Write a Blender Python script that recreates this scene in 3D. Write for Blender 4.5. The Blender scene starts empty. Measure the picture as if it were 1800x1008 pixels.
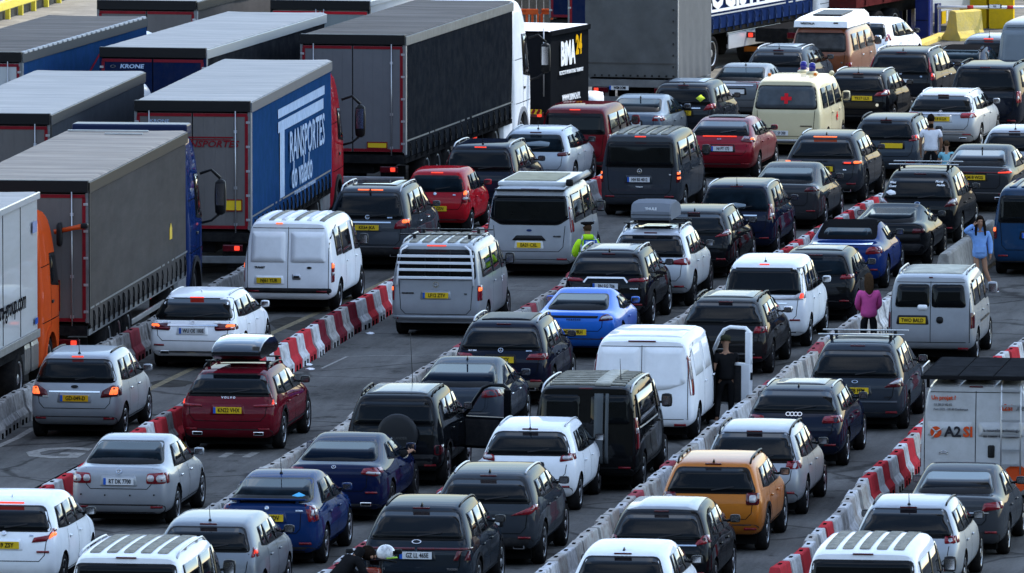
import bpy, bmesh, math, random
from math import sin, cos, pi, tan, atan, radians, hypot
from mathutils import Vector, Matrix
from mathutils.bvhtree import BVHTree
from mathutils.geometry import delaunay_2d_cdt

scene = bpy.context.scene
COL = scene.collection
R = random.Random(11)

# ------------------------------------------------------------------ camera, sky, sun, exposure
CAM_H, FOC, CX, CY = 20.7, 19000.0, 900.0, 504.0
PITCH = math.atan(1679.0 / FOC)
cam_d = bpy.data.cameras.new('camera')
cam = bpy.data.objects.new('camera', cam_d)
COL.objects.link(cam)
cam.location = (0, 0, CAM_H)
cam.rotation_euler = (pi / 2 - PITCH, 0, 0)
cam_d.sensor_width = 36
cam_d.lens = FOC / 1800 * 36
cam_d.clip_start = 1
cam_d.clip_end = 3000
cam_d.dof.use_dof = True
cam_d.dof.focus_distance = 216
cam_d.dof.aperture_fstop = 11
scene.camera = cam

SUN_EL, SUN_AZ = radians(52), radians(48)      # azimuth clockwise from the view direction (+Y)
world = bpy.data.worlds.new('World')
scene.world = world
world.use_nodes = True
wt = world.node_tree
wt.nodes.clear()
w_out = wt.nodes.new('ShaderNodeOutputWorld')
w_bg = wt.nodes.new('ShaderNodeBackground')
w_sky = wt.nodes.new('ShaderNodeTexSky')
w_sky.sky_type = 'NISHITA'
w_sky.sun_disc = False
w_sky.sun_elevation = SUN_EL
w_sky.sun_rotation = SUN_AZ
w_sky.air_density = 1.3
w_sky.dust_density = 0.15
w_sky.ozone_density = 1.6
# broken white cloud, as mirrored in the car roofs and rear windows of the photograph
w_tc = wt.nodes.new('ShaderNodeTexCoord')
w_sep = wt.nodes.new('ShaderNodeSeparateXYZ')
w_add = wt.nodes.new('ShaderNodeMath'); w_add.operation = 'ADD'; w_add.inputs[1].default_value = 0.12
w_dx = wt.nodes.new('ShaderNodeMath'); w_dx.operation = 'DIVIDE'
w_dy = wt.nodes.new('ShaderNodeMath'); w_dy.operation = 'DIVIDE'
w_cmb = wt.nodes.new('ShaderNodeCombineXYZ')
w_n = wt.nodes.new('ShaderNodeTexNoise')
w_n.inputs['Scale'].default_value = 2.1
w_n.inputs['Detail'].default_value = 7
w_n.inputs['Roughness'].default_value = 0.58
w_rmp = wt.nodes.new('ShaderNodeValToRGB')
w_rmp.color_ramp.elements[0].position = 0.50
w_rmp.color_ramp.elements[1].position = 0.68
w_mix = wt.nodes.new('ShaderNodeMix'); w_mix.data_type = 'RGBA'
L_ = wt.links.new
L_(w_tc.outputs['Generated'], w_sep.inputs[0])
L_(w_sep.outputs['Z'], w_add.inputs[0])
L_(w_sep.outputs['X'], w_dx.inputs[0]); L_(w_add.outputs[0], w_dx.inputs[1])
L_(w_sep.outputs['Y'], w_dy.inputs[0]); L_(w_add.outputs[0], w_dy.inputs[1])
L_(w_dx.outputs[0], w_cmb.inputs[0]); L_(w_dy.outputs[0], w_cmb.inputs[1])
L_(w_cmb.outputs[0], w_n.inputs['Vector'])
L_(w_n.outputs['Fac'], w_rmp.inputs['Fac'])
L_(w_rmp.outputs['Color'], w_mix.inputs['Factor'])
L_(w_sky.outputs[0], w_mix.inputs['A'])
w_mix.inputs['B'].default_value = (7.5, 8.0, 8.8, 1)
L_(w_mix.outputs['Result'], w_bg.inputs['Color'])
w_bg.inputs['Strength'].default_value = 0.15
L_(w_bg.outputs[0], w_out.inputs[0])
world.cycles.sampling_method = 'MANUAL'
world.cycles.sample_map_resolution = 512

sun_d = bpy.data.lights.new('sun', 'SUN')
sun_d.energy = 2.4
sun_d.angle = radians(0.6)
sun_d.color = (1.0, 0.975, 0.94)
sun = bpy.data.objects.new('sun', sun_d)
COL.objects.link(sun)
_sd = Vector((sin(SUN_AZ) * cos(SUN_EL), cos(SUN_AZ) * cos(SUN_EL), sin(SUN_EL)))
sun.rotation_euler = _sd.to_track_quat('Z', 'Y').to_euler()
sun.location = (60, 300, 120)

scene.view_settings.view_transform = 'Standard'
scene.view_settings.look = 'None'
scene.view_settings.gamma = 1
scene.view_settings.exposure = 1.35
scene.render.engine = 'CYCLES'
scene.cycles.max_bounces = 6
scene.cycles.diffuse_bounces = 3
scene.cycles.glossy_bounces = 4
scene.cycles.use_denoising = True

# ------------------------------------------------------------------ pixel -> place
def ray(px, py):
    fw = Vector((0, cos(PITCH), -sin(PITCH))); up = Vector((0, sin(PITCH), cos(PITCH)))
    return fw * FOC + Vector((1, 0, 0)) * (px - CX) - up * (py - CY)
def at(px, py, h=0.0):
    d = ray(px, py)
    t = (h - CAM_H) / d.z
    return Vector((0, 0, CAM_H)) + d * t
def theta_of(vpx):
    return math.atan((vpx - 900) / 19000.0)
VPT = [(60, 7300), (130, 5700), (230, 4800), (330, 4300), (430, 3950), (560, 3650), (700, 3550), (1300, 3520)]
def vpx_at(y):
    if y <= VPT[0][0]: return VPT[0][1]
    for (a, va), (b, vb) in zip(VPT, VPT[1:]):
        if y <= b:
            return va + (vb - va) * (y - a) / (b - a)
    return VPT[-1][1]

# ------------------------------------------------------------------ materials
MATS = {}
def nmat(name):
    m = bpy.data.materials.new(name); m.use_nodes = True
    nt = m.node_tree
    b = nt.nodes['Principled BSDF']
    return m, nt, b
def mat(name, col=(0.5, 0.5, 0.5), rough=0.6, metal=0.0, coat=0.0, var=0.0, scale=3.0, dirt=None, dirt_amt=0.0,
        bump=0.0, bscale=40.0, emit=None, estr=0.0, spec=0.12, stretch=None, coat_rough=0.03):
    if name in MATS: return MATS[name]
    m, nt, b = nmat(name)
    b.inputs['Base Color'].default_value = (*col, 1)
    b.inputs['Roughness'].default_value = rough
    b.inputs['Metallic'].default_value = metal
    b.inputs['Coat Weight'].default_value = coat
    b.inputs['Coat Roughness'].default_value = coat_rough
    b.inputs['Specular IOR Level'].default_value = 0.0 if (rough >= .5 and metal < .3) else spec
    if emit:
        b.inputs['Emission Color'].default_value = (*emit, 1)
        b.inputs['Emission Strength'].default_value = estr
    N = nt.nodes.new; L = nt.links.new
    if var > 0 or dirt_amt > 0 or bump > 0:
        tc = N('ShaderNodeTexCoord')
        info = N('ShaderNodeObjectInfo')
        add = N('ShaderNodeVectorMath'); add.operation = 'ADD'
        mul = N('ShaderNodeVectorMath'); mul.operation = 'SCALE'; mul.inputs[0].default_value = (17.3, 9.1, 5.7)
        L(info.outputs['Random'], mul.inputs['Scale'])
        L(tc.outputs['Object'], add.inputs[0]); L(mul.outputs[0], add.inputs[1])
        vec = add.outputs[0]
        if stretch:
            mp = N('ShaderNodeMapping'); mp.inputs['Scale'].default_value = stretch
            L(vec, mp.inputs['Vector']); vec = mp.outputs[0]
        no = N('ShaderNodeTexNoise'); no.inputs['Scale'].default_value = scale; no.inputs['Detail'].default_value = 6
        no.inputs['Roughness'].default_value = 0.65
        L(vec, no.inputs['Vector'])
        last = None
        if var > 0:
            mr = N('ShaderNodeMapRange'); mr.inputs[1].default_value = 0.3; mr.inputs[2].default_value = 0.7
            mr.inputs[3].default_value = 1 - var; mr.inputs[4].default_value = 1 + var
            L(no.outputs['Fac'], mr.inputs[0])
            hs = N('ShaderNodeHueSaturation'); hs.inputs['Color'].default_value = (*col, 1)
            L(mr.outputs[0], hs.inputs['Value'])
            last = hs.outputs[0]
        if dirt_amt > 0:
            mr2 = N('ShaderNodeMapRange'); mr2.inputs[1].default_value = 0.42; mr2.inputs[2].default_value = 0.72
            mr2.inputs[3].default_value = 0; mr2.inputs[4].default_value = dirt_amt
            n2 = N('ShaderNodeTexNoise'); n2.inputs['Scale'].default_value = scale * 2.7; n2.inputs['Detail'].default_value = 8
            n2.inputs['Roughness'].default_value = 0.7
            L(vec, n2.inputs['Vector']); L(n2.outputs['Fac'], mr2.inputs[0])
            mx = N('ShaderNodeMix'); mx.data_type = 'RGBA'
            mx.inputs['A'].default_value = (*col, 1); mx.inputs['B'].default_value = (*(dirt or (0.12, 0.1, 0.08)), 1)
            if last: L(last, mx.inputs['A'])
            L(mr2.outputs[0], mx.inputs['Factor'])
            last = mx.outputs['Result']
        if last: L(last, b.inputs['Base Color'])
        if bump > 0:
            nb = N('ShaderNodeTexNoise'); nb.inputs['Scale'].default_value = bscale; nb.inputs['Detail'].default_value = 4
            L(vec, nb.inputs['Vector'])
            bp = N('ShaderNodeBump'); bp.inputs['Strength'].default_value = bump; bp.inputs['Distance'].default_value = 0.02
            L(nb.outputs['Fac'], bp.inputs['Height']); L(bp.outputs[0], b.inputs['Normal'])
    MATS[name] = m
    return m

def paint(col, kind='solid'):
    """car paint: 'solid', 'metal' (flake)"""
    key = 'paint_%s_%.3f_%.3f_%.3f' % ((kind,) + tuple(col))
    lum = sum(col) / 3
    k = .40 if lum < .045 else (.60 if lum < .12 else (.8 if lum < .3 else 1.0))
    col = tuple(c * k for c in col)
    dirt = tuple(c * .6 + .004 for c in col)
    if kind == 'metal':
        return mat(key, col, 0.55 if lum < .09 else .42, 0.0 if lum < .09 else 0.45, .34, 0.05, 1.2, dirt, 0.25, coat_rough=0.03, spec=.02)
    return mat(key, col, 0.6, 0.0, .34, 0.04, 1.2, dirt, 0.25, coat_rough=0.03, spec=.0)
GLASS = mat('car_glass', (0.003, 0.004, 0.005), 0.03, 0, 0, 0.25, 1.3, (0.008, 0.009, 0.010), 0.3, spec=.14)
GLASSB = mat('car_glass_clear', (0.004, 0.008, 0.012), 0.03, 0, 0, 0.7, 2.2, (0.010, 0.016, 0.022), 0.4, spec=.015)
TRIM = mat('black_trim', (0.012, 0.012, 0.013), 0.45)
PLAST = mat('dark_plastic', (0.022, 0.022, 0.024), 0.6, var=0.15, dirt=(0.09, 0.08, 0.07), dirt_amt=0.25)
SEAM = mat('panel_gap', (0.008, 0.008, 0.008), 0.8)
ARCH = mat('arch_liner', (0.006, 0.006, 0.006), 0.9)
RUBBER = mat('rubber', (0.014, 0.014, 0.015), 0.75, var=0.2, dirt=(0.07, 0.06, 0.05), dirt_amt=0.25)
CHROME = mat('chrome', (0.6, 0.6, 0.62), 0.15, 1.0)
ALU = mat('aluminium', (0.42, 0.43, 0.45), 0.38, 0.8, var=0.12)
RIMM = mat('rim_silver', (0.36, 0.37, 0.39), 0.3, 0.85, var=0.1)
RIMD = mat('rim_dark', (0.035, 0.035, 0.04), 0.3, 0.6)
REDL = mat('red_lens', (0.17, 0.004, 0.010), 0.12, 0, 0.6, var=0.3, scale=9)
REDD = mat('dark_red_lens', (0.075, 0.004, 0.008), 0.12, 0, 0.6, var=0.3, scale=9)
CLEARL = mat('clear_lens', (0.42, 0.40, 0.41), 0.12, 0.2, 0.6, var=0.25, scale=14)
LIT = mat('lit_brake_lens', (0.6, 0.03, 0.02), 0.2, emit=(1.0, 0.07, 0.035), estr=.42)
LITA = mat('lit_hot_lens', (0.8, 0.2, 0.05), 0.2, emit=(1.0, 0.14, 0.04), estr=.62)
YPL = mat('yellow_plate', (0.68, 0.45, 0.02), 0.35, dirt=(0.2, 0.15, 0.05), dirt_amt=0.2)
WPL = mat('white_plate', (0.62, 0.63, 0.64), 0.35, dirt=(0.3, 0.3, 0.3), dirt_amt=0.2)
OPL = mat('orange_plate', (0.62, 0.33, 0.01), 0.35)
EUB = mat('euro_band', (0.015, 0.09, 0.42), 0.4)
INK = mat('black_ink', (0.012, 0.012, 0.014), 0.5)
WHT = mat('white_ink', (0.75, 0.76, 0.78), 0.45)

# ------------------------------------------------------------------ object helpers
def link(o, parent=None):
    COL.objects.link(o)
    if parent is not None: o.parent = parent
    return o
def mobj(name, me, parent=None, loc=None, rot=None, scale=None, label=None):
    o = bpy.data.objects.new(name, me)
    link(o, parent)
    if loc is not None: o.location = loc
    if rot is not None: o.rotation_euler = rot
    if scale is not None: o.scale = scale
    if label: o['label'] = label
    return o
def thing(name, label, cat, loc=(0, 0, 0), rz=0.0, group=None):
    o = bpy.data.objects.new(name, None)
    link(o)
    o.empty_display_size = 0.3
    o.location = loc; o.rotation_euler = (0, 0, rz)
    o['label'] = label; o['category'] = cat
    if group: o['group'] = group
    return o
def tag(o, label, cat, group=None, kind=None):
    if label: o['label'] = label
    if cat: o['category'] = cat
    if group: o['group'] = group
    if kind: o['kind'] = kind
    return o
def bm_mesh(bm, m, smooth=False, name='mesh'):
    me = bpy.data.meshes.new(name)
    bmesh.ops.recalc_face_normals(bm, faces=bm.faces)
    if smooth:
        for f in bm.faces: f.smooth = True
    bm.to_mesh(me); bm.free()
    for x in (m if isinstance(m, (list, tuple)) else [m]): me.materials.append(x)
    return me
def b_box(bm, c, s, rot=None, mi=0, bev=0.0):
    """box centred at c with full sizes s"""
    r = bmesh.ops.create_cube(bm, size=1.0)
    vs = r['verts']
    M = Matrix.Translation(c) @ (rot.to_4x4() if rot is not None else Matrix.Identity(4)) @ Matrix.Diagonal((*s, 1))
    bmesh.ops.transform(bm, matrix=M, verts=vs)
    fs = set(f for v in vs for f in v.link_faces)
    for f in fs: f.material_index = mi
    if bev > 0:
        es = list(set(e for v in vs for e in v.link_edges))
        rr = bmesh.ops.bevel(bm, geom=es, offset=bev, segments=2, profile=0.6, affect='EDGES')
        for f in rr['faces']: f.material_index = mi
    return vs
def b_tube(bm, pts, r, n=8, mi=0, cap=True):
    pts = [Vector(p) for p in pts]
    rings = []
    for i, p in enumerate(pts):
        d = (pts[min(i + 1, len(pts) - 1)] - pts[max(i - 1, 0)]).normalized()
        a = Vector((0, 0, 1)) if abs(d.z) < 0.9 else Vector((1, 0, 0))
        u = d.cross(a).normalized(); w = d.cross(u).normalized()
        rr = r[i] if isinstance(r, (list, tuple)) else r
        rings.append([bm.verts.new(p + u * (rr * cos(2 * pi * k / n)) + w * (rr * sin(2 * pi * k / n))) for k in range(n)])
    for A, B in zip(rings, rings[1:]):
        for k in range(n):
            f = bm.faces.new((A[k], A[(k + 1) % n], B[(k + 1) % n], B[k])); f.material_index = mi; f.smooth = True
    if cap:
        f = bm.faces.new(rings[0]); f.material_index = mi
        f = bm.faces.new(rings[-1][::-1]); f.material_index = mi
def b_lathe(bm, prof, n=24, axis='x', mi=None):
    """prof: (a, r) along the axis"""
    rings = []
    for a, r in prof:
        ring = []
        for k in range(n):
            t = 2 * pi * k / n
            if axis == 'x': v = (a, r * cos(t), r * sin(t))
            elif axis == 'y': v = (r * cos(t), a, r * sin(t))
            else: v = (r * cos(t), r * sin(t), a)
            ring.append(bm.verts.new(v))
        rings.append(ring)
    for j, (A, B) in enumerate(zip(rings, rings[1:])):
        for k in range(n):
            f = bm.faces.new((A[k], A[(k + 1) % n], B[(k + 1) % n], B[k])); f.smooth = True
            if mi is not None: f.material_index = mi[j]
    for ring in (rings[0], rings[-1]):
        try: bm.faces.new(ring)
        except ValueError: pass
def box_mesh(s, m, bev=0.0, name='box'):
    bm = bmesh.new(); b_box(bm, (0, 0, 0), s, bev=bev)
    return bm_mesh(bm, m, name=name)
_BC = {}
def cbox(s, m, bev=0.0):
    k = (tuple(round(x, 4) for x in s), m.name, bev)
    if k not in _BC: _BC[k] = box_mesh(s, m, bev)
    return _BC[k]
_TC = {}
def text_mesh(s, size, m, sx=1.0, shear=0.0, bold=0.0, ext=0.004):
    k = (s, size, m.name, sx, shear, bold)
    if k in _TC: return _TC[k]
    cu = bpy.data.curves.new('lettering', 'FONT')
    cu.body = s; cu.size = size; cu.align_x = 'CENTER'; cu.align_y = 'CENTER'
    cu.extrude = ext; cu.offset = bold; cu.shear = shear; cu.resolution_u = 2
    o = bpy.data.objects.new('t', cu)
    me = bpy.data.meshes.new_from_object(o)
    bpy.data.objects.remove(o)
    for v in me.vertices: v.co.x *= sx
    me.materials.clear(); me.materials.append(m)
    _TC[k] = me
    return me
REAR = (pi / 2, 0, 0)
SIDE = (pi / 2, 0, pi / 2)
# ------------------------------------------------------------------ bodies: box-modelled cages, smoothed and baked once
NCOL = 5
def cage_mesh(stations, col=0.80, crown=0.03, roofcrown=0.02, crease=None, name='body'):
    """stations: list of six rows (y, z, x), bottom (L0) to top (L5)"""
    bm = bmesh.new()
    cr = bm.edges.layers.float.new('crease_edge')
    rings = []
    for st in stations:
        ring = []
        y5, z5, x5 = st[5]; y0, z0, x0 = st[0]
        for k, u in enumerate((-1, -col, 0, col, 1)):
            ring.append(bm.verts.new((u * x5, y5, z5 + (roofcrown if abs(u) < 0.9 else 0) * (1.0 if u == 0 else 0.6))))
        for k in (4, 3, 2, 1):
            y, z, x = st[k]; ring.append(bm.verts.new((x, y, z)))
        for u in (1, col, 0, -col, -1):
            ring.append(bm.verts.new((u * x0, y0, z0)))
        for k in (1, 2, 3, 4):
            y, z, x = st[k]; ring.append(bm.verts.new((-x, y, z)))
        rings.append(ring)
    n = len(rings[0])
    for A, B in zip(rings, rings[1:]):
        for k in range(n):
            bm.faces.new((A[k], A[(k + 1) % n], B[(k + 1) % n], B[k]))
    def cap(ring, st, sgn):
        grid = [[None] * 5 for _ in range(6)]
        grid[5] = ring[0:5]
        grid[0] = ring[9:14][::-1]
        for k in (1, 2, 3, 4):
            y, z, x = st[k]
            grid[k][4] = ring[9 - k]; grid[k][0] = ring[13 + k]
            for c, u in ((1, -col), (2, 0), (3, col)):
                grid[k][c] = bm.verts.new((u * x, y - sgn * crown * (1.0 if u == 0 else 0.7), z))
        for r in range(5):
            for c in range(4):
                bm.faces.new((grid[r][c], grid[r][c + 1], grid[r + 1][c + 1], grid[r + 1][c]))
    cap(rings[0], stations[0], 1)
    cap(rings[-1], stations[-1], -1)
    for v in bm.verts: pass
    if crease:
        bm.edges.ensure_lookup_table()
        for e in bm.edges:
            c = crease(e.verts[0].co, e.verts[1].co)
            if c: e[cr] = c
    bmesh.ops.recalc_face_normals(bm, faces=bm.faces)
    me = bpy.data.meshes.new(name)
    bm.to_mesh(me); bm.free()
    return me

def hatch_stations(P):
    L, w, H = P['L'], P['W'] / 2, P['H']
    b, rs, tw, zb = P['belt'], P['slant'], P['tw'], P.get('zb', 0.26)
    by = P.get('beltback', 0.07)
    nose = P.get('nose', b - 0.22)
    rf = P.get('roofdrop', 0.05)
    ry = 0.93
    st = []
    st.append([(0.16, zb, w * .80), (0.05, zb + .13, w * .90), (0.0, zb + .32, w * ry), (0.03, b - .20, w * ry), (by, b + .02, w * .905), (rs, H - rf - .02, w * tw * .95)])
    st.append([(0.32, zb, w * .84), (0.30, zb + .11, w * .97), (0.30, zb + .32, w * .99), (0.30, b - .18, w * .985), (by + .30, b + .01, w * .945), (rs + .28, H - rf * .45, w * tw)])
    st.append([(L * .27, zb, w * .86), (L * .27, zb + .10, w * .98), (L * .27, zb + .32, w), (L * .27, b - .16, w * .995), (L * .27, b, w * .95), (L * .30, H - .004, w * tw * 1.01)])
    st.append([(L * .47, zb, w * .86), (L * .47, zb + .10, w * .97), (L * .47, zb + .32, w), (L * .47, b - .16, w * .99), (L * .47, b - .01, w * .94), (L * .47, H, w * tw)])
    ws = P.get('ws', .60)
    st.append([(L * .62, zb, w * .86), (L * .62, zb + .10, w * .97), (L * .62, zb + .32, w), (L * .63, b - .16, w * .99), (L * .64, b - .02, w * .93), (L * ws, H - .055, w * tw * .96)])
    st.append([(L * .76, zb, w * .85), (L * .76, zb + .10, w * .97), (L * .76, zb + .32, w), (L * .77, b - .15, w * .98), (L * .77, b - .04, w * .92), (L * .775, b + .03, w * .82)])
    st.append([(L * .90, zb, w * .82), (L * .90, zb + .10, w * .93), (L * .90, zb + .30, w * .96), (L * .90, b - .22, w * .93), (L * .90, b - .12, w * .86), (L * .90, b - .06, w * .72)])
    st.append([(L - .14, zb, w * .62), (L - .05, zb + .10, w * .72), (L, zb + .28, w * .78), (L - .03, nose - .06, w * .76), (L - .09, nose, w * .70), (L - .16, nose + .05, w * .60)])
    return st
def saloon_stations(P):
    L, w, H = P['L'], P['W'] / 2, P['H']
    b, tw, zb = P['belt'], P['tw'], P.get('zb', 0.24)
    bz = P['boot']; rwb = P['rwb']; rwt = P['rwt']     # boot height, y of rear-window base and top
    nose = P.get('nose', b - 0.24)
    st = []
    st.append([(0.16, zb, w * .80), (0.05, zb + .13, w * .88), (0.0, zb + .32, w * .92), (0.02, bz - .18, w * .91), (0.05, bz - .04, w * .86), (0.11, bz, w * .76)])
    st.append([(0.34, zb, w * .84), (0.32, zb + .11, w * .96), (0.30, zb + .32, w * .98), (0.32, bz - .16, w * .965), (0.36, bz - .03, w * .90), (rwb * .62, bz + .015, w * .78)])
    st.append([(L * .20, zb, w * .86), (L * .20, zb + .10, w * .98), (L * .20, zb + .32, w), (rwb, b - .15, w * .985), (rwb, b - .01, w * .93), (rwb, bz + .035, w * .78)])
    st.append([(L * .30, zb, w * .86), (L * .30, zb + .10, w * .98), (L * .30, zb + .32, w), (L * .31, b - .16, w * .99), (L * .31, b, w * .94), (rwt, H - .05, w * tw * .97)])
    st.append([(L * .46, zb, w * .86), (L * .46, zb + .10, w * .97), (L * .46, zb + .32, w), (L * .46, b - .16, w * .99), (L * .46, b - .01, w * .94), (L * .45, H, w * tw)])
    ws = P.get('ws', .57)
    st.append([(L * .60, zb, w * .86), (L * .60, zb + .10, w * .97), (L * .60, zb + .32, w), (L * .60, b - .16, w * .99), (L * .61, b - .02, w * .93), (L * ws, H - .05, w * tw * .96)])
    st.append([(L * .73, zb, w * .85), (L * .73, zb + .10, w * .97), (L * .73, zb + .32, w), (L * .735, b - .15, w * .98), (L * .735, b - .05, w * .92), (L * .735, b + .01, w * .82)])
    st.append([(L * .89, zb, w * .82), (L * .89, zb + .10, w * .93), (L * .89, zb + .30, w * .96), (L * .89, b - .24, w * .93), (L * .89, b - .14, w * .86), (L * .89, b - .09, w * .72)])
    st.append([(L - .14, zb, w * .62), (L - .05, zb + .10, w * .72), (L, zb + .26, w * .78), (L - .03, nose - .06, w * .76), (L - .09, nose, w * .70), (L - .16, nose + .05, w * .60)])
    return st
def van_stations(P):
    L, w, H = P['L'], P['W'] / 2, P['H']
    b, tw, zb = P['belt'], P['tw'], P.get('zb', 0.30)
    rs = P.get('slant', 0.14)
    cw = P.get('cowl', .80)
    st = []
    st.append([(0.10, zb, w * .86), (0.03, zb + .10, w * .93), (0.0, zb + .30, w * .95), (0.04, b - .15, w * .945), (0.05, b, w * .93), (rs, H - .07, w * tw * .955)])
    st.append([(0.26, zb, w * .88), (0.22, zb + .10, w * .98), (0.22, zb + .30, w * .99), (0.24, b - .15, w * .99), (0.25, b, w * .97), (rs + .22, H - .02, w * tw * .99)])
    st.append([(L * .25, zb, w * .88), (L * .25, zb + .10, w * .99), (L * .25, zb + .30, w), (L * .25, b - .15, w), (L * .25, b, w * .975), (L * .25, H, w * tw)])
    st.append([(L * .50, zb, w * .88), (L * .50, zb + .10, w * .99), (L * .50, zb + .30, w), (L * .50, b - .15, w), (L * .50, b, w * .975), (L * .50, H, w * tw)])
    st.append([(L * .66, zb, w * .88), (L * .66, zb + .10, w * .99), (L * .66, zb + .30, w), (L * .67, b - .15, w * .99), (L * .67, b, w * .96), (L * (cw - .12), H - .05, w * tw * .97)])
    st.append([(L * .80, zb, w * .86), (L * .80, zb + .10, w * .97), (L * .80, zb + .30, w * .98), (L * .82, b - .17, w * .96), (L * .83, b - .05, w * .92), (L * (cw + .07), b + .06, w * .84)])
    nz = P.get('nose', b - .15)
    st.append([(L - .12, zb, w * .70), (L - .04, zb + .10, w * .80), (L, zb + .30, w * .85), (L - .04, nz - .15, w * .84), (L - .10, nz - .03, w * .80), (L - .20, nz + .04, w * .72)])
    return st
def cab_stations(P):
    L, w, H = P['L'], P['W'] / 2, P['H']
    b, tw, zb = P['belt'], P['tw'], P.get('zb', 0.45)
    hb = P.get('back', H)
    st = []
    for y, zt, m in ((0.0, hb, .98), (0.18, hb, 1.0), (L * .35, H, 1.0), (L * .72, H - .12, 1.0), (L * .86, H - .75, .99), (L * .97, b - .05, .97)):
        yy = y
        st.append([(yy, zb, w * .92 * m), (yy, zb + .15, w * m), (yy, zb + .6, w * m), (yy, b - .15, w * m), (yy, b, w * .99 * m), (yy, zt, w * (tw if zt > b + .3 else .95) * m)])
    st.append([(L - .08, zb, w * .86), (L - .01, zb + .15, w * .90), (L, zb + .6, w * .91), (L, b - .35, w * .90), (L - .01, b - .2, w * .89), (L - .03, b - .10, w * .86)])
    return st

QUEUE = []       # (key, object with modifiers)
BAKED = {}
def queue_body(key, me, arches=(), hw=0.9, levels=2, mats=None, arch_r=0.37, arch_depth=0.30):
    o = bpy.data.objects.new('tmp_' + key, me); COL.objects.link(o)
    for m in (mats or [TRIM, ARCH]): me.materials.append(m)
    s = o.modifiers.new('s', 'SUBSURF'); s.levels = levels; s.render_levels = levels
    QUEUE.append((key, o, arches, hw, arch_r, arch_depth))
def bake_all():
    dg = bpy.context.evaluated_depsgraph_get()
    cutters = []
    for key, o, arches, hw, r, dp in QUEUE:
        me = bpy.data.meshes.new_from_object(o.evaluated_get(dg))
        vs = [v.co.copy() for v in me.vertices]; ps = [tuple(p.vertices) for p in me.polygons]
        BAKED[key] = {'bvh': BVHTree.FromPolygons(vs, ps), 'me': me}
        if arches:
            bm = bmesh.new()
            for ya, zr in arches:
                for s in (1, -1):
                    x0 = s * (hw - dp); x1 = s * (hw + .3)
                    A = [bm.verts.new((x0, ya + r * cos(2 * pi * k / 24), zr + r * sin(2 * pi * k / 24))) for k in range(24)]
                    B = [bm.verts.new((x1, v.co.y, v.co.z)) for v in A]
                    for k in range(24):
                        f = bm.faces.new((A[k], A[(k + 1) % 24], B[(k + 1) % 24], B[k])); f.material_index = 1
                    f = bm.faces.new(A); f.material_index = 1
                    f = bm.faces.new(B); f.material_index = 1
            bmesh.ops.recalc_face_normals(bm, faces=bm.faces)
            cm = bpy.data.meshes.new('c'); bm.to_mesh(cm); bm.free()
            for m in o.data.materials: cm.materials.append(m)
            c = bpy.data.objects.new('cut', cm); COL.objects.link(c)
            md = o.modifiers.new('b', 'BOOLEAN'); md.object = c; md.operation = 'DIFFERENCE'; md.solver = 'MANIFOLD'
            cutters.append(c)
    bpy.context.view_layer.update()
    dg = bpy.context.evaluated_depsgraph_get()
    for key, o, arches, hw, r, dp in QUEUE:
        me = BAKED[key]['me']
        if arches:
            me2 = bpy.data.meshes.new_from_object(o.evaluated_get(dg))
            if len(me2.polygons) > 50: me = me2
        for p in me.polygons: p.use_smooth = (p.material_index == 0)
        try: me.set_sharp_from_angle(angle=radians(38))
        except Exception: pass
        BAKED[key]['me'] = me
    for c in cutters: bpy.data.objects.remove(c)
    for q in QUEUE: bpy.data.objects.remove(q[1])
    QUEUE.clear()

# ------------------------------------------------------------------ patches laid on a body
def rounded(poly, r, seg=3):
    out = []
    n = len(poly)
    for i in range(n):
        p0, p1, p2 = Vector(poly[i - 1]), Vector(poly[i]), Vector(poly[(i + 1) % n])
        a = (p0 - p1); b = (p2 - p1)
        rr = min(r, a.length * .45, b.length * .45)
        if rr < 0.004: out.append(tuple(p1)); continue
        s = p1 + a.normalized() * rr; e = p1 + b.normalized() * rr
        for k in range(seg + 1):
            t = k / seg
            out.append(tuple(s * (1 - t) ** 2 + p1 * (2 * t * (1 - t)) + e * t * t))
    return out
def resample(poly, d):
    out = []
    n = len(poly)
    for i in range(n):
        a, b = Vector(poly[i]), Vector(poly[(i + 1) % n])
        k = max(1, int((b - a).length / d))
        for j in range(k): out.append(a.lerp(b, j / k))
    return out
def inside(pt, poly):
    x, y = pt; c = False; n = len(poly)
    for i in range(n):
        x1, y1 = poly[i]; x2, y2 = poly[(i + 1) % n]
        if (y1 > y) != (y2 > y) and x < (x2 - x1) * (y - y1) / (y2 - y1) + x1: c = not c
    return c
def hit(bvh, plane, a, b):
    if plane == 'rear': o, d = Vector((a, -3, b)), Vector((0, 1, 0))
    elif plane == 'right': o, d = Vector((4, a, b)), Vector((-1, 0, 0))
    elif plane == 'front': o, d = Vector((a, 30, b)), Vector((0, -1, 0))
    else: o, d = Vector((a, b, 8)), Vector((0, 0, -1))
    h = bvh.ray_cast(o, d)
    if h[0] is None and plane == 'rear':
        for k in range(1, 4):
            h = bvh.ray_cast(Vector((a * (1 - .012 * k), -3, b)), d)
            if h[0] is not None: break
    if h[0] is None:
        o2 = {'rear': Vector((a * 1.02, 0.16, b)), 'right': Vector((0.8, a, b)), 'front': Vector((a, 4, b)), 'top': Vector((a, b, 1.4))}[plane]
        h = bvh.find_nearest(o2)
    n = h[1]
    if n.dot(-d) < 0: n = -n
    return h[0], n
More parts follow.
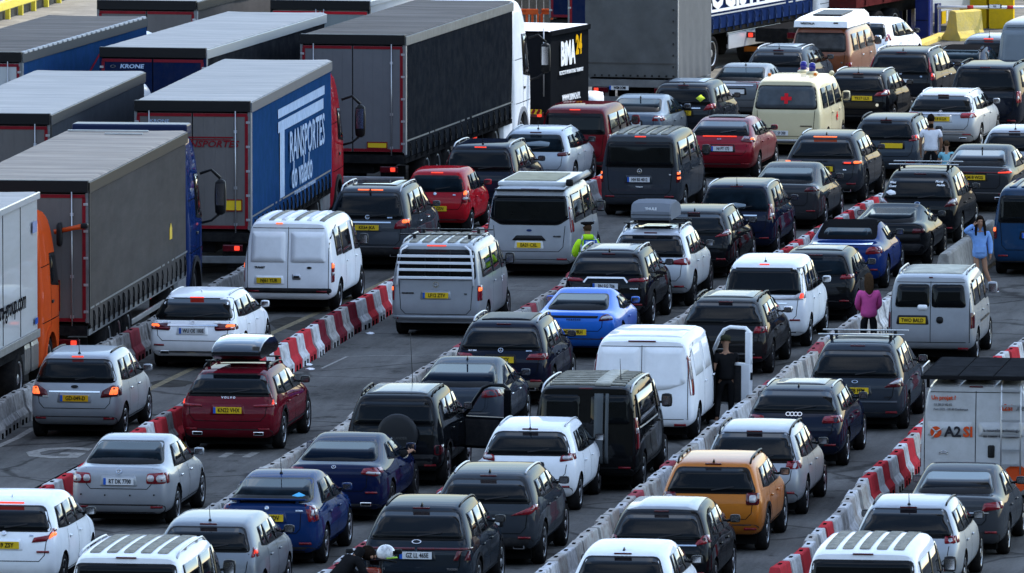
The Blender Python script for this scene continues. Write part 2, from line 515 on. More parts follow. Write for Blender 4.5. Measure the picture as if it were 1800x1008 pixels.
def patch(bvh, plane, poly, off, m, name, parent, rad=0.0, grid=0.09, label=None, seg=3):
    if rad > 0: poly = rounded(poly, rad, seg)
    ol = resample(poly, grid)
    polyt = [tuple(p) for p in ol]
    xs = [p[0] for p in polyt]; ys = [p[1] for p in polyt]
    pts = [Vector(p) for p in polyt]
    ne = len(pts)
    edges = [(i, (i + 1) % ne) for i in range(ne)]
    gx = grid
    nx = max(1, int((max(xs) - min(xs)) / gx)); ny = max(1, int((max(ys) - min(ys)) / gx))
    for i in range(1, nx):
        for j in range(1, ny):
            q = (min(xs) + (max(xs) - min(xs)) * i / nx, min(ys) + (max(ys) - min(ys)) * j / ny)
            if inside(q, polyt):
                dm = min((Vector(q) - p).length for p in ol)
                if dm > grid * .35: pts.append(Vector(q))
    r = delaunay_2d_cdt([Vector((p[0], p[1])) for p in pts], edges, [], 1, 1e-5)
    vco, eds, fcs = r[0], r[1], r[2]
    verts = []; 
    for v in vco:
        p, n = hit(bvh, plane, v.x, v.y)
        verts.append(p + n * off)
    faces = [tuple(f) for f in fcs]
    # skirt down to the body
    cnt = {}
    for f in faces:
        for i in range(len(f)):
            e = (f[i], f[(i + 1) % len(f)]); k = (min(e), max(e)); cnt.setdefault(k, []).append(e)
    base = {}
    nv = list(verts)
    for k, es in cnt.items():
        if len(es) == 1:
            a, b = es[0]
            for q in (a, b):
                if q not in base:
                    v = vco[q]; p, n = hit(bvh, plane, v.x, v.y)
                    base[q] = len(nv); nv.append(p - n * .006)
            faces.append((b, a, base[a], base[b]))
    me = bpy.data.meshes.new(name)
    me.from_pydata([tuple(v) for v in nv], [], faces)
    ntop = len(fcs)
    for i, p in enumerate(me.polygons): p.use_smooth = i < ntop
    me.materials.append(m)
    me.validate()
    bm = bmesh.new(); bm.from_mesh(me); bmesh.ops.recalc_face_normals(bm, faces=bm.faces); bm.to_mesh(me); bm.free()
    return mobj(name, me, parent, label=label)
def strip(bvh, plane, pts, width, m, name, parent, off=0.004, step=0.1):
    """a narrow line (panel gap, moulding) following the body"""
    path = []
    for a, b in zip(pts, pts[1:]):
        a, b = Vector(a), Vector(b)
        k = max(1, int((b - a).length / step))
        for j in range(k): path.append(a.lerp(b, j / k))
    path.append(Vector(pts[-1]))
    bm = bmesh.new(); rows = []
    for i, p in enumerate(path):
        d = (path[min(i + 1, len(path) - 1)] - path[max(i - 1, 0)]).normalized()
        nn = Vector((-d.y, d.x)) * width / 2
        row = []
        for q in (p + nn, p - nn):
            h, n = hit(bvh, plane, q.x, q.y); row.append(bm.verts.new(h + n * off))
        rows.append(row)
    for A, B in zip(rows, rows[1:]): bm.faces.new((A[0], A[1], B[1], B[0]))
    return mobj(name, bm_mesh(bm, m), parent)
def strips(bvh, plane, lines, width, m, name, parent, off=0.004):
    bm = bmesh.new()
    for pts in lines:
        path = []
        for a, b in zip(pts, pts[1:]):
            a, b = Vector(a), Vector(b)
            k = max(1, int((b - a).length / .1))
            for j in range(k): path.append(a.lerp(b, j / k))
        path.append(Vector(pts[-1]))
        rows = []
        for i, p in enumerate(path):
            d = (path[min(i + 1, len(path) - 1)] - path[max(i - 1, 0)]).normalized()
            nn = Vector((-d.y, d.x)) * width / 2
            row = []
            for q in (p + nn, p - nn):
                h, n = hit(bvh, plane, q.x, q.y); row.append(bm.verts.new(h + n * off))
            rows.append(row)
        for A, B in zip(rows, rows[1:]): bm.faces.new((A[0], A[1], B[1], B[0]))
    return mobj(name, bm_mesh(bm, m), parent)

# ------------------------------------------------------------------ wheels, mirrors
def tyre_mesh(r, w):
    bm = bmesh.new()
    ri = r * .69
    prof = [(-w / 2 * .80, ri), (-w / 2, ri + .03), (-w / 2, r - .03), (-w / 2 + .025, r), (w / 2 - .025, r), (w / 2, r - .03), (w / 2, ri + .03), (w / 2 * .80, ri)]
    b_lathe(bm, prof, 28, 'x')
    return bm_mesh(bm, RUBBER)
def rim_mesh(r, w, nsp, m, style='spoke'):
    bm = bmesh.new()
    ro = r * .70
    b_lathe(bm, [(w * .30, ro), (w * .46, ro), (w * .46, ro - .022), (w * .22, ro - .035)], 28, 'x')
    # dark dish
    A = [bm.verts.new((w * .18, (ro - .02) * cos(2 * pi * k / 24), (ro - .02) * sin(2 * pi * k / 24))) for k in range(24)]
    f = bm.faces.new(A); f.material_index = 1
    hubr = .07
    if style == 'spoke':
        for k in range(nsp):
            a = 2 * pi * k / nsp
            for da in (-.11, .11) if nsp <= 7 else (0,):
                c, s = cos(a + da), sin(a + da)
                ww = .022 if nsp <= 7 else .018
                p0 = Vector((w * .36, hubr * .5 * c, hubr * .5 * s)); p1 = Vector((w * .44, (ro - .012) * c, (ro - .012) * s))
                t = Vector((0, -s, c)) * ww
                q = [p0 - t, p0 + t, p1 + t * .9, p1 - t * .9]
                top = [bm.verts.new(v) for v in q]; bot = [bm.verts.new(v - Vector((.03, 0, 0))) for v in q]
                bm.faces.new(top)
                for i in range(4): bm.faces.new((top[i], top[(i + 1) % 4], bot[(i + 1) % 4], bot[i]))
    else:
        b_lathe(bm, [(w * .30, ro - .03), (w * .40, ro * .75), (w * .36, ro * .4), (w * .44, ro * .2)], 20, 'x')
    b_lathe(bm, [(w * .30, hubr), (w * .42, hubr), (w * .44, hubr * .5)], 14, 'x')
    return bm_mesh(bm, [m, ARCH])
_W = {}
def add_wheel(parent, x, y, r, w, nsp, m, style='spoke', name='wheel', inner=False):
    kt = ('t', round(r, 3), w); kr = ('r', round(r, 3), w, nsp, m.name, style)
    if kt not in _W: _W[kt] = tyre_mesh(r, w)
    o = mobj(name, _W[kt], parent, (x, y, r), (R.uniform(0, 6), 0, 0 if x > 0 else pi))
    if not inner:
        if kr not in _W: _W[kr] = rim_mesh(r, w, nsp, m, style)
        mobj('rim', _W[kr], o)
    return o
def lump(sx, sy, sz, m, lv=2):
    """rounded housing"""
    bm = bmesh.new()
    bmesh.ops.create_cube(bm, size=1)
    bmesh.ops.subdivide_edges(bm, edges=bm.edges, cuts=2, use_grid_fill=True)
    for v in bm.verts:
        c = v.co * 2
        l = max(abs(c.x), abs(c.y), abs(c.z))
        s = c.normalized() * l
        v.co = (c * .45 + s * .55) * .5
        v.co = Vector((v.co.x * sx, v.co.y * sy, v.co.z * sz))
    return bm_mesh(bm, m, True)
_LC = {}
def clump(sx, sy, sz, m):
    k = (sx, sy, sz, m.name)
    if k not in _LC: _LC[k] = lump(sx, sy, sz, m)
    return _LC[k]
# ------------------------------------------------------------------ vehicles
TYPES = {
    'hatch':  dict(st='h', L=4.1, W=1.74, H=1.49, belt=.96, slant=.42, tw=.74, wb=2.55, ro=.66, wr=.315),
    'mpv':    dict(st='h', L=4.4, W=1.80, H=1.64, belt=1.03, slant=.36, tw=.76, wb=2.72, ro=.80, wr=.325),
    'suv':    dict(st='h', L=4.6, W=1.88, H=1.66, belt=1.09, slant=.48, tw=.74, wb=2.75, ro=.90, wr=.365, zb=.30),
    'estate': dict(st='h', L=4.8, W=1.84, H=1.48, belt=.97, slant=.60, tw=.72, wb=2.85, ro=1.02, wr=.335, beltback=.10),
    'saloon': dict(st='s', L=4.7, W=1.80, H=1.44, belt=.94, boot=1.04, rwb=.72, rwt=1.42, tw=.70, wb=2.75, ro=1.02, wr=.33),
    'coupe':  dict(st='s', L=4.6, W=1.84, H=1.38, belt=.93, boot=1.01, rwb=.55, rwt=1.60, tw=.66, wb=2.75, ro=.95, wr=.345),
    'van':    dict(st='v', L=4.95, W=1.92, H=1.97, belt=1.20, slant=.13, tw=.86, wb=3.0, ro=1.0, wr=.34),
}
def poly_sym(u0, z0, u1, z1, hw):
    return [(-u0 * hw, z0), (u0 * hw, z0), (u1 * hw, z1), (-u1 * hw, z1)]
def queue_vehicle(S):
    P = dict(TYPES[S['t']]); P.update(S.get('d', {})); S['P'] = P
    hw = P['W'] / 2
    stf = {'h': hatch_stations, 's': saloon_stations, 'v': van_stations}[P['st']]
    st = stf(P)
    if P['st'] == 'v':
        def crease(a, b):
            if abs(a.y - b.y) < .02 and a.y < .3 and a.z > P['H'] - .12 and b.z > P['H'] - .12: return .55
            if abs(a.x) > hw * .7 and abs(b.x) > hw * .7 and a.y < .15 and b.y < .15 and a.z > .6 and b.z > .6: return .35
            return 0
    else:
        zt = P['H'] - .2 if P['st'] == 'h' else P['boot'] - .03
        def crease(a, b):
            if a.z > zt and b.z > zt and abs(a.y - b.y) < .05 and a.y < P.get('slant', .12) + .03: return .45
            return 0
    if 'pos' in S: loc, rz = S['pos']
    else:
        loc = at(S['x'], S['yb']); rz = -theta_of(S.get('vp', vpx_at(S['yb'])))
    S['loc'], S['rz'] = Vector((loc[0], loc[1], 0)), rz
    S['ry'] = P['ro']; S['fy'] = P['ro'] + P['wb']
    me = cage_mesh(st, col=P.get('col', .80), crown=P.get('crown', .04), roofcrown=P.get('rc', .02), crease=crease)
    pm = S['paint']
    queue_body(S['key'], me, arches=[(S['ry'], P['wr'] + .01), (S['fy'], P['wr'] + .01)], hw=hw, mats=[pm, ARCH], arch_r=P['wr'] + .05)

def clamp_u(bvh, u, z, hw):
    """pull an outline point in to where the rear face still faces back"""
    for k in range(14):
        h = bvh.ray_cast(Vector((u * hw, -3, z)), Vector((0, 1, 0)))
        if h[0] is not None and h[0].y < .6 and abs(h[1].y) > .30: return u, h[0]
        u *= .985
    return u, None
def mirror_lights(bvh, S, root, hw):
    for sgn in (1, -1):
        par = None
        for i, (poly, m) in enumerate(S['lights']):
            cp = [(clamp_u(bvh, u, z, hw)[0], z) for u, z in poly]
            pl = [(sgn * u * hw, z) for u, z in cp]
            if sgn < 0: pl = pl[::-1]
            o = patch(bvh, 'rear', pl, .012 + .009 * i if i < 3 else .03, m, 'tail_light' if i == 0 else 'lens', root if i == 0 else par, rad=S.get('lrad', .03), grid=.07, seg=2)
            if i == 0: par = o
            out = [z for u, z in poly if u >= .955]
            if sgn > 0 and len(out) >= 2 and max(out) - min(out) > .03:
                z0, z1 = min(out), max(out); zm = (z0 + z1) / 2
                h = clamp_u(bvh, 1.0, zm, hw)[1]
                if h is not None and h.y < .5:
                    y0 = h.y + .015; d_ = .17 if i == 0 else .10
                    patch(bvh, 'right', [(y0, z0), (y0 + d_ * .8, z0 + .01), (y0 + d_, z1 - .01), (y0, z1)], .012 + .009 * i if i < 3 else .03, m, 'lens', par, rad=.02, grid=.06, seg=2)

def plate(root, bvh, S, hw):
    txt, kind, px, pz = S['plate']
    p, n = hit(bvh, 'rear', px, pz)
    y = p.y - .012
    m = {'y': YPL, 'w': WPL, 'o': OPL}[kind[0]]
    if not S.get('norec'):
        patch(bvh, 'rear', [(px - .33, pz - .085), (px + .33, pz - .085), (px + .30, pz + .10), (px - .30, pz + .10)], .006, S.get('recmat', TRIM), 'plate_recess', root, rad=.03, grid=.12, seg=2)
    pl = mobj('number_plate', cbox((.53, .016, .118), m), root, (px, y - .008, pz))
    eu = 'e' in kind
    if eu: mobj('euro_band', cbox((.045, .018, .116), EUB), pl, (-.2425, -.0015, 0))
    if txt:
        t = text_mesh(txt, .108 if len(txt) > 7 else .112, INK, .70 if len(txt) > 8 else .80, bold=.0015)
        mobj('lettering', t, pl, (.024 if eu else 0, -.0105, -.002), REAR)

def badge(root, bvh, kind, x, z, s=.10, txt='', m=None):
    p, n = hit(bvh, 'rear', x, z)
    m = m or CHROME
    q = p + n * .012
    rot = (-n).to_track_quat('Y', 'Z').to_euler()
    key = ('badge', kind, s, m.name, txt)
    if kind == 'text':
        return mobj('badge', text_mesh(txt, s, m, .95, bold=.002), root, q, (rot.x + pi / 2, rot.y, rot.z))
    if key not in _LC:
        bm = bmesh.new()
        r = s / 2
        def ring(R0, t, sx=1.0, dx=0):
            A = []
            n_ = 20
            for k in range(n_):
                a = 2 * pi * k / n_
                A.append([bm.verts.new((dx + rr * cos(a) * sx, yy, rr * sin(a))) for rr, yy in ((R0, .004), (R0, -.006), (R0 - t, -.006), (R0 - t, .004))])
            for k in range(n_):
                for j in range(3): bm.faces.new((A[k][j], A[k][j + 1], A[(k + 1) % n_][j + 1], A[(k + 1) % n_][j]))
        if kind in ('star', 'vw'):
            ring(r, s * .10)
            if kind == 'star':
                for k in range(3):
                    a = pi / 2 + 2 * pi * k / 3
                    b_tube(bm, [(0, -.003, 0), (r * .9 * cos(a), -.003, r * .9 * sin(a))], s * .045, 5)
            else:
                for a, b in (((-.30, .34), (0, .04)), ((0, .04), (.30, .34)), ((-.40, .10), (-.16, -.38)), ((-.16, -.38), (0, -.02)), ((0, -.02), (.16, -.38)), ((.16, -.38), (.40, .10))):
                    b_tube(bm, [(a[0] * s, -.004, a[1] * s), (b[0] * s, -.004, b[1] * s)], s * .05, 5)
        elif kind == 'oval':
            ring(r * .5, s * .06, 2.0)
        elif kind == 'disc':
            b_lathe(bm, [(.004, r), (-.008, r), (-.010, r * .6)], 18, 'y')
            ring(r * 1.1, s * .12)
        elif kind == 'ovaldisc':
            A = [bm.verts.new((r * cos(2 * pi * k / 20), -.005, r * .45 * sin(2 * pi * k / 20))) for k in range(20)]
            bm.faces.new(A)
        elif kind == 'rings4':
            for k in range(4): ring(r * .36, s * .05, 1, (k - 1.5) * s * .27)
        elif kind == 'bar':
            b_box(bm, (0, 0, 0), (s, .012, .022))
        elif kind == 'chev':
            for dz in (0, -.03):
                b_tube(bm, [(-r, -.003, dz - .02), (0, -.003, dz + .02), (r, -.003, dz - .02)], .009, 5)
        elif kind == 'dot':
            b_lathe(bm, [(.004, r), (-.012, r)], 10, 'y')
        _LC[key] = bm_mesh(bm, m)
    return mobj('badge', _LC[key], root, q, rot)

def build_vehicle(S):
    P = S['P']; L, W, H, belt = P['L'], P['W'], P['H'], P['belt']; hw = W / 2
    bk = BAKED[S['key']]; bvh = bk['bvh']
    root = thing(S.get('name', 'parked_car'), S['label'], S.get('cat', 'car'), S['loc'], S['rz'], S.get('group'))
    S['root'] = root
    mobj('body', bk['me'], root)
    t = S['t']; st = P['st']
    near = S.get('detail', 2)
    # --- rear screen
    gdef = {
        'hatch': (belt + .05, H - .15, .76, .60, .08), 'mpv': (belt + .05, H - .15, .80, .64, .08), 'suv': (belt + .03, H - .16, .78, .60, .08),
        'estate': (belt + .04, H - .13, .80, .60, .08), 'saloon': (P.get('boot', 1) + .055, H - .10, .70, .58, .07),
        'coupe': (P.get('boot', 1) + .06, H - .10, .66, .52, .08), 'van': (belt + .02, H - .17, .80, .74, .08)}[t]
    z0, z1, u0, u1, rr = S.get('glass', gdef) or gdef
    if st == 'h': u0, u1, z1 = min(.86, u0 * 1.05), u1 * 1.06, z1 + .02
    gl = S.get('gm', GLASS)
    if S.get('glass', 1) is not None:
        poly = S.get('glasspoly') or poly_sym(u0, z0, u1, z1, hw)
        ex = []
        cx_ = sum(p[0] for p in poly) / len(poly); cz_ = sum(p[1] for p in poly) / len(poly)
        sx_ = 1 + .035 / max(.3, hw * u0); sz_ = 1 + .03 / max(.15, (z1 - z0) / 2)
        for x, z in poly: ex.append((cx_ + (x - cx_) * sx_, cz_ + (z - cz_) * sz_))
        patch(bvh, 'rear', ex, .006, S.get('sealm', TRIM), 'window_seal', root, rad=rr * 1.1)
        patch(bvh, 'rear', poly, .014, gl, 'rear_window', root, rad=rr)
        if st == 'h' or S.get('wiper'):
            if S.get('wiper', True):
                strip(bvh, 'rear', [(0.0, z0 + .02), (hw * .42, z0 + .075)], .022, TRIM, 'wiper', root, off=.035)
    # --- third brake light
    tb = S.get('third', 'dark')
    if tb:
        zt = S.get('thirdz', H - .075 if st != 's' else H - .125)
        tw_ = S.get('thirdw', .14)
        if st != 's' and zt > H - .2:
            zt = H - .03
            while zt > H - .25 and hit(bvh, 'rear', 0, zt)[0].y > P['slant'] + .07: zt -= .006
            zt -= .020
        pz_, nz_ = hit(bvh, 'rear', 0, zt)
        mobj('brake_light', cbox((2 * tw_, .035, .026), {'dark': REDD, 'lit': LIT, 'hot': LITA}[tb], .006), root, (S.get('thirdx', 0), pz_.y - .014, zt))
    # --- lower bumper
    bz = S.get('bump', .44)
    patch(bvh, 'rear', [(-hw * .86, .27), (hw * .86, .27), (hw * .90, bz), (hw * .80, bz + .03), (-hw * .80, bz + .03), (-hw * .90, bz)], .010, S.get('bumpm', PLAST), 'bumper', root, rad=.05, grid=.12, seg=2)
    bt = S.get('bumptop')
    if bt:
        patch(bvh, 'rear', [(-hw * .93, bz), (hw * .93, bz), (hw * .93, bt), (-hw * .93, bt)], .016, S.get('bumptopm', PLAST), 'bumper', root, rad=.04, grid=.12, seg=2)
    # --- tailgate / boot gaps
    lines = []
    zb_ = S.get('gapz', .60)
    if st == 's':
        z2 = P['boot']
        lines += [[(-hw * .66, z2 - .01), (-hw * .64, zb_ + .08), (-hw * .56, zb_), (hw * .56, zb_), (hw * .64, zb_ + .08), (hw * .66, z2 - .01)]]
    elif t == 'van' and S.get('doors2'):
        lines += [[(0, .45), (0, H - .14)], [(-hw * .88, H - .16), (-hw * .88, .46), (hw * .88, .46), (hw * .88, H - .16), (-hw * .88, H - .16)]]
    else:
        lines += [[(-hw * .80, belt), (-hw * .76, zb_ + .1), (-hw * .66, zb_), (hw * .66, zb_), (hw * .76, zb_ + .1), (hw * .80, belt)]]
    strips(bvh, 'rear', lines, .013, SEAM, 'panel_gap', root)
    # --- lamps
    mirror_lights(bvh, S, root, hw)
    # --- reflectors
    if S.get('refl', True):
        rz_ = S.get('reflz', bz + .02)
        for s in (-1, 1):
            patch(bvh, 'rear', [(s * hw * .62, rz_), (s * hw * .84, rz_), (s * hw * .84, rz_ + .032), (s * hw * .62, rz_ + .032)][::s], .024, REDL, 'reflector', root, grid=.12)
    if S.get('plate'): plate(root, bvh, S, hw)
    for b in S.get('badges', ()): badge(root, bvh, *b)
    for nm, poly, off, m, rad in S.get('extra', ()): patch(bvh, 'rear', poly, off, m, nm, root, rad=rad, grid=.12)
    for nm, poly, off, m, rad in S.get('extras', ()): patch(bvh, 'right', poly, off, m, nm, root, rad=rad, grid=.14)
    for nm, pts, wd, m, off in S.get('rstrips', ()): strip(bvh, 'rear', pts, wd, m, nm, root, off=off)
    for nm, pts, wd, m, off in S.get('sstrips', ()): strip(bvh, 'right', pts, wd, m, nm, root, off=off, step=.2)
    if S.get('chrome'): strip(bvh, 'rear', [(-hw * .55, S['chrome']), (hw * .55, S['chrome'])], .028, CHROME, 'chrome_strip', root, off=.018)
    if S.get('lipchrome'): strip(bvh, 'rear', [(-hw * .7, S['lipchrome']), (hw * .7, S['lipchrome'])], .022, CHROME, 'chrome_strip', root, off=.022)
    ex = S.get('exhaust')
    if ex:
        for s in (-1, 1):
            p, n = hit(bvh, 'rear', s * hw * .62, .36)
            o = mobj('exhaust_tip', cbox((.20, .06, .075), CHROME, .02), root, (s * hw * .62, p.y + .0, .365))
            mobj('exhaust_mouth', cbox((.16, .01, .045), ARCH), o, (0, -.031, 0))
    # --- right side windows
    sw = S.get('side')
    if sw is None:
        if st == 'h':
            r0 = S.get('qy', .13 if t in ('estate', 'suv', 'mpv') else .17)
            tl = H - (.15 if t != 'suv' else .16)
            sw = [[(L * r0 + .05, belt + .09), (L * .275, belt + .05), (L * .285, tl), (L * (r0 + .055), tl - .02)],
                  [(L * .29, belt + .05), (L * .47, belt + .035), (L * .465, tl + .01), (L * .30, tl)],
                  [(L * .485, belt + .03), (L * .725, belt + .02), (L * .60, tl - .02), (L * .48, tl + .01)]]
        elif st == 's':
            tl = H - .14; a = P['rwt'] / L
            sw = [[(P['rwb'] + .45, belt + .06), (L * .44, belt + .04), (L * .435, tl + .01), (P['rwt'] + .22, tl - .01)],
                  [(L * .455, belt + .035), (L * .69, belt + .02), (L * .565, tl - .02), (L * .45, tl + .01)]]
            if t == 'coupe':
                sw = [[(P['rwb'] + .65, belt + .10), (L * .39, belt + .05), (L * .40, tl), (P['rwt'] + .15, tl - .02)],
                      [(L * .405, belt + .05), (L * .69, belt + .03), (L * .565, tl - .02), (L * .41, tl)]]
        else:
            sw = [[(L * .08, belt + .04), (L * .34, belt + .04), (L * .34, H - .20), (L * .09, H - .20)],
                  [(L * .36, belt + .04), (L * .58, belt + .04), (L * .58, H - .20), (L * .36, H - .20)],
                  [(L * .61, belt + .02), (L * .80, belt - .02), (L * .71, H - .21), (L * .61, H - .20)]]
    dk = S.get('pillar', True)
    if dk and st != 'v' and sw:
        tl_ = max(p[1] for q in sw for p in q)
        a, b = sw[0], sw[-1]
        pl = [(a[0][0] - .06, a[0][1] - .02), (a[1][0], a[1][1] - .02), (b[1][0] + .04, b[1][1] - .02), (b[2][0] + .03, b[2][1] + .02), (a[3][0] - .04, a[3][1] + .02)]
        patch(bvh, 'right', pl, .006, S.get('sidetrim', TRIM), 'window_trim', root, rad=.05, grid=.14)
    for i, q in enumerate(sw):
        patch(bvh, 'right', q, .015, S.get('sgm', gl), 'side_window', root, rad=.035, grid=.14, seg=2)
    # --- side gaps, sills, handles
    gz = .36
    if st != 'v':
        lines = [[(L * .475, belt), (L * .475, gz), (L * .70, gz), (L * .725, belt - .2), (L * .74, belt)], [(L * .475, gz), (L * .28, gz), (L * .25, .62), (L * .27, belt)]]
        if t == 'coupe': lines = [[(L * .385, belt), (L * .40, gz), (L * .70, gz), (L * .72, belt)]]
        hd = [(L * .31, belt - .13), (L * .52, belt - .13)] if t != 'coupe' else [(L * .44, belt - .13)]
    else:
        lines = [[(L * .60, H - .22), (L * .60, gz)], [(L * .60, gz), (L * .80, gz), (L * .80, belt)], [(L * .34, H - .22), (L * .34, gz), (L * .60, gz)]]
        hd = [(L * .38, belt - .14), (L * .63, belt - .14)]
    strips(bvh, 'right', lines, .014, SEAM, 'panel_gap', root)
    for (hy, hz) in hd:
        p, n = hit(bvh, 'right', hy, hz)
        mobj('door_handle', clump(.035, .17, .035, S.get('handlem', S['paint'])), root, p + Vector((.018, 0, 0)))
    if S.get('clad'):
        patch(bvh, 'right', [(S['ry'] + P['wr'] + .03, .30), (S['fy'] - P['wr'] - .03, .30), (S['fy'] - P['wr'] - .03, .44), (S['ry'] + P['wr'] + .03, .44)], .014, PLAST, 'sill_cladding', root, grid=.2)
        for y_ in (S['ry'], S['fy']):
            bm = bmesh.new(); ri, ro = P['wr'] + .045, P['wr'] + .10
            rows = []
            for k in range(15):
                a = pi * (k / 14) * 1.0
                row = []
                for r_ in (ri, ro):
                    yy, zz = y_ + r_ * cos(a), P['wr'] + .01 + r_ * sin(a)
                    h_ = bvh.ray_cast(Vector((4, yy, zz)), Vector((-1, 0, 0)))[0]
                    row.append(bm.verts.new((h_.x + .014 if h_ else hw, yy, zz)))
                rows.append(row)
            for A, B in zip(rows, rows[1:]): bm.faces.new((A[0], A[1], B[1], B[0]))
            mobj('wheel_arch', bm_mesh(bm, PLAST), root)
    # --- mirrors
    my = L * (.685 if st != 'v' else .80); mz = belt + (.10 if st != 'v' else .14)
    msz = (.185, .12, .14) if st != 'v' else (.21, .13, .26)
    if S.get('mirrors', True):
        for s in (1, -1):
            p, n = hit(bvh, 'right', my, mz - .05)
            x_ = s * (p.x + .13)
            o = mobj('wing_mirror', clump(*msz, S.get('mirm', S['paint'])), root, (x_, my, mz))
            mobj('mirror_glass', cbox((msz[0] * .74, .01, msz[2] * .66), CHROME, 0), o, (0, -msz[1] * .47, 0))
            bm = bmesh.new(); b_tube(bm, [(-s * .06, .01, -.03), (-s * .19, .03, -.05)], .025, 6)
            mobj('mirror_arm', bm_mesh(bm, TRIM), o)
    # --- rails, aerial
    rl = S.get('rails')
    if rl:
        ya, yb_, rx, kind, rm = rl
        for s in (-1, 1):
            bm = bmesh.new(); pts = []
            n_ = 10; lift = .05 if kind == 'raised' else .012
            for k in range(n_ + 1):
                y = ya + (yb_ - ya) * k / n_
                p, n = hit(bvh, 'top', s * rx, y)
                e = min(k, n_ - k) / 1.0
                pts.append(p + Vector((0, 0, lift * min(1, e) + .004)))
            b_tube(bm, pts, .018, 6)
            if kind == 'raised':
                for k in (3, 7):
                    b_box(bm, pts[k] - Vector((0, 0, .025)), (.035, .09, .05))
            mobj('roof_rail', bm_mesh(bm, rm), root)
    ae = S.get('aerial')
    if ae:
        ya, hh = ae
        p, n = hit(bvh, 'top', S.get('aex', 0), ya)
        if hh == 'fin':
            bm = bmesh.new()
            vs = [(-.022, -.07, -.01), (.022, -.07, -.01), (.016, .09, -.01), (-.016, .09, -.01), (0, -.075, .055), (0, -.04, .06), (0, .09, .0)]
            V = [bm.verts.new(v) for v in vs]
            for f in ((0, 1, 4), (1, 5, 4), (1, 2, 5), (2, 6, 5), (2, 3, 6), (3, 5, 6), (3, 0, 5), (0, 4, 5)): bm.faces.new([V[i] for i in f])
            mobj('aerial', bm_mesh(bm, S.get('finm', TRIM)), root, p)
        else:
            bm = bmesh.new(); b_lathe(bm, [(-.01, .03), (.02, .026), (.035, .012)], 8, 'z')
            b_tube(bm, [(0, 0, .03), (0, -hh * .3, hh)], [.008, .004], 5)
            mobj('aerial', bm_mesh(bm, TRIM), root, p)
    # --- roof skin extras
    for nm, poly, off, m, rad in S.get('roof', ()): patch(bvh, 'top', poly, off, m, nm, root, rad=rad, grid=.2)
    if S.get('crossbars'):
        for y in S['crossbars'][0]:
            p, n = hit(bvh, 'top', hw * .55, y)
            wbar = S['crossbars'][1]; zz = p.z + .10
            bm = bmesh.new(); b_box(bm, (0, y, zz), (wbar * 2, .055, .025), bev=.008)
            ob = mobj('crossbar', bm_mesh(bm, S['crossbars'][2]), root)
            for s in (-1, 1):
                bm = bmesh.new(); b_box(bm, (s * hw * .60, y, zz - .055), (.06, .10, .10), bev=.01)
                mobj('crossbar_foot', bm_mesh(bm, TRIM), ob)
    # --- undertray and axles fill the space below the sills
    mobj('underbody', cbox((W - .36, L - .75, .16), ARCH), root, (0, L / 2, .215))
    # --- wheels
    wr = P['wr']; ww = P.get('tyre', .215); rs = S.get('rim', (5, RIMM, 'spoke'))
    xx = hw - ww / 2 - .015
    add_wheel(root, xx, S['ry'], wr, ww, *rs)
    add_wheel(root, xx, S['fy'], wr, ww, *rs)
    add_wheel(root, -xx, S['ry'], wr, ww, *rs, inner=True)
    add_wheel(root, -xx, S['fy'], wr, ww, *rs, inner=True)
    return root

# light outlines (u = share of half width, z = metres), right side; mirrored to the left
def LR(u0, u1, z0, z1, m=REDL): return ([(u0, z0), (u1, z0), (u1, z1), (u0, z1)], m)
SILV = paint((0.29, 0.305, 0.33), 'metal')
SILV2 = paint((0.305, 0.325, 0.35), 'metal')
WHITE = paint((0.82, 0.83, 0.85))
WHITE2 = paint((0.76, 0.78, 0.80))
BLACK = paint((0.010, 0.011, 0.014))
NAVY = paint((0.010, 0.018, 0.045))
DBLUE = paint((0.014, 0.045, 0.17), 'metal')
GREY = paint((0.075, 0.085, 0.10), 'metal')
DGREY = paint((0.035, 0.042, 0.055), 'metal')
VS = []
def V(key, t, label, x, yb, pm, **k):
    k.update(key=key, t=t, label=label, x=x, yb=yb, paint=pm); VS.append(k); return k
A_LIT = LITA

# ---- lane nearest the lorries
V('merc_est', 'estate', 'white estate car with lit tail lights stopped beside the grey curtain-sided lorry', 338, 652, WHITE,
  lights=[([(.50, .80), (.98, .82), (.99, .93), (.55, .94), (.48, .88)], REDD), ([(.72, .87), (.95, .88), (.95, .92), (.74, .92)], LITA), ([(.52, .83), (.9, .83), (.9, .85), (.52, .85)], REDL)],
  plate=('WU OE 100E', 'we', 0, .80), badges=[('star', 0, .96, .09), ('text', -.52, .96, .045, 'E 300 de'), ('text', .5, .96, .04, '4MATIC')], third='lit', rails=(.9, 2.6, .60, 'low', ALU),
  bump=.36, lipchrome=.37, exhaust=1, chrome=.90, recmat=WHITE, reflz=.50, side=None, rim=(5, RIMM, 'spoke'), aerial=(1.2, 'fin'), finm=WHITE, glass=(1.03, 1.36, .84, .66, .07))
V('venga', 'mpv', 'silver small hatchback with a Dutch orange number plate and lit brake lights', 131, 774, SILV,
  d=dict(L=4.07, W=1.76, H=1.60, belt=1.02, wb=2.61, ro=.66, wr=.32),
  lights=[([(.56, .80), (1.0, .83), (1.0, 1.02), (.80, 1.03), (.60, .93)], REDD), ([(.74, .86), (.90, .86), (.93, .99), (.80, 1.0)], LITA)], lrad=.02,
  plate=('GD-049-D', 'oe', 0, .79), badges=[('ovaldisc', 0, 1.00, .14, '', TRIM), ('text', 0, 1.00, .055, 'KIA', WHT), ('text', -.55, .82, .035, 'VENGA')],
  third='lit', thirdz=1.50, thirdw=.11, aerial=(.55, .34), recmat=SILV, chrome=.91, bump=.42, reflz=.40, rim=(8, RIMM, 'spoke'), glass=(1.10, 1.45, .82, .64, .10), handlem=CHROME, rails=(.75, 2.3, .56, 'low', TRIM))
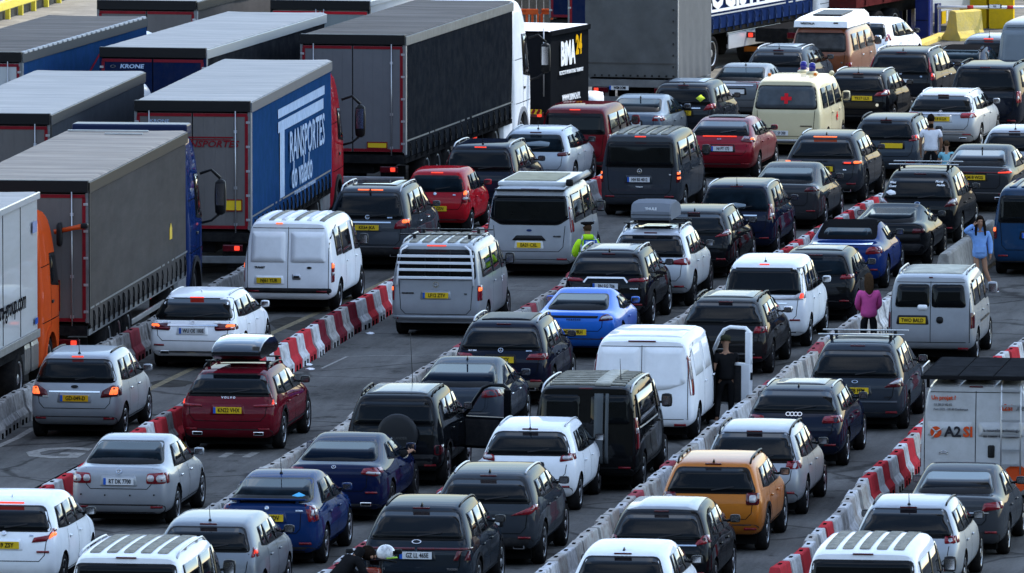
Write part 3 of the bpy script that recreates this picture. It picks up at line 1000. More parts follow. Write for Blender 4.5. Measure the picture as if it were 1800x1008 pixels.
V('v60', 'estate', 'dark red estate car carrying a black roof box, with black wheel arch cladding', 400, 797, paint((0.17, 0.008, 0.018), 'metal'),
  d=dict(L=4.78, W=1.85, H=1.50, belt=.98, wb=2.87, ro=1.0, wr=.355, slant=.55), clad=True,
  lights=[([(.84, .86), (.99, .88), (.90, 1.30), (.84, 1.30), (.88, 1.02)], REDL), ([(.52, .86), (.99, .86), (.99, .93), (.86, .98), (.86, .91), (.52, .89)], REDL), ([(.87, .90), (.92, .90), (.92, .98), (.88, .98)], LIT)], lrad=.01,
  plate=('KN22 VHX', 'ye', 0, .80), badges=[('text', 0, 1.015, .062, 'V O L V O', CHROME)], third=None, recmat=paint((0.17, 0.008, 0.018), 'metal'),
  bump=.42, exhaust=1, rails=(.9, 2.7, .60, 'raised', TRIM), crossbars=([1.25, 2.35], .62, TRIM), rim=(5, RIMM, 'spoke'), glass=(1.07, 1.38, .80, .62, .06), mirm=TRIM)
V('jetta', 'saloon', 'silver saloon with round twin tail lights and German plate reading RT DK 7700', 209, 930, SILV,
  d=dict(L=4.55, W=1.78, H=1.46, boot=1.06, belt=.95, wb=2.58, ro=1.03, rwb=.62, rwt=1.28, tw=.72),
  lights=[([(.54, .79), (1.0, .79), (1.0, .95), (.96, .98), (.56, .97)], REDL), ([(.76, .82), (.92, .82), (.95, .88), (.92, .94), (.76, .94), (.73, .88)], CLEARL), ([(.58, .83), (.68, .83), (.70, .88), (.68, .94), (.58, .94), (.56, .88)], CLEARL)], lrad=.04,
  plate=('RT DK 7700', 'we', 0, .83), badges=[('vw', 0, 1.00, .105), ('dot', -.66, .60, .03, '', TRIM), ('dot', -.24, .59, .03, '', TRIM), ('dot', .20, .59, .03, '', TRIM), ('dot', .62, .60, .03, '', TRIM)],
  third=None, bump=.40, gm=GLASSB, recmat=SILV2, rim=(7, RIMM, 'spoke'), handlem=CHROME, gapz=.70, reflz=.37, sgm=GLASS, glass=(1.115, 1.375, .74, .60, .05), mirm=SILV2)
V('transit', 'van', 'white panel van with two plain rear doors, roof ribs and plate NJ61 YUR', 506, 553, WHITE, name='panel_van', cat='van',
  d=dict(L=4.86, W=1.97, H=1.98, belt=1.15, slant=.14, tw=.86, wb=2.93, ro=1.0, cowl=.84), glass=None, doors2=True,
  lights=[([(.95, .68), (1.0, .68), (.995, 1.10), (.95, 1.10)], REDL), ([(.955, .98), (.999, .98), (.995, 1.08), (.955, 1.08)], LITA), ([(.955, .83), (.999, .83), (.995, .90), (.955, .90)], CLEARL)],
  plate=('NJ61 YUR', 'y', -.40, .72), badges=[('text', -.60, .99, .06, 'TRANSIT', INK), ('ovaldisc', .46, .99, .11, '', TRIM)], third='hot', thirdz=1.80, thirdw=.07, thirdx=-.2,
  bump=.46, bumptop=.56, rim=(9, RIMM, 'dish'), recmat=WHITE, side=[[(.62, 1.20), (1.25, 1.20), (1.22, 1.76), (.60, 1.76)], [(1.35, 1.18), (2.6, 1.18), (2.5, 1.77), (1.33, 1.77)], [(3.0, 1.15), (3.9, 1.10), (3.5, 1.74), (3.0, 1.76)]],
  extra=[('door_panel', [(-.80, 1.10), (-.06, 1.10), (-.06, 1.74), (-.78, 1.74)], .008, WHITE, .04), ('door_panel', [(.06, 1.10), (.80, 1.10), (.78, 1.74), (.06, 1.74)], .008, WHITE, .04),
         ('door_handle', [(.10, .74), (.28, .74), (.28, .86), (.10, .86)], .012, ALU, .02), ('door_handle', [(.13, .78), (.25, .78), (.25, .82), (.13, .82)], .03, TRIM, .005)], mirm=TRIM, roofribs=6, dirtroof=True)
V('t5', 'van', 'silver camper van with white slatted carrier bars across its rear window', 766, 595, SILV, name='camper_van', cat='van',
  lights=[([(.90, .78), (1.0, .78), (.99, 1.10), (.90, 1.10)], REDL), ([(.92, .98), (.99, .98), (.985, 1.06), (.92, 1.06)], LITA)],
  plate=('LF12 ZTV', 'ye', 0, .89), badges=[('vw', 0, 1.11, .12), ('text', -.58, .93, .04, 'TRANSPORTER', INK), ('text', .62, .92, .04, 'TDI', INK)], third='lit', thirdw=.20, thirdz=1.83,
  bump=.30, bumptop=None, reflz=.40, rails=(.35, 2.6, .74, 'raised', SILV), crossbars=([.9, 2.2], .88, TRIM), recmat=SILV, carrier=True, roofribs=5, dirtroof=True,
  gapz=.50, extra=[('step', [(-.9, .40), (.9, .40), (.9, .47), (-.9, .47)], .03, SILV, .02)], bumpm=SILV, sstrips=[], glass=(1.24, 1.80, .84, .78, .08), mirm=TRIM, handlem=SILV, badges_side='T5')
V('gl', 'suv', 'grey large four by four with raised silver roof rails behind the white van', 645, 478, GREY,
  d=dict(L=5.1, W=1.93, H=1.84, belt=1.15, wb=3.07, ro=1.05, wr=.385, tw=.76),
  lights=[([(.62, .95), (1.0, .97), (.99, 1.18), (.80, 1.17), (.66, 1.08)], REDL), ([(.80, 1.08), (.97, 1.08), (.965, 1.15), (.80, 1.15)], LITA)],
  plate=('KK64 JKA', 'y', 0, .98), badges=[('star', 0, 1.20, .10), ('text', .5, 1.19, .035, '4MATIC')], third='hot', thirdw=.28, thirdz=1.75, rails=(.5, 2.7, .66, 'raised', ALU), exhaust=1,
  bump=.50, lipchrome=.56, aerial=(.5, 'fin'), finm=NAVY, chrome=1.09, roof=[('sunroof', [(-.5, 1.0), (.5, 1.0), (.5, 2.6), (-.5, 2.6)], .01, GLASS, .05)], recmat=GREY, handlem=CHROME)
V('alto', 'hatch', 'small bright red hatchback with lit brake lights beside the grey four by four', 764, 414, paint((0.42, 0.010, 0.018)),
  d=dict(L=3.5, W=1.62, H=1.48, belt=.96, wb=2.36, ro=.52, wr=.29, slant=.36),
  lights=[([(.76, .74), (.96, .76), (.97, 1.02), (.84, 1.05), (.78, .95)], REDL), ([(.80, .93), (.95, .93), (.95, 1.02), (.82, 1.02)], LITA), ([(.80, .82), (.92, .82), (.92, .88), (.80, .88)], CLEARL)],
  plate=('AV10 GSN', 'y', .02, .62), badges=[('disc', 0, .95, .07), ('text', .45, .93, .04, 'Alto', CHROME)], third='lit', thirdz=1.38, norec=True, rim=(9, RIMM, 'dish'), bump=.34, gm=GLASSB, glass=(1.02, 1.31, .78, .62, .12), mirm=paint((0.42, 0.010, 0.018)))
V('galaxy', 'mpv', 'dark blue people carrier with tall red tail lights and silver rails behind the red hatchback', 840, 382, paint((0.02, 0.028, 0.055), 'metal'),
  d=dict(L=4.8, W=1.88, H=1.68, belt=1.05, wb=2.85, ro=.95), lights=[([(.88, 1.05), (.97, 1.06), (.83, 1.48), (.77, 1.48)], REDL)], third='lit', rails=(.5, 2.8, .66, 'raised', ALU), aerial=(.7, .3), lrad=.01, mirm=paint((0.02, 0.028, 0.055), 'metal'))
V('tourneo', 'van', 'silver people carrier van with roof awning and plate EA21 CXL', 930, 490, SILV, name='camper_van', cat='van',
  d=dict(L=4.97, W=1.98, H=2.02, belt=1.16, wb=2.93, ro=1.0, cowl=.85, tw=.85),
  lights=[([(.93, 1.02), (1.0, 1.02), (.975, 1.58), (.93, 1.58)], REDL), ([(.94, 1.28), (.99, 1.28), (.975, 1.52), (.94, 1.52)], CLEARL)], lrad=.02,
  glasspoly=[(-.86, 1.34), (-.62, 1.20), (.62, 1.20), (.86, 1.34), (.80, 1.78), (-.80, 1.78)], glass=(1.20, 1.78, .84, .80, .06),
  plate=('EA21 CXL', 'y', 0, .74), badges=[('ovaldisc', 0, 1.06, .12, '', DBLUE), ('text', .62, .93, .045, 'NUGGET', INK)], third='dark', thirdw=.2, thirdz=1.86, recmat=WPL, bump=.40,
  extra=[('plate_shroud', [(-.38, .84), (.38, .84), (.28, .95), (-.28, .95)], .02, TRIM, .02)], mirm=TRIM, poptop=True)
V('suv_white_jag', 'suv', 'pale silver crossover behind the awning van, seen over its roof', 935, 342, paint((0.34, 0.37, 0.41), 'metal'),
  d=dict(L=4.5, W=1.85, H=1.52, belt=1.02, slant=.55), lights=[([(.66, .92), (.98, .93), (.98, 1.02), (.66, 1.0)], REDD)], aerial=(.9, .2), rails=(.8, 2.2, .6, 'low', ALU), third='dark', mirm=TRIM, gm=GLASSB)
V('vw_red', 'van', 'dark red compact van with a lit high brake light beside the black box lorry', 1009, 320, paint((0.22, 0.010, 0.018)), cat='van', name='compact_van',
  d=dict(L=4.5, W=1.80, H=1.82, belt=1.14, wb=2.75, ro=.85, cowl=.80, tw=.84),
  lights=[([(.88, .82), (1.0, .82), (.985, 1.16), (.90, 1.16)], REDL), ([(.90, .86), (.98, .86), (.98, .95), (.90, .95)], LITA)], plate=('OZ VX 2001', 'we', 0, .93), badges=[('vw', 0, 1.09, .10)],
  third='lit', thirdw=.13, thirdz=1.72, bump=.36, bumptop=.5, glass=(1.19, 1.64, .82, .74, .06), gm=GLASS)
V('t6', 'van', 'dark grey people carrier van with plate HH BS 4012 and lit brake lights', 1124, 384, paint((0.050, 0.057, 0.070), 'metal'), name='people_carrier', cat='van',
  d=dict(L=5.0, W=1.92, H=1.97, belt=1.19, ro=1.0, wr=.345),
  lights=[([(.90, .84), (1.0, .84), (.985, 1.12), (.90, 1.12)], REDD), ([(.92, 1.03), (.98, 1.03), (.98, 1.09), (.92, 1.09)], LITA), ([(.92, .92), (.98, .92), (.98, .98), (.92, .98)], LITA)],
  plate=('HH BS 4012', 'we', -.02, .91), badges=[('vw', 0, 1.11, .12), ('text', 0, .74, .035, 'Transporter', WHT), ('text', .72, 1.03, .03, 'TDI', WHT)], third='lit', thirdw=.13, thirdz=1.86,
  bump=.46, gapz=.56, roofribs=5, dirtroof=True, glass=(1.22, 1.76, .82, .77, .07), recmat=paint((0.050, 0.057, 0.070), 'metal'), mirm=TRIM, reflz=.50)
V('civic', 'hatch', 'bright red hatchback with a full width spoiler and German plate, left of the old ambulance', 1262, 316, paint((0.30, 0.008, 0.020), 'metal'),
  d=dict(L=4.5, W=1.80, H=1.43, belt=.98, slant=.95, tw=.70, beltback=.18, wb=2.7, ro=.95),
  lights=[([(.60, .93), (.98, .90), (.98, 1.03), (.66, 1.05)], REDD), ([(.84, .97), (.97, .96), (.97, 1.01), (.86, 1.02)], LITA)], plate=('NI PT 172', 'we', .10, .76), badges=[('oval', 0, .97, .10)],
  third='lit', thirdz=1.045, thirdw=.42, glass=(1.08, 1.33, .74, .58, .06), bump=.36, recmat=TRIM, roof=[('sunroof', [(-.45, 1.3), (.45, 1.3), (.45, 2.2), (-.45, 2.2)], .015, TRIM, .04)])
V('cls', 'saloon', 'slate blue saloon roof and boot between the red compact van and the dark crossover', 1108, 274, paint((0.10, 0.13, 0.17), 'metal'),
  d=dict(H=1.42), lights=[([(.60, .88), (1.0, .88), (1.0, 1.0), (.66, 1.0)], REDL), ([(.66, .94), (.96, .94), (.96, .98), (.68, .98)], CLEARL)], aerial=(1.5, 'fin'), gm=GLASSB, third=None, plate=('', 'w', 0, .8))
V('bclass', 'mpv', 'dark compact people carrier with a yellow diamond sticker in its rear window', 1197, 258, paint((0.030, 0.036, 0.050), 'metal'),
  d=dict(L=4.35, W=1.80, H=1.60, belt=1.03), lights=[([(.62, .92), (1.0, .96), (.98, 1.10), (.74, 1.07)], REDL)], plate=('BX12 NDZ', 'y', 0, .86), third='dark',
  badges=[('star', -.02, 1.02, .08)], chrome=.98, roof=[('sunroof', [(-.46, .8), (.46, .8), (.46, 2.4), (-.46, 2.4)], .012, paint((.14, .18, .23), 'metal'), .04)],
  extra=[('sticker', [(.36, 1.22), (.48, 1.31), (.60, 1.22), (.48, 1.13)], .026, mat('yellow_green_sticker', (.5, .6, .06), .5), 0)], exhaust=1, aerial=(.5, 'fin'), rim=(5, RIMM, 'spoke'))
V('cclass', 'saloon', 'grey saloon with bright rear window reflections left of the old ambulance', 1291, 216, paint((0.13, 0.145, 0.165), 'metal'),
  d=dict(H=1.44, L=4.55), lights=[([(.66, .86), (1.0, .90), (.98, 1.06), (.78, 1.05)], REDL), ([(.80, .92), (.96, .92), (.95, .97), (.80, .97)], CLEARL)], chrome=.98, aerial=(1.6, .12), gm=GLASSB, third=None, plate=('', 'w', 0, .82), bump=.38)
V('x1', 'suv', 'dark crossover with silver roof rails behind the two blue ambulance beacons', 1362, 190, paint((0.045, 0.06, 0.08), 'metal'),
  d=dict(L=4.4, W=1.82, H=1.58), lights=[([(.66, .96), (1.0, .96), (1.0, 1.08), (.70, 1.08)], REDL)], aerial=(.6, .16), third='dark', roof=[('sunroof', [(-.42, .9), (.42, .9), (.42, 2.2), (-.42, 2.2)], .012, paint((.20, .24, .28), 'metal'), .04)], rails=(.6, 2.4, .6, 'low', ALU))
CREAM = mat('cream_paint', (0.52, 0.46, 0.29), 0.4, 0, .5, .04, 1.2, (.25, .2, .12), .12)
V('ambulance', 'van', 'cream old ambulance van with red crosses and blue beacons on its roof', 1381, 276, CREAM, name='ambulance', cat='ambulance',
  d=dict(L=4.57, W=1.84, H=1.95, belt=1.17, wb=2.46, ro=1.05, tw=.83, slant=.22, cowl=.88, nose=1.1, wr=.325),
  lights=[([(.72, .56), (.96, .56), (.96, .68), (.72, .68)], REDD)], plate=('VEC SP 300', 'we', -.20, .60), norec=True, third=None, bump=.36, bumptop=.44, bumptopm=ALU,
  glass=(1.22, 1.76, .84, .75, .10), gm=mat('ambulance_glass', (.055, .065, .075), .06, var=.3, scale=2.5), badges=[('bar', .52, .78, .30, '', TRIM)], roofribs=0, handlem=CREAM, gapz=.52, beacons=True, mirm=CREAM,
  side=[[(.45, 1.20), (1.15, 1.20), (1.12, 1.70), (.50, 1.70)], [(1.30, 1.20), (2.15, 1.20), (2.12, 1.70), (1.30, 1.70)], [(2.35, 1.20), (3.45, 1.18), (3.1, 1.68), (2.33, 1.70)]], sgm=GLASSB, rim=(9, RIMM, 'dish'), wiper=False)
RUST = mat('copper_orange_paint', (0.17, 0.048, 0.017), 0.42, 0, .5, .06, 1.4, (.12, .05, .02), .2)
V('t2', 'van', 'copper orange vintage camper van with a white raised roof', 1440, 172, RUST, name='vintage_camper_van', cat='van',
  d=dict(L=4.5, W=1.74, H=1.93, belt=1.22, wb=2.4, ro=1.0, tw=.84, slant=.26, cowl=.90, nose=1.15, wr=.325),
  lights=[([(.84, .72), (.96, .72), (.96, .96), (.84, .96)], REDL)], third=None, plate=None, glass=(1.27, 1.72, .80, .74, .08), gm=mat('curtained_glass', (.035, .034, .034), .08, var=.5, scale=5), hightop=True, mirm=CHROME,
  side=[[(.55, 1.25), (1.25, 1.25), (1.22, 1.70), (.58, 1.70)], [(1.40, 1.25), (2.2, 1.25), (2.18, 1.70), (1.40, 1.70)], [(2.35, 1.25), (3.5, 1.24), (3.2, 1.68), (2.33, 1.70)]], handlem=CHROME, rim=(9, CHROME, 'dish'), wiper=False, badges=[('dot', .62, .96, .05)], refl=False)
V('fiesta', 'hatch', 'white hatchback ahead of the copper orange camper van', 1512, 131, WHITE,
  d=dict(L=4.0, W=1.72, H=1.50, belt=.98, slant=.5, tw=.72, wb=2.5, ro=.70), lights=[([(.80, .92), (1.0, .94), (.99, 1.12), (.86, 1.12)], REDL)], third='dark', plate=None, vp=6900, mirm=TRIM)
V('xc90', 'suv', 'black large four by four with tall red tail lights near the blue post', 1579, 208, paint((0.022, 0.025, 0.032), 'metal'),
  d=dict(L=4.95, W=1.95, H=1.77, belt=1.14, wb=2.98, ro=1.05, wr=.38, slant=.46, tw=.75), lights=[([(.86, 1.02), (1.0, 1.0), (1.0, 1.18), (.86, 1.20)], REDL), ([(.82, 1.20), (.90, 1.20), (.80, 1.58), (.75, 1.58)], REDL), ([(.88, 1.10), (.93, 1.10), (.93, 1.18), (.88, 1.18)], LIT)], lrad=.01,
  plate=('', 'w', 0, .98), rails=(.6, 2.7, .68, 'raised', ALU), aerial=(.75, 'fin'), third='dark', lipchrome=.55, badges=[('text', 0, 1.16, .05, 'VOLVO'), ('text', .6, 1.10, .05, 'D5')], exhaust=1, handlem=CHROME)
V('mini_conv', 'saloon', 'dark navy convertible with its soft top up, close to the kerb', 1676, 178, NAVY,
  d=dict(L=4.3, W=1.76, H=1.40, boot=1.0, rwb=.45, rwt=1.1), lights=[([(.70, .86), (.98, .86), (.98, .96), (.70, .96)], REDD)], gm=GLASSB, third=None, plate=None, chrome=.99, mirm=TRIM)
V('bclass2', 'mpv', 'grey hatchback with a whip aerial half hidden by the tall grey van', 1733, 168, paint((0.15, 0.165, 0.19), 'metal'),
  d=dict(L=4.2, W=1.76, H=1.58), lights=[LR(.7, 1.0, .9, 1.0)], third='lit', thirdw=.13, thirdz=1.50, plate=None, aerial=(.5, .36), badges=[('text', .0, 1.05, .06, 'CTR')])
V('sprinter', 'van', 'tall grey panel van cut off by the right edge at the top', 1812, 209, paint((0.20, 0.235, 0.27)), name='panel_van', cat='van',
  d=dict(L=5.9, W=1.99, H=2.55, belt=1.3, wb=3.6, ro=1.2, tw=.86, slant=.16, cowl=.86), glass=None, doors2=True, lights=[([(.95, .8), (1.0, .8), (1.0, 1.2), (.95, 1.2)], REDL)], third=None, plate=None, side=[[(3.8, 1.4), (4.8, 1.35), (4.4, 2.0), (3.8, 2.0)]],
  extra=[('door_panel', [(-.84, 1.35), (-.06, 1.35), (-.06, 2.32), (-.80, 2.32)], .010, paint((0.20, 0.235, 0.27)), .06)])
V('qashqai', 'suv', 'black crossover with half clear tail lights right of the old ambulance', 1503, 236, BLACK,
  d=dict(L=4.4, W=1.82, H=1.60, belt=1.06, slant=.44), lights=[([(.52, .98), (1.0, 1.0), (1.0, 1.14), (.84, 1.15), (.60, 1.06)], REDL), ([(.72, 1.02), (.90, 1.02), (.96, 1.12), (.84, 1.11)], CLEARL)],
  plate=('YK17 ULX', 'y', .18, .93), third='dark', rails=(.7, 2.5, .6, 'low', ALU), aerial=(.5, .2), badges=[('dot', .58, .76, .08)], bump=.45)
V('disco', 'suv', 'navy blue boxy four by four behind the silver estate car', 1729, 244, paint((0.012, 0.018, 0.035)),
  d=dict(L=4.8, W=1.95, H=1.88, belt=1.22, slant=.26, tw=.80, wb=2.9, ro=.95, wr=.38), lights=[([(.86, .92), (.97, .92), (.96, 1.22), (.86, 1.22)], REDL), ([(.88, 1.02), (.95, 1.02), (.95, 1.10), (.88, 1.10)], CLEARL)], rails=(.5, 2.8, .70, 'raised', BLACK), third='dark', plate=None, mirm=BLACK, gapz=.62)
V('eclass', 'estate', 'silver estate car just ahead of the man in a white T-shirt', 1652, 269, SILV2,
  d=dict(H=1.49, L=4.9, W=1.86, belt=1.0), lights=[([(.56, .88), (1.0, .89), (.99, 1.01), (.58, 1.0), (.54, .94)], REDL)], plate=('LS18 KGX', 'y', -.02, .86), third='dark', rails=(1.0, 2.8, .60, 'low', ALU), lipchrome=.55, exhaust=1, chrome=.98, glass=(1.06, 1.36, .82, .66, .07), recmat=SILV2, badges=[('star', 0, 1.03, .08)], mirm=SILV2)
V('octavia_est', 'estate', 'dark slate estate car with black roof rails beside the man in white T-shirt', 1553, 318, paint((0.055, 0.07, 0.09), 'metal'),
  d=dict(H=1.52, L=4.6, W=1.80, slant=.42), lights=[([(.66, .96), (1.0, .98), (.98, 1.12), (.74, 1.10)], REDL), ([(.84, 1.04), (.95, 1.04), (.95, 1.10), (.86, 1.10)], LIT)], rails=(.5, 2.4, .62, 'raised', TRIM), aerial=(.5, 'fin'), third='dark', plate=('', 'y', .2, .86))
V('velar', 'suv', 'dark grey sleek four by four with plate NK19 VZB and lit tail lights', 1444, 362, paint((0.040, 0.045, 0.055), 'metal'),
  d=dict(L=4.8, W=1.93, H=1.66, belt=1.08, slant=.62, tw=.70, wr=.39, ro=1.0, wb=2.87, beltback=.14), lights=[([(.50, .98), (1.0, .99), (1.0, 1.07), (.50, 1.06)], REDD), ([(.54, 1.0), (.72, 1.0), (.72, 1.03), (.54, 1.03)], LIT), ([(.78, 1.0), (.98, 1.0), (.98, 1.05), (.78, 1.05)], LITA)],
  plate=('NK19 VZB', 'y', 0, .88), third='hot', thirdw=.28, thirdz=1.565, rails=(.9, 2.6, .6, 'low', ALU), aerial=(.9, 'fin'), badges=[('text', 0, 1.05, .04, 'RANGE  ROVER', TRIM), ('text', .55, .86, .03, 'VELAR')], bump=.50, rim=(5, RIMD, 'spoke'), glass=(1.14, 1.50, .74, .56, .08), exhaust=1)
V('mazda6', 'saloon', 'charcoal saloon with narrow dark tail lights left of the estate with roof bars', 1374, 407, paint((0.045, 0.046, 0.052), 'metal'),
  d=dict(H=1.45, L=4.8, W=1.84, boot=1.06, rwb=.60, rwt=1.55), lights=[([(.56, .92), (1.0, .93), (1.0, 1.03), (.62, 1.01)], REDD)], third=None, plate=None, rim=(5, RIMM, 'spoke'), bump=.42, reflz=.47, gm=GLASSB, mirm=TRIM)
V('zafira', 'mpv', 'navy blue people carrier with papers behind its rear window', 1291, 455, paint((0.012, 0.020, 0.055), 'metal'),
  d=dict(L=4.6, W=1.82, H=1.66, belt=1.04, slant=.34), lights=[([(.82, .88), (1.0, .88), (.97, 1.22), (.88, 1.24)], REDL), ([(.86, .94), (.98, .94), (.97, 1.02), (.86, 1.02)], CLEARL)], third='dark', aerial=(.4, .22), rails=(.5, 2.8, .66, 'low', ALU), chrome=.97, gm=GLASSB, rim=(5, RIMM, 'spoke'), plate=None)
V('smax_bars', 'mpv', 'black estate car with silver crossbars and white stickers on its rear window', 1612, 432, BLACK,
  d=dict(L=4.77, W=1.88, H=1.66, belt=1.02, slant=.52, tw=.72, ro=.96, wb=2.85, wr=.345), lights=[([(.64, .88), (1.0, .91), (.98, 1.07), (.80, 1.06)], REDD), ([(.72, .95), (.96, .97), (.94, 1.05), (.82, 1.04)], CLEARL)],
  plate=('YR09 LFM', 'ye', 0, .80), badges=[('ovaldisc', 0, .96, .12, '', DBLUE), ('oval', 0, .96, .13)], third='dark', crossbars=([1.2, 2.1], .80, ALU), rim=(7, RIMM, 'spoke'), bump=.40, reflz=.40, glass=(1.05, 1.47, .84, .64, .10), mirm=TRIM, recmat=BLACK,
  stickers=True)
V('bmw5', 'saloon', 'dark grey saloon with a full width red tail light strip near the right edge', 1712, 376, paint((0.042, 0.045, 0.052), 'metal'),
  d=dict(H=1.48, L=5.0, W=1.88, boot=1.08, rwb=.66, rwt=1.5, belt=.98), lights=[([(.02, .965), (1.0, .95), (1.0, 1.05), (.72, 1.05), (.60, .99), (.02, .985)], REDD), ([(.60, .96), (.96, .96), (.96, 1.0), (.60, .98)], LIT)], lrad=.005, third=None, aerial=(1.6, 'fin'), exhaust=1, lipchrome=.50, plate=('KM18 WDS', 'y', 0, .86), mirm=TRIM)
V('polo_r', 'hatch', 'silver hatchback half out of frame at the upper right edge', 1779, 338, SILV, d=dict(H=1.50), lights=[LR(.7, 1.0, .9, 1.05)], aerial=(.6, .2), third='dark', plate=None)
V('t5_blue', 'van', 'blue van cut off by the right edge, behind the girl in the blue hoodie', 1819, 488, paint((0.014, 0.055, 0.135)), name='people_carrier', cat='van',
  lights=[([(.88, .84), (1.0, .84), (.985, 1.12), (.88, 1.12)], REDD), ([(.90, 1.0), (.98, 1.0), (.98, 1.09), (.90, 1.09)], LITA)], plate=('DN AT 520', 'we', -.02, .92), third='dark', roofribs=5, glass=(1.22, 1.76, .82, .77, .07), bump=.32, reflz=.46, badges=[])
V('r8', 'coupe', 'low black sports car with a tinted sloping rear window', 1556, 470, paint((0.012, 0.013, 0.016), 'metal'),
  d=dict(L=4.43, W=1.92, H=1.26, boot=.97, belt=.86, rwb=.75, rwt=2.0, tw=.62, wb=2.65, ro=.85, wr=.345), lights=[([(.62, .76), (.94, .78), (.94, .86), (.64, .86)], REDD)], lrad=.02, third=None, rim=(7, RIMD, 'spoke'), glass=(1.0, 1.17, .62, .50, .05), gm=GLASSB,
  extra=[('vent_panel', [(-.80, .58), (.80, .58), (.78, .74), (-.78, .74)], .01, TRIM, .04)], bump=.50, refl=False, mirm=TRIM, plate=None)
V('s5', 'coupe', 'blue convertible with a black fabric roof behind the white people carrier', 1479, 512, paint((0.008, 0.034, 0.18), 'metal'),
  d=dict(L=4.63, W=1.85, H=1.38, boot=1.0, belt=.94, rwb=.95, rwt=1.55, tw=.70, wb=2.75, ro=1.0, wr=.345), softtop=True, lights=[([(.56, .80), (1.0, .82), (1.0, .96), (.66, .96), (.58, .90)], REDL), ([(.64, .86), (.90, .87), (.90, .90), (.64, .89)], REDD)], plate=('LD61 SVF', 'y', .06, .84), third=None, lipchrome=1.0, glass=(1.085, 1.25, .60, .52, .05), rim=(5, RIMM, 'spoke'), gm=GLASSB, mirm=TRIM, sealm=TRIM)
V('golf_dark', 'hatch', 'black compact hatchback between the white people carrier and the blue convertible', 1430, 568, BLACK,
  d=dict(H=1.46, L=4.2, W=1.76), lights=[([(.62, .92), (1.0, .93), (1.0, 1.02), (.66, 1.02)], REDL)], third='dark', gm=GLASSB, rim=(5, RIMM, 'spoke'), mirm=TRIM, plate=None, roof=[('roof_panel', [(-.5, .9), (.5, .9), (.5, 2.3), (-.5, 2.3)], .012, paint((.10, .11, .12), 'metal'), .04)])  # paler roof panel paints sky sheen onto the black roof
V('estima', 'mpv', 'white people carrier with wide clear tail lights and a lit brake lamp', 1340, 615, WHITE2,
  d=dict(L=4.8, W=1.82, H=1.78, belt=1.08, slant=.34, tw=.78, ro=.95, wb=2.9), lights=[([(.10, 1.02), (.90, 1.02), (1.0, 1.04), (.98, 1.19), (.84, 1.18), (.70, 1.09), (.10, 1.06)], CLEARL), ([(.82, 1.05), (.94, 1.05), (.94, 1.15), (.84, 1.15)], LIT)], lrad=.02,
  plate=('BD57 WEO', 'ye', -.0, .86), badges=[('oval', 0, 1.12, .11), ('text', .55, .84, .05, 'ESTIMA', INK)], third='lit', thirdw=.10, thirdz=1.69, aerial=(.55, .1), glass=(1.15, 1.60, .90, .72, .06), bump=.34, reflz=.60, recmat=WHITE2, rim=(7, RIMM, 'spoke'), chrome=.95)
V('outlander', 'suv', 'black four by four with German plate BN EG 706', 1064, 580, paint((0.012, 0.012, 0.016)),
  d=dict(L=4.65, W=1.82, H=1.61, belt=1.06, slant=.50, ro=.95, wb=2.67), lights=[([(.48, 1.00), (1.0, 1.0), (1.0, 1.08), (.56, 1.06)], REDL)], chrome=None, plate=('BN EG 706', 'we', 0, .91), third='dark', rails=(.7, 2.6, .60, 'raised', ALU), aerial=(.7, 'fin'),
  rstrips=[('chrome_strip', [(-.46, .98), (-.38, 1.07), (.38, 1.07), (.46, .98)], .035, WHT, .024)], roof=[('roof_panel', [(-.5, .75), (.5, .75), (.5, 2.5), (-.5, 2.5)], .01, paint((.13, .14, .16), 'metal'), .04)], glass=(1.11, 1.43, .80, .62, .07), bump=.50, rim=(7, RIMM, 'spoke'), exhaust=1, badges=[('text', .6, .86, .03, 'OUTLANDER')])  # pale roof panel puts the roof's reflection into its colour
V('tarraco', 'suv', 'silver white crossover carrying a grey roof box', 1138, 543, paint((0.42, 0.44, 0.47), 'metal'),
  d=dict(L=4.5, W=1.84, H=1.64, belt=1.06, slant=.50, wr=.37), lights=[([(.52, .95), (1.0, .93), (1.0, 1.08), (.88, 1.08), (.54, 1.02)], REDL)], plate=('GL19 RKV', 'y', 0, .82), third='dark', rails=(.6, 2.7, .60, 'raised', ALU), crossbars=([1.1, 2.2], .66, TRIM),
  glass=(1.12, 1.48, .80, .62, .07), roof=[('sunroof', [(-.44, .9), (.44, .9), (.44, 2.6), (-.44, 2.6)], .012, GLASS, .04)], rim=(5, RIMD, 'spoke'), chrome=1.03, bump=.45, mirm=TRIM)
V('insignia', 'estate', 'black estate car with clear and red tail lights beside the grey roof box', 1213, 493, BLACK,
  d=dict(H=1.50, L=4.9, W=1.86), lights=[([(.56, .94), (1.0, .98), (.98, 1.10), (.80, 1.08)], REDL), ([(.72, 1.0), (.94, 1.03), (.93, 1.07), (.80, 1.06)], CLEARL)], third='dark', rails=(.9, 2.8, .6, 'low', ALU), aerial=(.8, 'fin'), rim=(7, RIMM, 'spoke'), plate=('', 'y', 0, .8), mirm=BLACK)
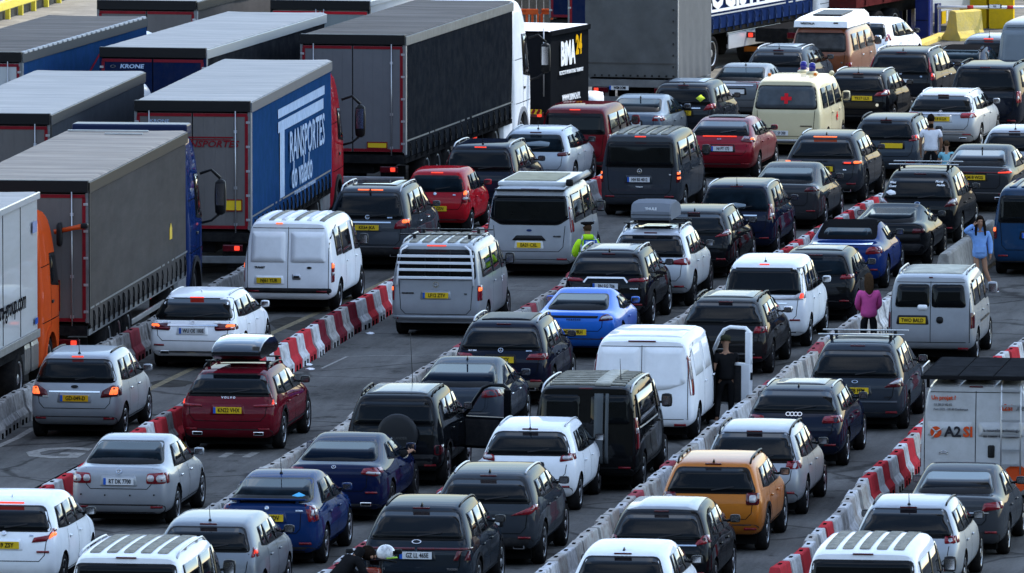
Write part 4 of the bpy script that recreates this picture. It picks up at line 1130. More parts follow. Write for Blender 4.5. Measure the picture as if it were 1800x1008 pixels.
V('cayman', 'coupe', 'bright blue sports coupe with black lettering strip across its tail', 1008, 634, paint((0.020, 0.15, 0.62), 'metal'),
  d=dict(L=4.38, W=1.80, H=1.30, boot=.95, belt=.88, rwb=.72, rwt=1.75, tw=.64, wb=2.48, ro=.95, wr=.345, beltback=.1), lights=[([(.56, .80), (.94, .82), (1.0, .90), (.86, .94), (.62, .90)], REDD), ([(.60, .83), (.90, .85), (.90, .90), (.66, .89)], CLEARL)],
  plate=('MT70 PRH', 'y', .0, .58), third=None, badges=[('text', 0, .825, .05, 'P O R S C H E', TRIM)], extra=[('lettering_strip', [(-.48, .86), (.48, .86), (.50, .90), (-.50, .90)], .014, TRIM, .01)], bump=.42, norec=True, glass=(1.0, 1.20, .66, .54, .06), gm=GLASSB, rim=(5, RIMD, 'spoke'))
V('glc', 'suv', 'dark navy crossover with plate PJ18 CCY and an open panoramic roof', 879, 717, paint((0.010, 0.014, 0.036), 'metal'),
  d=dict(L=4.66, W=1.89, H=1.64, belt=1.06, slant=.52, ro=.92, wb=2.87), lights=[([(.52, .93), (1.0, .93), (1.0, 1.05), (.60, 1.04)], REDL), ([(.56, .96), (.96, .96), (.96, .985), (.56, .985)], REDD)], plate=('PJ18 CCY', 'y', .0, .93), third='dark',
  badges=[('star', 0, 1.10, .10), ('text', -.55, 1.09, .04, 'GLC 220d'), ('text', .55, 1.09, .035, '4MATIC')], rails=(.75, 2.7, .62, 'raised', ALU), roof=[('sunroof', [(-.48, .85), (.48, .85), (.48, 2.5), (-.48, 2.5)], .012, TRIM, .04)], bump=.50, bumpm=mat('tan_bumper', (.16, .14, .11), .5), exhaust=1, glass=(1.13, 1.47, .78, .62, .08), rim=(5, RIMM, 'spoke'))
V('passat_cc', 'saloon', 'grey blue saloon with curved roof ahead of the four by four with a spare wheel', 797, 780, paint((0.060, 0.075, 0.10), 'metal'),
  d=dict(H=1.43, L=4.8, W=1.85, boot=1.03, rwb=.50, rwt=1.75, tw=.68, ro=1.0, wb=2.71), lights=[([(.56, .86), (1.0, .88), (1.0, 1.0), (.60, .99)], REDL)], third=None, aerial=(1.9, 'fin'), gm=mat('blue_black_glass', (.003, .007, .015), .03, spec=.015), glass=(1.07, 1.33, .78, .58, .08), plate=None, lipchrome=.58, handlem=CHROME, mirm=paint((0.060, 0.075, 0.10), 'metal'))
V('freelander', 'suv', 'black four by four with a covered spare wheel and an open front door', 691, 860, paint((0.012, 0.014, 0.018)),
  d=dict(L=4.4, W=1.81, H=1.70, belt=1.12, slant=.30, tw=.78, wr=.365, ro=.85, wb=2.56), lights=[([(.82, .62), (.97, .62), (.97, .80), (.82, .80)], REDD)], sparewheel=True, plate=None, third=None, rails=(.45, 1.9, .64, 'raised', TRIM),
  bump=.60, reflz=.42, roof=[('roof_panel', [(-.55, .5), (.55, .5), (.55, 2.2), (-.55, 2.2)], .01, paint((.12, .13, .14), 'metal'), .04)], glass=(1.16, 1.52, .76, .64, .07), clad=True, aerial=(2.4, .95), aex=.0, rim=(5, RIMM, 'spoke'), opendoor=('black',), mirm=TRIM)  # roof panel greyed to carry the sheen of a black roof
V('vivaro', 'van', 'black panel van with two pale grey stripes down its rear door', 1028, 868, paint((0.012, 0.013, 0.015)), name='panel_van', cat='van',
  d=dict(L=4.8, W=1.95, H=1.94, belt=1.18, tw=.87, wb=3.1, ro=.9, cowl=.84), glass=None, doors2=True, lights=[([(.94, .80), (1.0, .80), (.995, 1.36), (.94, 1.36)], REDL), ([(.95, 1.08), (1.0, 1.08), (1.0, 1.18), (.95, 1.18)], CLEARL)],
  extra=[('rear_window', [(-.80, 1.25), (-.10, 1.25), (-.10, 1.76), (-.78, 1.76)], .012, GLASS, .06), ('rear_window', [(.10, 1.25), (.80, 1.25), (.78, 1.76), (.10, 1.76)], .012, GLASS, .06),
         ('stripe', [(.16, .55), (.32, .55), (.32, 1.79), (.16, 1.79)], .020, mat('stripe_grey', (.07, .08, .085), .4), 0), ('stripe', [(.36, .55), (.42, .55), (.42, 1.79), (.36, 1.79)], .020, MATS['stripe_grey'], 0)],
  rails=(.2, 3.0, .80, 'raised', ALU), roofribs=9, dirtroof=True, stripe_roof=True, third='dark', thirdw=.12, thirdz=1.86, aerial=(1.0, .4), aex=.52, mirm=TRIM, plate=None, side=[[(.40, 1.22), (2.7, 1.22), (2.7, 1.74), (.45, 1.74)], [(2.95, 1.20), (3.9, 1.16), (3.5, 1.73), (2.95, 1.74)]], sstrips=[('side_moulding', [(.3, 1.17), (2.8, 1.17)], .03, ALU, .02)])
V('custom', 'van', 'white panel van with its driver door open', 1127, 780, WHITE, name='panel_van', cat='van',
  d=dict(L=4.97, W=1.98, H=1.97, belt=1.16, tw=.86, wb=2.93, ro=1.0, cowl=.85), glass=None, doors2=True, lights=[([(.93, .92), (1.0, .90), (.985, 1.62), (.94, 1.66)], REDL), ([(.945, 1.20), (.995, 1.20), (.98, 1.55), (.945, 1.55)], CLEARL)], lrad=.02,
  extra=[('door_panel', [(-.84, 1.14), (-.50, 1.02), (-.04, .98), (-.04, 1.80), (-.80, 1.80)], .008, WHITE, .06), ('door_panel', [(.04, .98), (.50, 1.02), (.84, 1.14), (.80, 1.80), (.04, 1.80)], .008, WHITE, .06)],
  third='dark', thirdw=.26, thirdz=1.845, plate=None, mirm=TRIM, roofribs=0, side=[[(4.15, 1.2), (4.25, 1.2), (4.1, 1.5), (4.0, 1.5)]], openvan=True, bump=.28, reflz=.34, roof=[('roof_rib', [(-.7, .5), (.7, .5), (.7, 1.5), (-.7, 1.5)], .012, WHITE, .05), ('roof_rib', [(-.7, 1.7), (.7, 1.7), (.7, 2.8), (-.7, 2.8)], .012, WHITE, .05)], dirtroof=True,
  extras=[('side_panel', [(.62, 1.22), (1.75, 1.22), (1.72, 1.76), (.60, 1.76)], .01, WHITE, .05), ('side_panel', [(2.0, 1.22), (3.0, 1.22), (2.98, 1.76), (2.0, 1.76)], .01, WHITE, .05)])
V('passat_est', 'estate', 'dark brown estate car behind the open door of the white van', 1270, 663, paint((0.028, 0.026, 0.028), 'metal'),
  d=dict(H=1.52, L=4.78, W=1.83, slant=.50), lights=[([(.66, .87), (1.0, .88), (1.0, 1.0), (.70, 1.0)], REDL)], third='dark', rails=(.7, 2.7, .62, 'raised', TRIM), lipchrome=.47, roof=[('roof_panel', [(-.5, .9), (.5, .9), (.5, 2.6), (-.5, 2.6)], .01, paint((.14, .14, .13), 'metal'), .04)], rim=(7, RIMD, 'spoke'), bump=.36, glass=(1.05, 1.40, .80, .62, .07), plate=None, mirm=CHROME)  # warm grey roof panel paints in the tan roof reflection
V('audi_a6', 'estate', 'dark blue estate car with a four ring badge left of the A2SI van', 1394, 827, paint((0.012, 0.020, 0.050), 'metal'),
  d=dict(H=1.46, L=4.75, W=1.84, slant=.60), lights=[([(.56, .86), (1.0, .87), (1.0, 1.0), (.60, .98)], REDL)], third=None, rails=(1.0, 2.7, .60, 'low', ALU), aerial=(.95, 'fin'), roof=[('sunroof', [(-.45, 1.2), (.45, 1.2), (.45, 2.6), (-.45, 2.6)], .01, paint((.20, .20, .20), 'metal'), .04)], badges=[('rings4', 0, 1.01, .26)], plate=None, glass=(1.06, 1.36, .80, .62, .07), mirm=TRIM, lipchrome=.5)
V('smax', 'mpv', 'dark grey people carrier with roof bars and plate EF08 FFM', 1502, 761, paint((0.040, 0.050, 0.066), 'metal'),
  d=dict(L=4.77, W=1.88, H=1.66, belt=1.02, slant=.55, tw=.72, ro=.96, wb=2.85, wr=.345), lights=[([(.58, .86), (1.0, .87), (.98, 1.03), (.84, 1.03)], REDD), ([(.68, .92), (.96, .93), (.94, 1.01), (.84, 1.0)], CLEARL)],
  plate=('EF08 FFM', 'ye', 0, .80), badges=[('oval', 0, .96, .12), ('text', .62, .68, .035, '1.8 TDCi', TRIM)], third='dark', crossbars=([1.15, 2.0], .82, ALU), rim=(7, RIMD, 'spoke'), bump=.36, lipchrome=None, glass=(1.06, 1.47, .84, .64, .10), recmat=paint((0.040, 0.050, 0.066), 'metal'), mirm=TRIM, roof=[('roof_panel', [(-.5, 1.5), (.5, 1.5), (.5, 2.6), (-.5, 2.6)], .01, paint((.25, .24, .20), 'metal'), .04)], rstrips=[('bumper_edge', [(-.8, .60), (.8, .60)], .03, paint((.14, .16, .19), 'metal'), .02)])  # tan roof panel stands for the reflection at the roof's far end
V('caddy', 'van', 'silver compact van with a UK sticker and plate TWO BALD', 1635, 642, SILV, name='compact_van', cat='van',
  d=dict(L=4.4, W=1.79, H=1.82, belt=1.13, tw=.86, wb=2.68, ro=.85, cowl=.80), glass=None, doors2=True,
  lights=[([(.90, .74), (1.0, .74), (.99, 1.06), (.90, 1.06)], REDD)], plate=('TWO BALD', 'y', -.36, .90), third='dark', thirdw=.04, thirdz=1.70,
  extra=[('rear_window', [(-.72, 1.16), (-.02, 1.16), (-.02, 1.62), (-.66, 1.62)], .012, GLASS, .07), ('rear_window', [(.02, 1.16), (.72, 1.16), (.66, 1.62), (.02, 1.62)], .012, GLASS, .07),
         ('blanking_plug', [(.12, .84), (.26, .84), (.26, .98), (.12, .98)], .012, TRIM, .07), ('uk_sticker', [(-.26, 1.11), (-.06, 1.11), (-.06, 1.21), (-.26, 1.21)], .026, WHT, .05)],
  badges=[('text', -.16, 1.16, .07, 'UK', EUB)], side=[[(.35, 1.18), (1.25, 1.18), (1.22, 1.62), (.40, 1.62)], [(1.35, 1.18), (2.25, 1.18), (2.2, 1.62), (1.35, 1.62)], [(2.4, 1.15), (3.3, 1.12), (2.95, 1.60), (2.4, 1.61)]], rails=(.5, 2.4, .68, 'raised', SILV), bump=.30, roof=[('roof_panel', [(-.6, .45), (.6, .45), (.6, 2.4), (-.6, 2.4)], .012, mat('dusty_white_roof', (.48, .47, .40), .5, var=.2, scale=4), .04)], mirm=SILV, sstrips=[('side_moulding', [(1.2, .80), (3.0, .80)], .04, TRIM, .02)])
JWH = mat('dirty_white_paint', (0.43, 0.435, 0.44), 0.42, 0, .5, .08, 1.2, (.20, .19, .17), .35)
V('jumper', 'van', 'large dirty white van with a ladder, roof platform and A2SI lettering on its rear doors', 1714, 902, JWH, name='work_van', cat='van',
  d=dict(L=5.4, W=2.05, H=2.28, belt=1.3, tw=.88, wb=3.45, ro=1.0, cowl=.86, slant=.12), glass=None, doors2=True, lights=[([(.95, .80), (1.0, .80), (1.0, 1.20), (.95, 1.20)], REDL), ([(.955, .95), (1.0, .95), (1.0, 1.05), (.955, 1.05)], CLEARL)],
  third='dark', thirdw=.12, thirdz=2.13, plate=('BR-279-FK', 'we', -.40, .64), extra=[('door_panel', [(-.85, 1.35), (-.05, 1.35), (-.05, 1.60), (-.85, 1.60)], .008, JWH, .03), ('door_panel', [(.05, 1.35), (.85, 1.35), (.85, 1.60), (.05, 1.60)], .008, JWH, .03), ('door_handle', [(.22, .98), (.34, .98), (.34, 1.20), (.22, 1.20)], .014, TRIM, .03)], badges=[('chev', -.56, 1.08, .16)], a2si=True, mirm=TRIM, side=[[(3.9, 1.35), (4.6, 1.3), (4.3, 1.9), (3.9, 1.9)]])
# ---- lower left
V('bmw2', 'mpv', 'white people carrier with plate ending ZSY in the lower left corner', 6, 1050, WHITE2,
  d=dict(L=4.35, W=1.80, H=1.57, belt=1.02, slant=.50, ro=.80, wb=2.67), lights=[([(.52, .90), (.80, .93), (1.0, 1.06), (1.0, 1.12), (.88, 1.11), (.82, 1.02), (.56, .98)], REDL), ([(.83, .96), (.98, 1.0), (.98, 1.06), (.85, 1.04)], LITA)], lrad=.012,
  plate=('BP69 ZSY', 'y', 0, .86), badges=[('disc', 0, 1.04, .085), ('text', .46, 1.01, .035, '220d')], third='lit', thirdw=.26, thirdz=1.46, aerial=(.9, 'fin'), finm=WHITE2, glass=(1.10, 1.42, .80, .62, .08), recmat=WHITE2, rim=(5, RIMD, 'spoke'), bump=.36, reflz=.74, mirm=TRIM)
V('t5_white', 'van', 'white van with ribbed roof and roof rails at the bottom edge', 220, 1199, WHITE, name='people_carrier', cat='van',
  lights=[([(.90, .80), (1.0, .80), (.985, 1.12), (.90, 1.12)], REDL)], third='dark', thirdw=.16, thirdz=1.87, roofribs=5, dirtroof=True, rails=(.3, 2.9, .76, 'raised', ALU), glass=(1.22, 1.79, .84, .78, .08), plate=None, badges=[('vw', 0, 1.1, .12)], mirm=TRIM)
V('focus', 'hatch', 'silver hatchback partly behind the white van at the bottom', 358, 1080, paint((0.21, 0.23, 0.255), 'metal'),
  d=dict(H=1.48, L=4.35, W=1.82, belt=.98, slant=.50), lights=[([(.84, .92), (1.0, .92), (.99, 1.06), (.88, 1.08)], REDL), ([(.88, .97), (.97, .97), (.97, 1.03), (.89, 1.03)], LIT)], aerial=(.65, .26), third='dark', plate=None, mirm=TRIM, rim=(5, RIMM, 'spoke'), gm=GLASS)
V('octavia', 'saloon', 'blue hatchback saloon with a boot spoiler and plate ending XDV', 469, 1000, paint((0.010, 0.040, 0.155), 'metal'),
  d=dict(H=1.47, L=4.57, W=1.77, boot=1.08, rwb=.55, rwt=1.25, belt=.97, ro=1.0, wb=2.58), lights=[([(.80, .80), (1.0, .80), (1.0, 1.06), (.88, 1.08), (.78, .90)], REDL), ([(.84, .90), (.96, .90), (.96, .99), (.84, .99)], CLEARL)], lrad=.015,
  plate=('KY10 XDV', 'y', .02, .86), badges=[('disc', 0, 1.02, .07), ('text', .55, .98, .03, 'OCTAVIA'), ('text', -.5, .98, .03, 'SKODA')], third=None, aerial=(1.55, .28), gm=GLASSB, glass=(1.12, 1.375, .76, .62, .06), bump=.34, recmat=paint((0.010, 0.040, 0.155), 'metal'), spoiler=True, rim=(7, RIMM, 'spoke'), reflz=.42,
  extra=[('sticker', [(.34, 1.155), (.44, 1.20), (.56, 1.16), (.45, 1.12)], .026, mat('light_blue_sticker', (.10, .40, .65), .5), 0)], sgm=GLASSB)
V('ccoupe', 'coupe', 'dark blue coupe with the driver resting an arm out of the window', 586, 923, paint((0.008, 0.018, 0.085), 'metal'),
  d=dict(L=4.7, W=1.82, H=1.41, boot=1.03, belt=.96, rwb=.60, rwt=1.55, ro=1.0, wb=2.84), lights=[([(.52, .90), (.84, .85), (1.0, .90), (1.0, 1.0), (.58, .99)], REDL), ([(.62, .90), (.90, .88), (.90, .92), (.66, .94)], CLEARL)],
  third=None, gm=mat('blue_black_glass', (.003, .007, .015), .03, spec=.015), glass=(1.09, 1.30, .72, .58, .07), plate=None, bump=.34, exhaust=1, reflz=.56, rim=(5, RIMD, 'spoke'), badges=[('star', 0, 1.0, .08)], mirm=paint((0.008, 0.018, 0.085), 'metal'))
V('tucson', 'suv', 'dark blue grey crossover with German plate GZ LL 465E at the bottom', 731, 1071, paint((0.030, 0.042, 0.058), 'metal'),
  d=dict(L=4.5, W=1.87, H=1.65, belt=1.06, slant=.62, tw=.72, ro=.90, wb=2.68, wr=.37), lights=[([(.02, .965), (1.0, .965), (1.0, 1.0), (.02, 1.0)], REDD), ([(.66, .80), (.74, .80), (.80, .95), (.72, .95)], REDD), ([(.84, .80), (.92, .80), (.98, .95), (.90, .95)], REDD)], lrad=.005,
  plate=('GZ LL 465E', 'we', 0, .88), badges=[('oval', 0, 1.085, .16), ('text', -.60, .66, .045, 'HYUNDAI'), ('text', .60, .66, .045, 'TUCSON')], third='dark', rails=(.8, 2.6, .60, 'low', TRIM), aerial=(.75, 'fin'), recmat=paint((0.030, 0.042, 0.058), 'metal'), glass=(1.14, 1.50, .78, .62, .08), bump=.52, clad=True, mirm=TRIM)
# ---- seen through the lower right part
V('c3_white', 'hatch', 'white hatchback with black roof rails behind the two-striped black van', 926, 902, WHITE2,
  d=dict(H=1.50, L=4.2, W=1.78, slant=.45), lights=[([(.64, .90), (1.0, .93), (1.0, 1.04), (.84, 1.05), (.66, 1.0)], REDL), ([(.70, .94), (.86, .94), (.86, 1.0), (.70, 1.0)], CLEARL)], third='dark', aerial=(.45, .34), rails=(.7, 2.5, .58, 'low', ALU), plate=('KS65 HTV', 'y', 0, .80), rim=(5, RIMM, 'spoke'), mirm=TRIM, glass=(1.03, 1.35, .80, .62, .12))
V('kuga', 'suv', 'dark grey crossover with pale roof sheen left of the plastic barrier at the bottom', 851, 1000, paint((0.050, 0.058, 0.070), 'metal'),
  d=dict(H=1.58, L=4.5, W=1.85, slant=.52), lights=[([(.48, .90), (.84, .92), (1.0, .98), (1.0, 1.08), (.84, 1.04)], REDL)], third='dark', aerial=(.75, 'fin'), plate=('', 'w', 0, .8), bump=.5, exhaust=1, mirm=TRIM, badges=[('text', -.3, 1.03, .04, 'KODIAQ')], rails=(.7, 2.6, .6, 'low', ALU))
V('c4', 'hatch', 'dark hatchback with a silver roof and a sunshade in its side window', 1156, 1058, BLACK,
  d=dict(H=1.50, L=4.35, W=1.80, slant=.50), lights=[([(.66, .92), (1.0, .95), (1.0, 1.08), (.76, 1.06)], REDL)], third='dark', plate=None, badges=[('chev', 0, 1.0, .16)], roof=[('roof_panel', [(-.58, .56), (.58, .56), (.55, 2.5), (-.55, 2.5)], .012, SILV, .05)], thirdw=.12, mirm=TRIM, lipchrome=.92)
V('white_bottom', 'hatch', 'white hatchback cut off by the bottom edge below the dark hatchback', 1089, 1134, WHITE2,
  d=dict(H=1.47), lights=[LR(.7, 1.0, .9, 1.0)], third='dark', aerial=(.6, 'fin'), plate=None, mirm=TRIM)
V('countryman', 'suv', 'orange crossover with roof rails between the silver estate and the dark hatchback', 1249, 974, paint((0.50, 0.16, 0.02), 'metal'),
  d=dict(L=4.3, W=1.82, H=1.56, belt=1.02, slant=.38, tw=.76, wb=2.67, ro=.8), lights=[([(.66, .84), (.90, .84), (.90, 1.04), (.66, 1.04)], REDD), ([(.72, .88), (.84, .88), (.84, 1.0), (.72, 1.0)], CLEARL)], third='dark', rails=(.5, 2.3, .62, 'raised', TRIM), plate=None, bump=.48, reflz=.42, clad=True, mirm=TRIM, aerial=(.5, 'fin'))
V('silver_est', 'estate', 'silver estate car with raised rails just below the dark blue estate car', 1319, 913, SILV,
  d=dict(H=1.55, L=4.6, W=1.82), lights=[([(.66, .88), (1.0, .88), (1.0, 1.02), (.70, 1.02)], REDL)], third='dark', rails=(.6, 2.6, .62, 'raised', TRIM), plate=None, mirm=TRIM)
V('van_bottom', 'van', 'white panel van with ribbed roof cut off by the bottom edge at the right', 1515, 1192, WHITE, name='panel_van', cat='van',
  lights=[LR(.92, 1.0, .8, 1.1)], third='dark', thirdw=.16, thirdz=1.87, roofribs=5, dirtroof=True, plate=None, glass=(1.22, 1.79, .84, .78, .08), mirm=TRIM)
V('passat_r', 'estate', 'silver hatchback with a whip aerial in front of the white panel van', 1590, 1052, SILV2,
  d=dict(H=1.50, L=4.3), lights=[LR(.7, 1.0, .9, 1.02)], third='dark', aerial=(.7, .26), plate=None, mirm=TRIM, rails=(.8, 2.5, .6, 'low', TRIM))
V('octavia_r', 'saloon', 'dark saloon with red tail lights behind the large dirty white van', 1673, 984, paint((0.07, 0.075, 0.085), 'metal'),
  d=dict(H=1.44, L=4.5), lights=[([(.56, .82), (1.0, .86), (1.0, .98), (.60, .96)], REDL)], third=None, plate=None, lipchrome=.80, mirm=TRIM)
for S in VS: queue_vehicle(S)

# ------------------------------------------------------------------ lorries
TARPG = mat('grey_curtain', (0.083, 0.076, 0.072), 0.55, var=.14, scale=1.1, dirt=(.07, .07, .065), dirt_amt=.45, stretch=(1, .5, 2.2), bump=.25, bscale=5)
TARPD = mat('charcoal_curtain', (0.013, 0.015, 0.019), 0.5, var=.14, scale=1.1, dirt=(.06, .06, .06), dirt_amt=.3, bump=.2, bscale=5)
TARPB = mat('blue_curtain', (0.014, 0.048, 0.124), 0.5, var=.10, scale=1.2, dirt=(.02, .06, .20), dirt_amt=.5, bump=.25, bscale=6)
TARPN = mat('navy_curtain', (0.011, 0.023, 0.078), 0.5, var=.10, scale=1.2, bump=.25, bscale=6)
TARPC = mat('cloth_grey_tarp', (0.094, 0.096, 0.096), 0.6, var=.18, scale=1.6, dirt=(.09, .09, .085), dirt_amt=.5, bump=.5, bscale=3)
DOORG = mat('grey_door', (0.127, 0.116, 0.113), 0.5, var=.10, scale=1.4, dirt=(.10, .09, .085), dirt_amt=.4, stretch=(1, 1, .4))
DOORN = mat('navy_door', (0.006, 0.013, 0.045), 0.5, var=.10, scale=1.4, dirt=(.04, .04, .05), dirt_amt=.3)
ROOFW = mat('white_tarp_roof', (0.511, 0.479, 0.444), 0.5, var=.16, scale=1.8, dirt=(.30, .30, .29), dirt_amt=.75, bump=.7, bscale=4, stretch=(.12, 2.6, 1))
ROOFG = mat('worn_grey_roof', (0.211, 0.187, 0.165), 0.55, var=.25, scale=.9, dirt=(.09, .085, .08), dirt_amt=.8, bump=.8, bscale=4, stretch=(.15, 2.6, 1))
ROOFM = mat('grimy_white_roof', (0.437, 0.369, 0.307), 0.5, var=.2, scale=1.0, dirt=(.18, .17, .16), dirt_amt=.8, bump=.8, bscale=4, stretch=(.15, 2.6, 1))
REFR = mat('red_reflective_tape', (0.168, 0.008, 0.014), 0.4, var=.2, scale=6)
PANW = mat('white_box_panel', (0.431, 0.448, 0.466), 0.35, 0, .4, .05, 1.0, (.30, .29, .28), .3, stretch=(1, .3, 2))
BLK = mat('black_box_panel', (0.008, 0.009, 0.011), 0.6, 0, 0, .1, 1.0, (.015, .015, .016), .3)
UNDER = mat('chassis_black', (0.012, 0.012, 0.013), 0.7, var=.3, dirt=(.05, .045, .04), dirt_amt=.3)
STEELG = mat('galvanised_steel', (0.170, 0.175, 0.180), 0.5, .5, var=.2, scale=5)
HAZY = mat('hazard_yellow', (0.62, 0.42, 0.02), 0.45)

def side_grid(x, y0, y1, z0, z1, nx, nz, fn, m, smooth=True):
    bm = bmesh.new(); G = []
    for i in range(nx + 1):
        y = y0 + (y1 - y0) * i / nx
        G.append([bm.verts.new((x + fn(y, z0 + (z1 - z0) * j / nz), y, z0 + (z1 - z0) * j / nz)) for j in range(nz + 1)])
    for i in range(nx):
        for j in range(nz):
            f = bm.faces.new((G[i][j], G[i + 1][j], G[i + 1][j + 1], G[i][j + 1])); f.smooth = smooth
    return bm_mesh(bm, m)

def trailer(S):
    W, Lg, H, F = S.get('W', 2.55), S.get('L', 13.6), S.get('H', 4.0), S.get('floor', 1.18)
    loc = S['loc']; rz = S['rz']; hw = W / 2
    root = thing(S.get('name', 'lorry_trailer'), S['label'], 'lorry trailer', loc, rz)
    S['root'] = root
    # box core
    bm = bmesh.new(); b_box(bm, (0, Lg / 2 + .03, (F + H - .06) / 2), (W - .06, Lg - .10, H - F - .06))
    mobj('box_body', bm_mesh(bm, UNDER if S['kind'] != 'box' else S['side']), root)
    # roof with slightly sagging tarp between bows
    bm = bmesh.new(); G = []
    n = 84
    rr = random.Random(S['key'])
    sag = S.get('sag', .018)
    for i in range(n + 1):
        y = Lg * i / n
        bow = abs(sin(pi * i / 3.5)) * sag
        G.append([bm.verts.new((hw * u, y, H - (0.03 if abs(u) == 1 else 0) - (sag - bow) * (1 - u * u) - .006 * rr.random())) for u in (-1, -.93, -.5, 0, .5, .93, 1)])
    for i in range(n):
        for j in range(6):
            f = bm.faces.new((G[i][j], G[i][j + 1], G[i + 1][j + 1], G[i + 1][j])); f.smooth = True
    mobj('roof', bm_mesh(bm, S['roof']), root)
    # side
    if S['kind'] == 'curtain':
        ph = rr.random() * 6
        fold = lambda y, z: (.014 * sin(y * 1.3 + ph) + .008 * sin(y * .5 + z * 1.6 + ph * 2)) + (.003 + .010 * max(0, 1 - (z - F) / .9)) * sin(y * 9.7 + z * .6 + ph) + .003 * sin(z * 2.3 + y * 1.1)
        cur = mobj('side_curtain', side_grid(hw, .12, Lg - .08, F - .12, H - .26, 120, 10, fold, S['side']), root)
        bm = bmesh.new(); b_box(bm, (hw + .005, Lg / 2, H - .15), (.05, Lg - .02, .22), bev=.01)
        mobj('top_rail', bm_mesh(bm, S.get('rail', STEELG)), root)
        bm = bmesh.new(); b_box(bm, (hw - .03, Lg / 2, F - .20), (.05, Lg - .1, .12))
        mobj('side_rail', bm_mesh(bm, UNDER if not S.get('railm') else S['railm']), root)
        if S.get('straps', True):
            me = None
            ns = S.get('nstrap', 21)
            bm = bmesh.new(); b_box(bm, (0, 0, .0), (.02, .05, .42)); b_box(bm, (.022, 0, -.04), (.03, .07, .12)); b_tube(bm, [(0.01, 0, .2), (.03, .0, .1), (.012, .02, -.2)], .012, 5)
            me = bm_mesh(bm, TRIM if not S.get('strapm') else S['strapm'])
            for k in range(ns):
                mobj('curtain_strap', me, root, (hw + .018, .55 + (Lg - 1.0) * k / (ns - 1), F + .0))
            mobj('hem', side_grid(hw + .006, .12, Lg - .08, F + .26, F + .30, 60, 1, lambda y, z: .012, S.get('hem', STEELG)), root)
        for s in (1,):
            bm = bmesh.new(); b_box(bm, (hw + .002, .06, (F + H) / 2 - .1), (.045, .10, H - F - .1), bev=.008)
            mobj('corner_post', bm_mesh(bm, S.get('postm', ALU)), root)
    else:
        bm = bmesh.new(); b_box(bm, (hw + .005, Lg / 2, H - .07), (.05, Lg, .13), bev=.012)
        mobj('top_rail', bm_mesh(bm, S.get('rail', PANW)), root)
        bm = bmesh.new(); b_box(bm, (hw + .005, Lg / 2, F + .06), (.04, Lg, .16), bev=.012)
        mobj('side_rail', bm_mesh(bm, S.get('railm', STEELG)), root)
        for k in range(1, S.get('npanel', 0)):
            mobj('panel_joint', cbox((.012, .012, H - F - .3), SEAM), root, (hw - .024, Lg * k / S['npanel'], (F + H) / 2))
    if S.get('clips'):
        for k in range(S['clips']):
            mobj('roof_clip', cbox((.10, .32, .075), mat('pale_webbing', (.50, .50, .50), .6), .02), root, (hw - .02, .35 + (Lg - .7) * k / (S['clips'] - 1), H - .035))
    # rear doors
    yd = -.0
    rear = S.get('rear', 'doors')
    if rear == 'doors':
        dm = S['door']
        bm = bmesh.new(); b_box(bm, (0, .03, H - .12), (W, .16, .24), bev=.015)
        mobj('header_beam', bm_mesh(bm, S.get('header', TRIM)), root)
        for s in (-1, 1):
            bm = bmesh.new()
            n = 5; x0, x1 = .012, hw - .055
            xs = []
            for k in range(n):
                a = x0 + (x1 - x0) * k / n; b = x0 + (x1 - x0) * (k + 1) / n
                xs += [(a, -.010), (a + .006, -.014), (b - .006, -.014), (b, -.010)]
            z0, z1 = F + .02, H - .27
            A = [bm.verts.new((s * x, y, z0)) for x, y in xs]; B = [bm.verts.new((s * x, y, z1)) for x, y in xs]
            for k in range(len(xs) - 1): bm.faces.new((A[k], A[k + 1], B[k + 1], B[k]))
            d = mobj('rear_door', bm_mesh(bm, dm), root)
            tw = .07
            def tape(cx, cz, sx, sz): mobj('reflective_tape', cbox((sx, .006, sz), S.get('tape', REFR)), d, (s * cx, -.019, cz))
            tape((x0 + x1) / 2, z1 - .04, x1 - x0 - .02, tw)
            tape((x0 + x1) / 2, z0 + .04, x1 - x0 - .02, tw)
            tape(x1 - .03, (z0 + z1) / 2, tw, z1 - z0 - .13)
            for xb in S.get('bars', (.95,)):
                bm = bmesh.new(); b_tube(bm, [(s * xb, -.045, z0 - .08), (s * xb, -.045, z1 + .05)], .014, 6)
                for zc in (z0 + .1, z0 + .9, z1 - .4): b_box(bm, (s * xb, -.035, zc), (.07, .035, .06))
                mobj('locking_bar', bm_mesh(bm, S.get('barm', ALU)), d)
            for k in range(5):
                mobj('hinge', cbox((.09, .02, .05), ALU, .004), d, (s * (hw - .05), -.02, z0 + .2 + (z1 - z0 - .4) * k / 4))
        for s in (-1, 1):
            mobj('door_frame', cbox((.055, .12, H - F - .2), S.get('framem', STEELG)), root, (s * (hw - .025), .04, (H + F) / 2 - .1))
    elif rear == 'tarp':
        fold = lambda y, z: 0
        bm = bmesh.new(); G = []
        for i in range(31):
            x = -hw + W * i / 30
            G.append([bm.verts.new((x, -.02 - .016 * sin(x * 6 + z * .6) * (1 - z / 14) - .012 * sin(x * 13 + 1 + z * 2), F + (H - F) * z / 14)) for z in range(15)])
        for i in range(30):
            for j in range(14): f = bm.faces.new((G[i][j], G[i + 1][j], G[i + 1][j + 1], G[i][j + 1])); f.smooth = True
        mobj('rear_tarp', bm_mesh(bm, S['door']), root)
        bm = bmesh.new(); b_box(bm, (0, -.045, F + .38), (W - .05, .012, .02)); mobj('tarp_seam', bm_mesh(bm, TARPG), root)
        for k in range(13): mobj('eyelet', cbox((.05, .02, .05), TRIM, .008), root, (-hw + .08 + (W - .16) * k / 12, -.06, F + .05))
        for k in range(12): mobj('eyelet', cbox((.02, .05, .05), TRIM, .008), root, (hw - .09, -.05, F + .3 + .3 * k))
    # underside
    zf = F - .28
